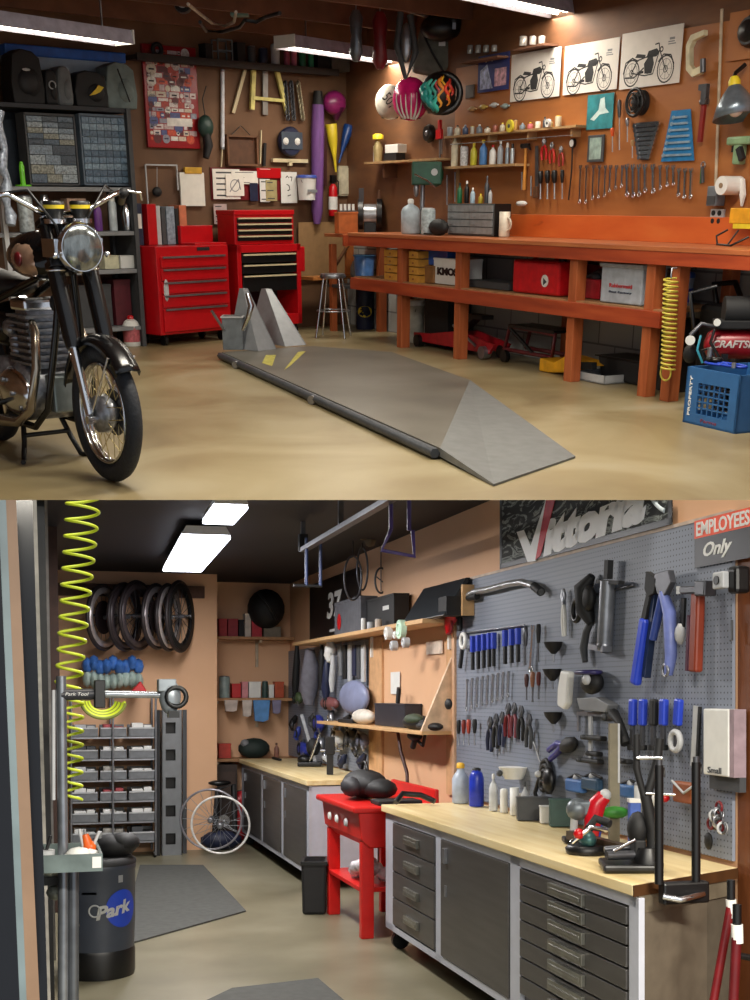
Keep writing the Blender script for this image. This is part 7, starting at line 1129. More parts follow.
t = on(PW, 'white_bundle', 'white crumpled packet at the left end of the lower shelf', 'packet', 354, 373, 708, S2, .14); t.solo(mat('#cfc8bc', .6, bump=.4), MB().ball((0, 0, t.H*.45), (t.W*.48, .07, t.H*.48)))
t = on(PW, 'black_bar', 'flat black clamp at the far left end of the lower shelf', 'clamp', 341, 355, 716, S2, .16); t.solo(BLKM, MB().bx(-t.W/2, t.W/2, -.03, .03, .0, .03), .006)
t = rect(PW, 'hanging_cable', 'dark cable with a plug hanging from the lower shelf to the worktop', 'cable', 396, 731, 412, 800, .16); t.solo(mat('#3a1a16', .5), MB().tube([(-t.W*.4, t.H*.5, 0), (-t.W*.2, t.H*.2, 0), (t.W*.2, -t.H*.1, 0), (t.W*.25, -t.H*.5, 0)], .013, 6))
t = rect(PW, 'hanging_harness', 'black straps dangling beneath the lower shelf', 'straps', 405, 731, 425, 748, .16); t.part('body', BLKM, MB().ball((0, t.H*.2, 0), (t.W*.3, t.H*.3, .04), 10)); t.part('strap', BLKM, MB().tube([(0, 0, 0), (-t.W*.1, -t.H*.5, 0)], .02, 6).tube([(t.W*.1, .0, 0), (t.W*.4, -t.H*.3, 0), (t.W*.5, t.H*.3, 0)], .012, 6))
t = rect(PW, 'small_black_tool', 'small black hook on the slanted shelf end', 'hook', 445, 698, 452, 710, .16); t.solo(BLKM, MB().ball((0, 0, 0), (t.W*.4, t.H*.5, .02), 10))
# ---- back pegboard tools
random.seed(12)
names = [('looped_strap', 'strap', 'black looped strap at the left end of the back pegboard', 297, 645, 295, 700, BLKM, .05), ('apron', 'apron', 'dark grey hanging apron on the back pegboard', 310, 650, 309, 705, mat('#6e6d78', .7), .12), ('long_tool', 'tool', 'black long tool hanging left of the white one on the back pegboard', 322, 645, 321, 690, BLKM, .04), ('white_brush', 'brush', 'white brush head near the top of the back pegboard', 330, 640, 330, 662, WHT, .07), ('blue_tool', 'tool', 'dark blue tool in the middle of the back pegboard', 327, 660, 326, 700, NVY, .06), ('steel_tool', 'tool', 'pale steel tool right of the dark blue one', 333, 655, 332, 692, LGR, .04)]
for nm, cat, lb, xt, yt, xb, yb_, m, w in names:
    t = hang(PW, nm, lb, cat, xt, yt, xb, yb_, .12); t.part('body', m, MB().tube([(0, 0, 0), (w*.3, -t.L*.3, 0), (-w*.2, -t.L*.7, 0), (0, -t.L, 0)], [w*.4, w*.7, w*.8, w*.4], 8)); t.part('hook', STL, MB().tube([(0, 0, -.03), (0, 0, .02), (0, .02, .02)], .006, 5))
for k, x in enumerate((341, 346, 351, 355.5, 360, 364.5)):
    t = hang(PW, 'long_file', '%s of six long grey bars hanging at the top right of the back pegboard' % ORD[k], 'bar', x, 645, x, 676+(k % 3)*3, .05, 'long bars on the back pegboard'); m = (GRY, BLKM, LGR, NVY, DGR, LGR)[k]; t.part('bar', m, MB().bx(-.05, .05, -t.L, 0, 0, .02), bev=.004); t.part('hook', STL, MB().tube([(0, 0, 0), (0, .03, 0)], .006, 5))
t = rect(PW, 'clear_bag', 'translucent pale blue bag hanging on the back pegboard', 'bag', 340, 680, 369, 715, .09); t.solo(mat('#7f86a4', .4, 0, .2, 8, bump=.4), MB().ball((0, 0, 0), (t.W*.48, t.H*.5, .06), 16))
for k, (x0, y0_, x1, y1_, m, lb) in enumerate([(294, 690, 302, 706, mat('#4a5a3a', .5), 'green tool low at the left of the back pegboard'), (318, 695, 342, 712, mat('#7a4a4a', .5), 'dusty red coil in the middle of the back pegboard'), (313, 712, 324, 735, mat('#2c3488', .4), 'blue-handled shears low on the back pegboard'), (296, 740, 310, 758, mat('#2a3a9a', .4), 'blue round tape holder by the worktop on the back pegboard'), (330, 727, 345, 750, LGR, 'silver clamp low on the back pegboard'), (346, 728, 356, 750, DGR, 'dark grey clamp right of the silver one'), (357, 730, 368, 752, mat('#55586a', .5), 'slate coil at the lower right of the back pegboard')]):
    t = rect(PW, 'hung_tool', lb, 'tool', x0, y0_, x1, y1_, .09, 'clutter on the back pegboard'); t.part('body', m, MB().ball((0, 0, 0), (t.W*.35, t.H*.4, .05), 12)); t.part('loop', BLKM, MB().tor((0, 0, .04), t.H*.3, .012)); t.part('pin', STL, MB().tube([(-t.W*.4, t.H*.4, 0), (t.W*.4, -t.H*.4, .03)], .01, 6))
for k in range(16):
    x, y = 296+(k*23) % 74, (722, 735, 748, 760)[k % 4]-(k % 3)*2; m, cn_ = [(BLKM, 'black'), (LGR, 'silver'), (DGR, 'dark grey'), (NVY, 'navy'), (STL, 'steel'), (mat('#3a4aa0', .4), 'blue')][k*5 % 6]
    t = hang(PW, 'hung_part', '%s bicycle part, %s in the crowded lower rows of the back pegboard' % (cn_, ORD[k]), 'bicycle part', x, y-6, x+(k % 3)*2-2, y+7, .05, 'crowded parts low on the back pegboard'); L = t.L
    t.part('body', m, MB().tube([(0, 0, 0), (.05*sin(k), -L*.4, .02), (-.04*cos(k*2), -L*.8, .03), (.02, -L, .02)], [.02, .035, .03, .015], 7)); t.part('ring', (DST, BLKM, CHR)[k % 3], MB().tor((.03*cos(k), -L*.5, .04), .035, .009, 'z', 12, 5))
# truing stand on the back cabinet
t = on(PW, 'repair_arm', 'silver angled stand with a black foot on the back cabinet', 'stand', 298, 322, 712, CT, .2, face=True); w, H = t.w, t.H; t.part('arm', STL, MB().bar((-.08, 0, H*.95), (.05, 0, .04), .04, .03)); t.part('foot', BLK, MB().bx(-w*.5, w*.5, -.1, .08, 0, .04).ball((-w*.2, -.02, .06), (.08, .06, .05), 10), bev=.01); t.part('clamp', BLKM, MB().ball((.03, 0, .18), (.07, .06, .09), 10)); t.part('rod', CHR, MB().cyl((0, -.05, .05), (w*.4, -.08, .3), .014))
t = on(PW, 'black_vise', 'black bench vise on the back cabinet beside the silver stand', 'vise', 322, 338, 735, CT, .3, face=True); w, H = t.w, t.H; t.part('jaw', BLKM, MB().bx(-w*.3, w*.3, -.05, .05, H*.5, H*.95), bev=.008); t.part('base', BLK, MB().bx(-w*.2, w*.2, -.04, .04, 0, H*.5)); t.part('screw', STL, MB().cyl((-w*.6, 0, H*.6), (w*.6, 0, H*.6), .012))
t = on(PW, 'small_wrench', 'small dark tool lying on the back cabinet top', 'tool', 272, 281, 760, CT, .3); t.solo(BLKM, MB().bar((-t.W*.4, 0, .01), (t.W*.4, 0, .01), .03, .02))
# ---- red parts washer
t = T(R2, 'parts_washer', 'bright red parts washer basin on four legs between the two cabinets', 'parts washer', Matrix.Translation((2.03, 7.45, .03))); Wd, Ln = .52, 1.0; WR = mat('#cc1c18', .35, 0, .08)
t.part('basin', WR, MB().prism([(0, .8), (.02, .62), (.08, .56), (Wd-.06, .56), (Wd, .62), (Wd, .8)], -Ln, 0, Matrix.Translation((0, 0, 0)) @ Matrix.Rotation(PI/2, 4, 'X')), bev=.01); t.part('rim', WR, MB().bx(-.04, Wd+.04, -.03, Ln+.03, .79, .83), bev=.012); t.part('back_splash', WR, MB().bx(Wd, Wd+.03, 0, Ln, .8, .93), bev=.008)
for x, y in ((.03, .03), (.03, Ln-.09), (Wd-.1, .03), (Wd-.1, Ln-.09)): t.part('leg', WR, MB().bx(x, x+.085, y, y+.06, -.03, .6), bev=.006)
t.part('shelf', WR, MB().bx(.03, Wd-.03, .04, Ln-.04, .27, .30), bev=.004); 
for y, m in ((.75, WHT), (.55, WHT), (.3, LGR)): t.part('knob', m, MB().lathe([(.03, 0), (.022, -.014)], (0, y, .70), 'x', 14), label='round dial')
t = T(R2, 'rag_heap', 'crumpled silver and white rags on the low shelf of the parts washer', 'rags', Matrix.Translation((2.17, 7.75, .332))); b = MB(); random.seed(8)
for k in range(7): b.ball((random.uniform(-.05, .12), random.uniform(-.12, .2), .05+.03*(k % 3)), (.07, .08, .05), 8)
t.solo(mat('#c0bcc0', .5, .2, .5, 20, bump=.5), b)
t = T(R2, 'black_bag', 'large black bag lying on top of the parts washer', 'bag', Matrix.Translation((2.24, 8.05, .872))); t.part('body', BLKM, MB().ball((0, 0, .09), (.15, .26, .10), 18).ball((.05, -.2, .07), (.12, .16, .07), 12)); t.part('handle', BLK, MB().tor((0, 0, .17), .07, .012, 'x', 14, 6, a0=0, a1=PI)); t.part('pocket', mat('#2a2a2e', .6), MB().ball((-.12, -.1, .08), (.08, .12, .07), 10))
t = T(R2, 'black_tray', 'flat black tool tray at the near end of the parts washer', 'tray', Matrix.Translation((2.33, 7.6, .862))); t.solo(BLKM, MB().bx(-.16, .14, -.14, .06, 0, .03), .008)
t = floorat(R2, 'waste_bin', 'black plastic waste bin on the floor at the end of the back cabinet', 'bin', 301, 327, 862, 915); t.part('body', BLKM, MB().prism([(-t.w*.45, 0), (t.w*.45, 0), (t.w*.5, t.H), (-t.w*.5, t.H)], -.3, 0, XZ), bev=.02); t.part('rim', BLK, MB().bx(-t.w*.52, t.w*.52, -.01, .31, t.H*.94, t.H))
t = T(R2, 'hose_end', 'black hose end curling over the left edge of the front worktop', 'hose', Matrix.Translation((XC+.15, st[0][0]*0+7.15, CT))); t.solo(BLK, MB().tube([(-.12, .0, .02), (-.06, .05, .07), (.05, .02, .06), (.12, -.05, .025)], .018, 8))
# ---- ceiling rail and hanging rings
a, b = R2.Z(303, 550, 2.6), R2.Z(392, 498, 2.6); t = T(R2, 'ceiling_rail', 'dark steel rail hanging along the ceiling near the peach wall', 'rail', Matrix.Translation(a)); t.part('rail', DST, MB().bar((0, 0, 0), b-a, .05, .03)); t.part('drop', DST, MB().bar((0, 0, 0), (0, 0, .2), .03).bar((b-a)*.5, (b-a)*.5+V((0, 0, .2)), .03)); t.part('end', BLKM, MB().box((0, 0, .05), (.06, .05, .12)))
def hk(px, y0_, y1_, fr, m, lb, tri=False):
    p = a.lerp(b, fr); p = R2.Y(px, y0_, p.y); q = R2.Y(px, y1_, p.y); t = T(R2, 'hanging_hook', lb, 'hook', Matrix.Translation(p), 'hooks on the ceiling rail'); h = p.z-q.z; w = .05
    t.part('rod', m, MB().tube([(-w, 0, 0), (-w, 0, -h)], .012, 6).tube([(w, 0, 0), (w, 0, -h)], .012, 6)); t.part('foot', m if tri else BLKM, MB().tube([(-w, 0, -h), (-w*2, 0, -h-.11), (w*1.4, -.03, -h-.14), (w*1.4, 0, -h)] if tri else [(-.14, 0, -h), (.06, 0, -h)], .012, 6))
hk(313.5, 538, 586, .08, mat('#30406a', .4), 'long blue hook hanging near the far end of the ceiling rail')
hk(400, 500, 530, .95, mat('#4a3a7a', .4), 'purple hook with a triangular foot at the near end of the ceiling rail', True)
for k, (x0, x1, yt, yb_, m) in enumerate([(344, 362, 556, 600, DST), (357, 368, 548, 590, DST), (375, 387, 568, 593, DST)]):
    p = R2.Y((x0+x1)/2, (yt+yb_)/2, 9.2+k*.1); s = R2.s(p); t = T(R2, 'chainring', 'thin dark ring hanging from the ceiling rail, %s of three' % ['left and largest', 'middle', 'right and smallest'][k], 'ring', Matrix.Translation(p), 'rings hanging from the rail'); t.part('ring', m, MB().tor((0, 0, 0), 1, .009, 'y', 28, 5, sc=((x1-x0)*s/2, (yb_-yt)*s/2, 1))); t.part('cord', BLK, MB().tube([(0, 0, (yb_-yt)*s/2), (0, 0, (yb_-525)*s*.75)], .005, 5))
    if k == 2: t.part('spoke', m, MB().cyl((0, 0, -.09), (0, 0, .09), .005).cyl((-.04, 0, .03), (.04, 0, -.03), .005))
t = T(R2, 'rail_bundle', 'dark bundle of fittings at the middle of the ceiling rail', 'fittings', Matrix.Translation(R2.Y(364, 533, 9.1))); t.part('lump', mat('#6a5a44', .6, 0, .4), MB().ball((0, 0, 0), (.07, .07, .06), 10).ball((.05, 0, -.06), (.05, .05, .05), 8)); t.part('strap', BLK, MB().tube([(0, 0, 0), (0, 0, .2)], .01, 5))
# ---- alcove shelves
def az(y): return R2.Y(250, y, YA-.2).z
for k, (y, lb) in enumerate([(637, 'top shelf in the alcove holding red boxes'), (698, 'middle shelf in the alcove holding cans and bottles'), (758, 'lowest shelf in the alcove beside the back cabinet')]):
    t = T(R2, 'alcove_shelf', lb, 'shelf', PA.F(PA.pt(xa, az(y), 0))); t.part('board', mat('#a87c54', .6), MB().bx(0, XV-xa-.01, -.3, 0, -.03, 0)); 
    for x in (.08, .55): t.part('bracket', mat('#b8a890', .5), MB().bx(x, x+.03, -.25, 0, -.06, -.03).bx(x, x+.03, -.02, 0, -.32, -.03))
def al(nm, cat, lb, x0, x1, yt, lev, fn, m, grp, off=.22, cap=None):
    t = on(PA, nm, lb, cat, x0, x1, yt, az(lev), off, grp); fn(t, t.w, t.H, m, cap) if cap else (fn(t, t.w, t.H, m) if fn is not carton else carton(t, t.W, .12, t.H, m)); return t
G = 'boxes and books on the top alcove shelf'
for x0, x1, yt, m, nm, cat, lb in [(219, 227, 619, mat('#b0343a', .6), 'red_box', 'box', 'dusty red box at the left of the top alcove shelf'), (228, 238, 619, mat('#8e2430', .6), 'red_box', 'box', 'darker red box right of the dusty red one'), (239, 244, 620, BLKM, 'black_box', 'box', 'thin black box on the top alcove shelf'), (245, 251, 614, mat('#cfc4b8', .6), 'white_book', 'book', 'tall white book on the top alcove shelf'), (252, 262, 620, mat('#b82436', .5), 'red_box', 'box', 'bright red box right of the tall white book'), (264, 281, 627, mat('#7d7464', .6), 'grey_tray', 'box', 'low grey-brown box at the right of the top alcove shelf')]:
    al(nm, cat, lb, x0, x1, yt, 637, carton, m, G)
t = T(R2, 'black_bag', 'big round black bag on top of the boxes under the ceiling in the alcove', 'bag', PA.F(PA.at(266, 609, .2))); s = R2.s(PA.at(266, 609, .2)); t.part('body', BLKM, MB().ball((0, 0, 0), (19*s, .2, 20*s), 18)); t.part('strap', BLK, MB().tube([(-10*s, -.15, 15*s), (0, -.22, 0), (8*s, -.15, -12*s)], .015, 6))
G = 'cans and packets on the middle alcove shelf'
for k, (x0, x1, yt, m, fn, nm, cat, lb) in enumerate([(219, 230, 676, mat('#8a9a98', .4), can, 'paint_can', 'can', 'grey-green can at the left of the middle alcove shelf'), (232, 241, 684, RED, carton, 'red_packet', 'packet', 'red and white packet on the middle alcove shelf'), (242, 248, 682, mat('#d08a90', .6), carton, 'pink_packet', 'packet', 'pink packet on the middle alcove shelf'), (249, 261, 682, WHT, carton, 'white_box', 'box', 'bright white box on the middle alcove shelf'), (262, 268, 681, mat('#2a4440', .5), can, 'green_can', 'can', 'dark green can on the middle alcove shelf'), (269, 274, 685, WHT, carton, 'white_packet', 'packet', 'narrow white packet right of the green can'), (275, 284, 682, mat('#b04a28', .5), carton, 'orange_box', 'box', 'rust orange box at the right of the middle alcove shelf')]):
    al(nm, cat, lb, x0, x1, yt, 698, fn, m, G)
for k, (x0, x1, y0_, y1_, m, lb) in enumerate([(224, 238, 700, 712, mat('#b8a8a0', .6), 'pale packets hanging under the middle alcove shelf, left'), (242, 252, 700, 717, mat('#c0b4ac', .6), 'white gloves hanging under the middle alcove shelf'), (253, 270, 700, 722, mat('#4f86c0', .5), 'light blue gloves hanging under the middle alcove shelf'), (272, 281, 700, 714, mat('#7a7490', .5), 'mauve packet hanging under the middle alcove shelf, right')]):
    t = rect(PA, 'hanging_packet', lb, 'packet', x0, y0_, x1, y1_, .3, 'packets hanging under the alcove shelf'); t.solo(m, MB().prism([(-t.W*.5, t.H*.5), (t.W*.5, t.H*.5), (t.W*.4, -t.H*.4), (t.W*.1, -t.H*.5), (-t.W*.4, -t.H*.45)], -.02, .02), .006)
G = 'things on the lowest alcove shelf'
al('red_toy', 'tool', 'small red and white tool at the left of the lowest alcove shelf', 219, 231, 744, 758, carton, mat('#b83424', .5), G); t = on(PA, 'green_bag', 'dark green bag on the lowest alcove shelf', 'bag', 238, 270, 737, az(758), .2, G); t.part('body', mat('#1f2c28', .7), MB().ball((0, 0, t.H*.45), (t.W*.5, .12, t.H*.5), 14)); t.part('top', GRY, MB().ball((-t.W*.3, -.04, t.H*.7), (t.W*.15, .06, t.H*.2), 8))
al('brown_bottle', 'bottle', 'brownish pink bottle at the right of the lowest alcove shelf', 274, 279, 743, 758, bottle, mat('#9a6a5a', .4), G, .22, BRN)
t = T(R2, 'drawer_unit', 'dark brown drawer unit below the lowest alcove shelf', 'drawer unit', Matrix.Translation((xa+.05, YA-.35, 0))); t.part('body', mat('#32231c', .6), MB().bx(0, .24, 0, .3, 0, az(758)-.06)); t.part('drawer', mat('#3d2b22', .6), MB().bx(.02, .22, -.01, 0, .5, .75)); 
# wheels leaning, red disc
def rimwheel(px0, px1, y0_, y1_, d, m, lb, tilt=.12):
    cx, cy = (px0+px1)/2, (y0_+y1_)/2; p = R2.Y(cx, cy, d); s = R2.s(p); R_ = (y1_-y0_)*s/2; t = T(R2, 'bicycle_wheel', lb, 'wheel', Matrix.Translation(p) @ Matrix.Rotation(tilt, 4, 'X') @ Matrix.Rotation(-R2.yaw, 4, 'Z'), 'bare wheels on the floor'); q = (px1-px0)/(y1_-y0_)
    t.part('rim', m, MB().tor((0, 0, 0), R_, .011, 'y', 44, 8, sc=(1, 1, 1))); b = MB()
    for k in range(16): A_ = k*PI/8; b.cyl((.02*cos(A_), 0, .02*sin(A_)), (R_*cos(A_), 0, R_*sin(A_)), .0022, n=4)
    t.part('spoke', STL, b); t.part('hub', STL, MB().lathe([(.018, -.05), (.03, -.045), (.015, 0), (.03, .045), (.018, .05)], ax='y', n=12))
rimwheel(180, 242, 789, 850, 11.75, mat('#a4a2aa', .3, .5), 'grey wheel rim on the floor at the back, left of the two')
rimwheel(192, 249, 796, 854, 11.4, mat('#e4e2de', .3, .1), 'white wheel rim leaning against the grey one')
t = floorat(R2, 'red_case', 'round red wheel case standing at the end of the back cabinet', 'case', 231, 252, 783, 836); t.M.translation.y = 12.75; t.M = Matrix.Translation((R2.Y(246, 812, 12.86).x, 12.86, 0)); r = .27; t.part('shell', mat('#b81c26', .4), MB().lathe([(r*.7, -.05), (r, -.03), (r, .03), (r*.7, .05)], (0, 0, r), 'y', 30)); t.part('zip', BLK, MB().tor((0, 0, r), r, .01, 'y', 30, 5))
t = floorat(R2, 'folded_bicycle', 'dark folded bicycle frame standing behind the wheel rims', 'bicycle frame', 213, 232, 783, 845); t.M = Matrix.Translation((R2.Y(222, 812, 12.2).x, 12.1, 0)); t.part('frame', BLKM, MB().tube([(-.1, 0, .05), (-.06, 0, .62), (.1, 0, .66), (.12, 0, .1), (-.1, 0, .05)], .028, 8)); t.part('saddle', BLK, MB().ball((-.04, 0, .68), (.12, .06, .03), 10)); t.part('crank', CHR, MB().lathe([(.06, -.04), (.06, -.02)], (0, 0, .3), 'y', 14).cyl((0, -.05, .3), (.1, -.05, .2), .01)); t.part('bag', NVY, MB().ball((-.02, .02, .1), (.22, .1, .1), 10))
# ---- back wall wheels
G = 'wheels hung on the back wall'
for k, (x0, x1, y0_, y1_, m, tl) in enumerate([(92, 115, 584, 651, mat('#b8b0b2', .3, .6), .3), (113, 137, 582, 652, mat('#3a3236', .4, .3), .4), (124, 151, 580, 651, mat('#4a4246', .4, .3), .45), (146, 168, 583, 650, mat('#9a9296', .3, .5), .3), (160, 177, 583, 652, mat('#c8c0c0', .3, .5), .2), (170, 190, 580, 653, BLKM, .3)]):
    p = PB.at((x0+x1)/2, (y0_+y1_)/2, .35); s = R2.s(p); Rr = (y1_-y0_)*s/2; asp = (x1-x0-4)/(y1_-y0_); t = T(R2, 'hung_wheel', '%s bicycle wheel hanging in the row on the back wall, %s' % (ORD[k], ['with a bright rim edge', 'plain black', 'black and widest', 'grey', 'with a pale rim', 'black at the right end'][k]), 'wheel', Matrix.Translation(p) @ Matrix.Rotation(-R2.yaw, 4, 'Z') @ Matrix.Rotation(math.acos(min(1, asp)), 4, 'Z'), G)
    t.part('tyre', mat('#2a2224', .5), MB().tor((0, 0, 0), Rr-.02, .02, 'y', 40, 8)); t.part('rim', m, MB().lathe([(Rr-.09, -.02), (Rr-.035, -.022), (Rr-.035, .022), (Rr-.09, .02)], ax='y', n=40, cap=False)); b = MB()
    for q in range(14): A_ = q*PI/7; b.cyl((0, 0, 0), ((Rr-.05)*cos(A_), 0, (Rr-.05)*sin(A_)), .003, n=4)
    t.part('spoke', DST, b); t.part('hub', STL, MB().lathe([(.02, -.05), (.02, .05)], ax='y', n=10)); t.part('disc', mat('#2b2226', .5, .2), MB().lathe([(Rr*.5, -.004), (Rr*.5, .004)], ax='y', n=24)) if k in (0, 3) else None
a = PB.at(88, 615, .3); b = PB.at(190, 616, .3); t = T(R2, 'wheel_rail', 'steel rail on the back wall carrying the wheels', 'rail', Matrix.Identity(4)); t.part('rail', DST, MB().tube([a, b], .012, 8)); t.part('arm', DST, MB().bar(a, a+V((0, .3, 0)), .02).bar(b, b+V((0, .3, 0)), .02))
t = T(R2, 'header_board', 'dark brown header board above the hanging wheels', 'board', PB.F(PB.pt(.0, 2.55, 0))); t.solo(mat('#54382a', .7), MB().bx(-.1, 1.7, -.05, 0, 0, .12), .004)
t = rect(PB, 'blue_tarp', 'blue plastic sheet over pale bags above the bin rack', 'tarp', 82, 656, 146, 690, .3); b = MB(); q = MB(); random.seed(3)
for k in range(9): x = -t.W*.42+t.W*.1*k; b.ball((x, t.H*(.22+.08*sin(k*2)), 0), (t.W*.09, t.H*.24, .06+.03*(k % 2)), 8); q.ball((x, -t.H*(.22-.05*cos(k)), 0), (t.W*.08, t.H*.26, .06+.02*(k % 3)), 8)
t.part('sheet', mat('#3f6cb4', .4, 0, .35, 12, bump=.4), b); t.part('bags', mat('#9fb0a8', .4, 0, .4, 12, bump=.3), q)
t = rect(PB, 'red_funnel', 'small red cone beside the bin rack top', 'cone', 130, 681, 147, 692, .45); t.solo(RED, MB().prism([(-t.W*.5, -t.H*.5), (t.W*.1, t.H*.5), (t.W*.5, -t.H*.5)], -.05, .05), .01)
# bin rack
def bz(y): return R2.Y(115, y, YV-.45).z
bx0, bx1 = PB.at(70, 780, .45).x, PB.at(156, 780, .45).x; Wr = bx1-bx0
t = T(R2, 'bin_rack', 'chrome wire rack of grey bins against the back wall', 'rack', Matrix.Translation((bx0, YV-.45, 0)))
for x in (0, Wr*.48, Wr-.015):
    for y in (0, .35): t.part('post', STL, MB().cyl((x+.01, y-(.03 if y == 0 else -.02), .03), (x+.01, y-(.03 if y == 0 else -.02), bz(698)), .011, n=8))
rows = [737, 759, 780, 801, 822, 842]
for y in rows: t.part('wire_shelf', STL, MB().bx(0, Wr, -.005, .36, bz(y)-.015, bz(y)))
for x in (.01, Wr-.01): t.part('caster', BLK, MB().cyl((x-.012, 0, .035), (x+.012, 0, .035), .035))
rack = t; random.seed(21)
for r, y in enumerate(rows):
    for c in range(3):
        w = Wr/3; t = T(R2, 'storage_bin', 'grey storage bin, %s row from the top, %s column of the rack' % (ORD[r], ['left', 'middle', 'right'][c]), 'bin', Matrix.Translation((bx0+c*w+w/2, YV-.46, bz(y)+.003)), 'grey storage bins on the rack'); h = .085
        t.part('body', mat('#6f7276', .5), MB().bx(-w*.46, w*.46, 0, .012, 0, h).bx(-w*.44, -w*.42, 0, .3, 0, h).bx(w*.42, w*.44, 0, .3, 0, h).bx(-w*.44, w*.44, .28, .3, 0, h*1.3).bx(-w*.44, w*.44, 0, .3, 0, .006)); t.part('lip', LGR, MB().bx(-w*.45, w*.45, -.008, .012, h-.01, h+.003))
        T(R2, 'bin_contents', 'small packets filling the grey bin, %s row from the top, %s column' % (ORD[r], ['left', 'middle', 'right'][c]), 'packets', Matrix.Translation((bx0+c*w+w/2, YV-.46, bz(y)+.0105)), 'contents of the storage bins').solo(random.choice([WHT, LGR, mat('#b04a50', .6, 0, .4, 30), WHT, DGR, mat('#a8a49c', .6, 0, .5, 30)]), MB().bx(-w*.35, w*.05, .03, .2, 0, h*random.uniform(1.1, 1.5)).bx(w*.08, w*.36, .05, .22, 0, h*random.uniform(.9, 1.4)), .004)
# tower
a, b = PB.at(162, 780, .35), PB.at(182, 780, .35); t = T(R2, 'steel_tower', 'tall grey steel column with five square holes beside the bin rack', 'column', Matrix.Translation((a.x, YV-.35, 0))); W = b.x-a.x; H = R2.Y(170, 710, YV-.35).z; m = mat('#74777a', .45, .3, .1)
q = MB(); zs_ = [R2.Y(170, y, YV-.35).z for y in (839, 811, 783, 755, 728)]; hs = .055; z = 0
for zc_ in zs_: q.bx(0, W, 0, .01, z, zc_-hs); q.bx(0, W*.18, 0, .01, zc_-hs, zc_+hs); q.bx(W*.68, W, 0, .01, zc_-hs, zc_+hs); z = zc_+hs
q.bx(0, W, 0, .01, z, H).bx(0, .01, 0, .2, 0, H).bx(W-.01, W, 0, .2, 0, H); t.part('column', m, q); t.part('inner', BLK, MB().bx(.02, W-.02, .1, .11, 0, H)); t.part('side_post', BLKM, MB().bx(-.07, -.02, 0, .05, 0, H)); t.part('side_post', DGR, MB().bx(W+.02, W+.06, .1, .14, 0, H))
# ---- yellow coil hose
def coil(p0, p1, r0, r1, n, rt):
    P = []; N = n*22
    for i in range(N+1): f = i/N; a_ = f*2*PI*n; r = r0+(r1-r0)*f; P.append(p0.lerp(p1, f)+V((cos(a_)*r, sin(a_)*r*.8, 0)))
    return P
p0_, p1_ = R2.Y(85, 480, 5.0), R2.Y(68, 690, 5.0); LM = mat('#cfe03a', .4, 0, .08)
t = T(R2, 'air_hose', 'bright yellow-green coiled air hose hanging from the ceiling at the left', 'hose', Matrix.Identity(4)); t.part('upper_coil', LM, MB().tube(coil(p0_, p1_, .068, .050, 13, .0065), .0064, 7)); p2_, p3_ = R2.Y(72, 690, 5.0), R2.Y(73, 800, 5.0); t.part('lower_coil', LM, MB().tube(coil(p2_, p3_, .045, .035, 8, .006), .006, 7))
b = MB(); c = R2.Y(103, 712, 5.3); random.seed(6)
t = T(R2, 'hose_bundle', 'bundle of yellow-green hose loops hung under the stand arm', 'hose', Matrix.Translation(c))
for k in range(9): q = MB(); t.part('loop', LM if k % 3 else mat('#7f8a3a', .5), q.tor((0, .01*k-.04, .05), .085-.004*k, .007, 'y', 20, 6, a0=PI+.15*random.random(), a1=2*PI-.2*random.random(), sc=(1.1, .9, 1)))
# ---- work stand
pd = 4.4; P_ = lambda x, y, d=pd: R2.Y(x, y, d)
t = T(R2, 'work_stand', 'silver bicycle work stand at the left with a tray and a long clamp arm', 'work stand', Matrix.Identity(4)); m = mat('#8a8f96', .3, .7)
a, b = P_(61, 676), P_(63, 850); t.part('pole', m, MB().tube([a, b, V((b.x, pd, 0))], .0185, 14)); a2, b2 = P_(70.5, 866, pd+.02), P_(73, 990, pd+.02); t.part('lower_pole', mat('#6c7076', .3, .7), MB().tube([V((b2.x, pd+.02, a2.z)), V((b2.x, pd+.02, 0))], .021, 14)); t.part('base', BLKM, MB().bx(b2.x-.3, b2.x+.3, pd-.3, pd+.3, -.0, .015)); t.part('thin_rod', LGR, MB().tube([P_(53.5, 690), P_(53.5, 800)], .007, 8))
y0_, y1_ = P_(60, 849), P_(60, 866); x0_, x1_ = P_(38, 857).x, P_(100, 857).x; tz = y0_.z
tr = t.part('tray', mat('#6d7a78', .4, .4), MB().bx(x0_, x1_, pd-.16, pd+.16, y1_.z, y1_.z+.008).bx(x0_, x1_, pd-.165, pd-.155, y1_.z, tz).bx(x0_, x1_, pd+.155, pd+.165, y1_.z, tz).bx(x0_, x0_+.01, pd-.16, pd+.16, y1_.z, tz).bx(x1_-.01, x1_, pd-.16, pd+.16, y1_.z, tz)); t.part('label', WHT, MB().bx(x1_-.035, x1_-.005, pd-.167, pd-.165, y1_.z+.012, tz-.01), parent=tr)
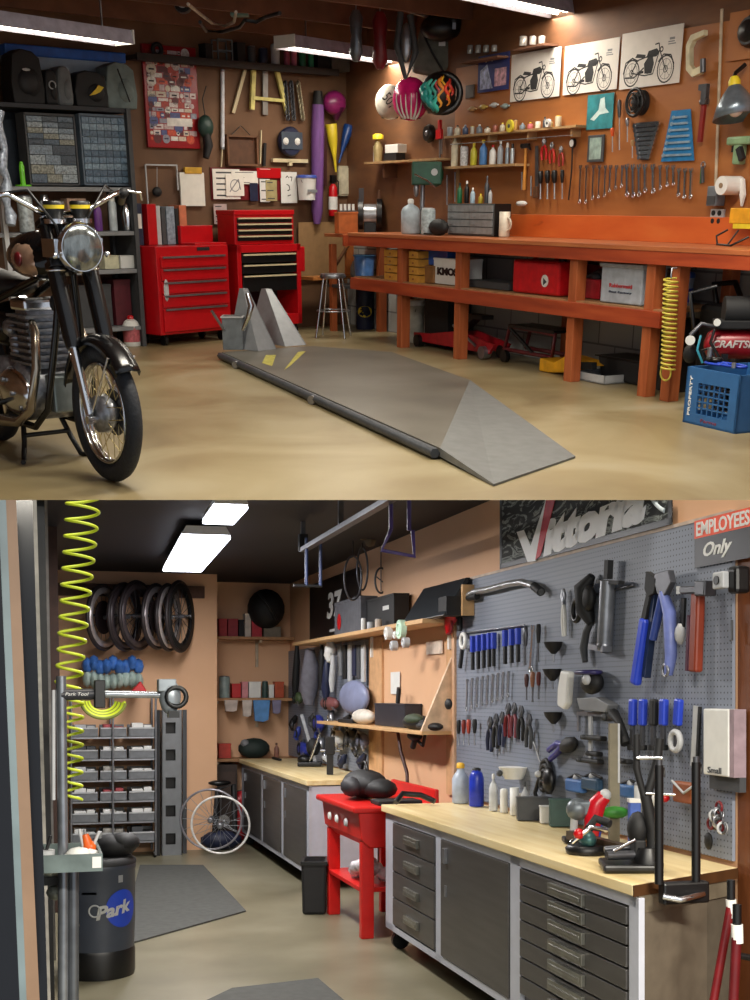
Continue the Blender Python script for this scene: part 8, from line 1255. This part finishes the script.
t.part('arm_sleeve', mat('#23242c', .4), MB().cyl(P_(61, 695), P_(96, 694), .02, n=14)); me = textmesh('Park Tool', .08, .012, Matrix.Translation(P_(77, 694, pd-.021)) @ Matrix.Rotation(PI/2, 4, 'X'), WHT, .2); t.part('lettering', WHT, me); t.part('collar', BLK, MB().bx(P_(94, 690).x, P_(105, 690).x, pd-.03, pd+.03, P_(100, 708).z, P_(100, 680).z), bev=.004); t.part('bar', mat('#9aa0a6', .25, .8), MB().tube([P_(104, 694), P_(165, 695)], [.014, .012], 12)); h = P_(170, 697); t.part('clamp_head', mat('#9aa2a8', .35, .4), MB().ball(h, (.04, .04, .065), 14).bx(h.x-.045, h.x+.02, pd-.03, pd+.03, h.z+.02, h.z+.065), bev=.004); t.part('clamp_jaw', BLK, MB().tor(h+V((.02, -.03, 0)), .035, .01, 'y', 16, 6).bx(h.x-.01, h.x+.03, pd-.04, pd, h.z-.075, h.z-.05))
tz2 = y1_.z+.009
t = T(R2, 'rag', 'crumpled white rag lying in the work stand tray', 'rag', Matrix.Translation((P_(78, 845).x, pd-.06, tz2))); t.solo(WHT, MB().ball((0, 0, .03), (.05, .05, .035), 10).ball((.04, .02, .025), (.04, .04, .03), 8).ball((-.09, 0, .02), (.05, .05, .02), 8))
t = T(R2, 'orange_tool', 'bright orange tool standing in the work stand tray', 'tool', Matrix.Translation((P_(98, 840).x-.03, pd, tz2))); t.part('body', mat('#e0601a', .4), MB().tube([(0, 0, 0), (.0, 0, .05), (-.015, 0, .1)], [.012, .022, .012], 8).ball((0, 0, .05), (.025, .02, .03), 10)); t.part('shears', LGR, MB().cyl((-.02, 0, .05), (-.035, 0, .12), .006).cyl((.01, 0, .05), (.035, 0, .11), .006))
t = T(R2, 'tool_cup', 'clear cup of small tools in the work stand tray beside the pole', 'cup', Matrix.Translation((P_(45, 845).x, pd, tz2))); t.part('cup', LGR, MB().lathe([(.03, 0), (.035, .05)], n=14)); t.part('tools', BLKM, MB().cyl((0, 0, .03), (.02, 0, .1), .006).cyl((0, 0, .03), (-.02, 0, .09), .006))
t = T(R2, 'parts_pile', 'small pile of silver parts on the low bracket under the tray', 'parts', Matrix.Translation(P_(50, 876, pd+.1))); t.part('bracket', DGR, MB().bx(-.05, .06, -.03, .03, -.03, 0)); t.part('parts', mat('#aab0a8', .4, .4, .5, 40), MB().ball((0, 0, .02), (.045, .04, .03), 8).ball((.02, 0, -.06), (.035, .03, .03), 8))
# barrel
p = V((0, 7.0, 0)); p.x = R2.Y(98, 960, 7.0).x; s = R2.s(p); r = 36.5*s; Hh = (972-858)*s
t = T(R2, 'waste_drum', 'tall dark grey drum with a blue round logo at the left', 'drum', R2.front(p)); t.part('body', mat('#363c48', .4, 0, .1), MB().lathe([(r*.93, .05), (r*.97, .12), (r, Hh*.5), (r, Hh*.92), (r*1.02, Hh*.93), (r*1.02, Hh*.97), (r*.98, Hh)], n=36)); t.part('base_ring', BLK, MB().lathe([(r*.98, 0), (r*1.0, .02), (r*1.0, .14), (r*.97, .16)], n=36)); t.part('lid', BLKM, MB().lathe([(r*1.03, Hh*.97), (r*1.03, Hh), (r*.9, Hh*1.03)], n=30))
def wrapc(me, r_, a0=0):
    for v in me.vertices: a_ = v.co.x/r_+a0; v.co.x, v.co.y = r_*sin(a_), -r_*cos(a_)
    return me
zc_ = (972-903)*s; disc = [(.105*cos(q*PI/16), .105*sin(q*PI/16)) for q in range(32)]
bm = MB(); vs_ = [(0, 0)]+[(x*f, y*f) for f in (.5, 1) for x, y in disc]; fs_ = [(0, 1+i, 1+(i+1) % 32) for i in range(32)]+[(1+i, 33+i, 33+(i+1) % 32, 1+(i+1) % 32) for i in range(32)]
bm.add([(x, 0, y+zc_) for x, y in vs_], fs_); me = wrapc(bm.mesh('logo_disc', BLU), r+.003, .92); t.part('logo_disc', mat('#2a2fb8', .4), me); me = textmesh('Park', .23, .075, Matrix.Translation((0, 0, zc_)) @ Matrix.Rotation(-.17, 4, 'Y') @ Matrix.Rotation(PI/2, 4, 'X'), WHT, .3, .04); t.part('lettering', WHT, wrapc(me, r+.006, .68))
for k, (aa, z_, w_, h_, m_) in enumerate([(-.45, .75, .06, .03, LGR), (.0, .74, .08, .012, GRY), (-.5, .53, .09, .02, mat('#8a5a48', .6)), (-.5, .47, .1, .015, mat('#a09890', .6)), (.85, .83, .03, .04, LGR)]): bm = MB().bx(-w_/2, w_/2, 0, .002, z_*Hh, z_*Hh+h_); t.part('sticker', m_, wrapc(bm.mesh('sticker', m_), r+.004, aa))
bm = MB().tor((0, 0, Hh*.58), .03, .005, 'y', 18, 5); t.part('round_mark', LGR, wrapc(bm.mesh('mark', LGR), r+.003, .0)) if False else t.part('round_mark', LGR, MB().tor((.03, -r-.002, Hh*.6), .032, .005, 'y', 18, 5))
t = T(R2, 'black_bag', 'black bag with white tools stuffed on top of the dark grey drum', 'bag', R2.front(p+V((.08, 0, Hh*1.035)))); t.part('body', BLKM, MB().ball((0, 0, .05), (.14, .12, .07), 14).ball((.06, 0, .07), (.1, .1, .06), 10)); t.part('handles', LGR, MB().cyl((-.12, -.05, .03), (-.15, -.05, .15), .008).cyl((-.07, -.06, .03), (-.05, -.06, .14), .008))
# ================================================================== CAMERA, LIGHT, SECTION CUT
for o in list(C.objects):
    if o.type == 'MESH' and o.parent is None and not any(o in r.objs for r in (R1, R2)): print('loose', o.name)
bpy.context.view_layer.update()
cn = V((0, -192, 1200)).normalized()
for r, keep in ((R1, 1), (R2, -1)):
    for top in r.objs:
        for o in [top]+list(top.children_recursive):
            if o.type != 'MESH': continue
            M = o.matrix_world; ds = [(M @ V(c)-V((0, 0, EYE))).dot(cn)*keep for c in o.bound_box]
            if min(ds) >= 0: continue
            bm = bmesh.new(); bm.from_mesh(o.data); L = M.inverted(); co = L @ V((0, 0, EYE)); no = (M.to_3x3().transposed() @ cn).normalized()*keep
            bmesh.ops.bisect_plane(bm, geom=bm.verts[:]+bm.edges[:]+bm.faces[:], plane_co=co, plane_no=no, clear_inner=True)
            if not bm.verts: print('CUT AWAY', o.name)
            bm.to_mesh(o.data); bm.free()
for o in list(C.objects):
    if o.type == 'MESH' and not o.data.polygons: 
        if o in R1.objs: R1.objs.remove(o)
        if o in R2.objs: R2.objs.remove(o)
        bpy.data.objects.remove(o)
for o in list(C.objects):
    if o.type == 'EMPTY' and not o.children: bpy.data.objects.remove(o)
cam = bpy.data.cameras.new('camera'); co = bpy.data.objects.new('camera', cam); C.objects.link(co)
co.location = (0, 0, EYE); co.rotation_euler = (PI/2, 0, 0); cam.sensor_fit = 'AUTO'; cam.sensor_width = 36; cam.lens = 1200*36/1000; cam.shift_y = .192; cam.clip_end = 200; cam.clip_start = .05
bpy.context.scene.camera = co
w = bpy.data.worlds.new('world'); bpy.context.scene.world = w; w.use_nodes = True
w.node_tree.nodes['Background'].inputs[0].default_value = (.86, .92, 1, 1); w.node_tree.nodes['Background'].inputs[1].default_value = .74
vs = bpy.context.scene.view_settings; vs.view_transform = 'Standard'; vs.look = 'None'; vs.gamma = 1; vs.use_curve_mapping = False; vs.exposure = 0
bpy.context.scene.cycles.use_denoising = True; bpy.context.scene.cycles.max_bounces = 5; bpy.context.scene.cycles.sample_clamp_indirect = 4
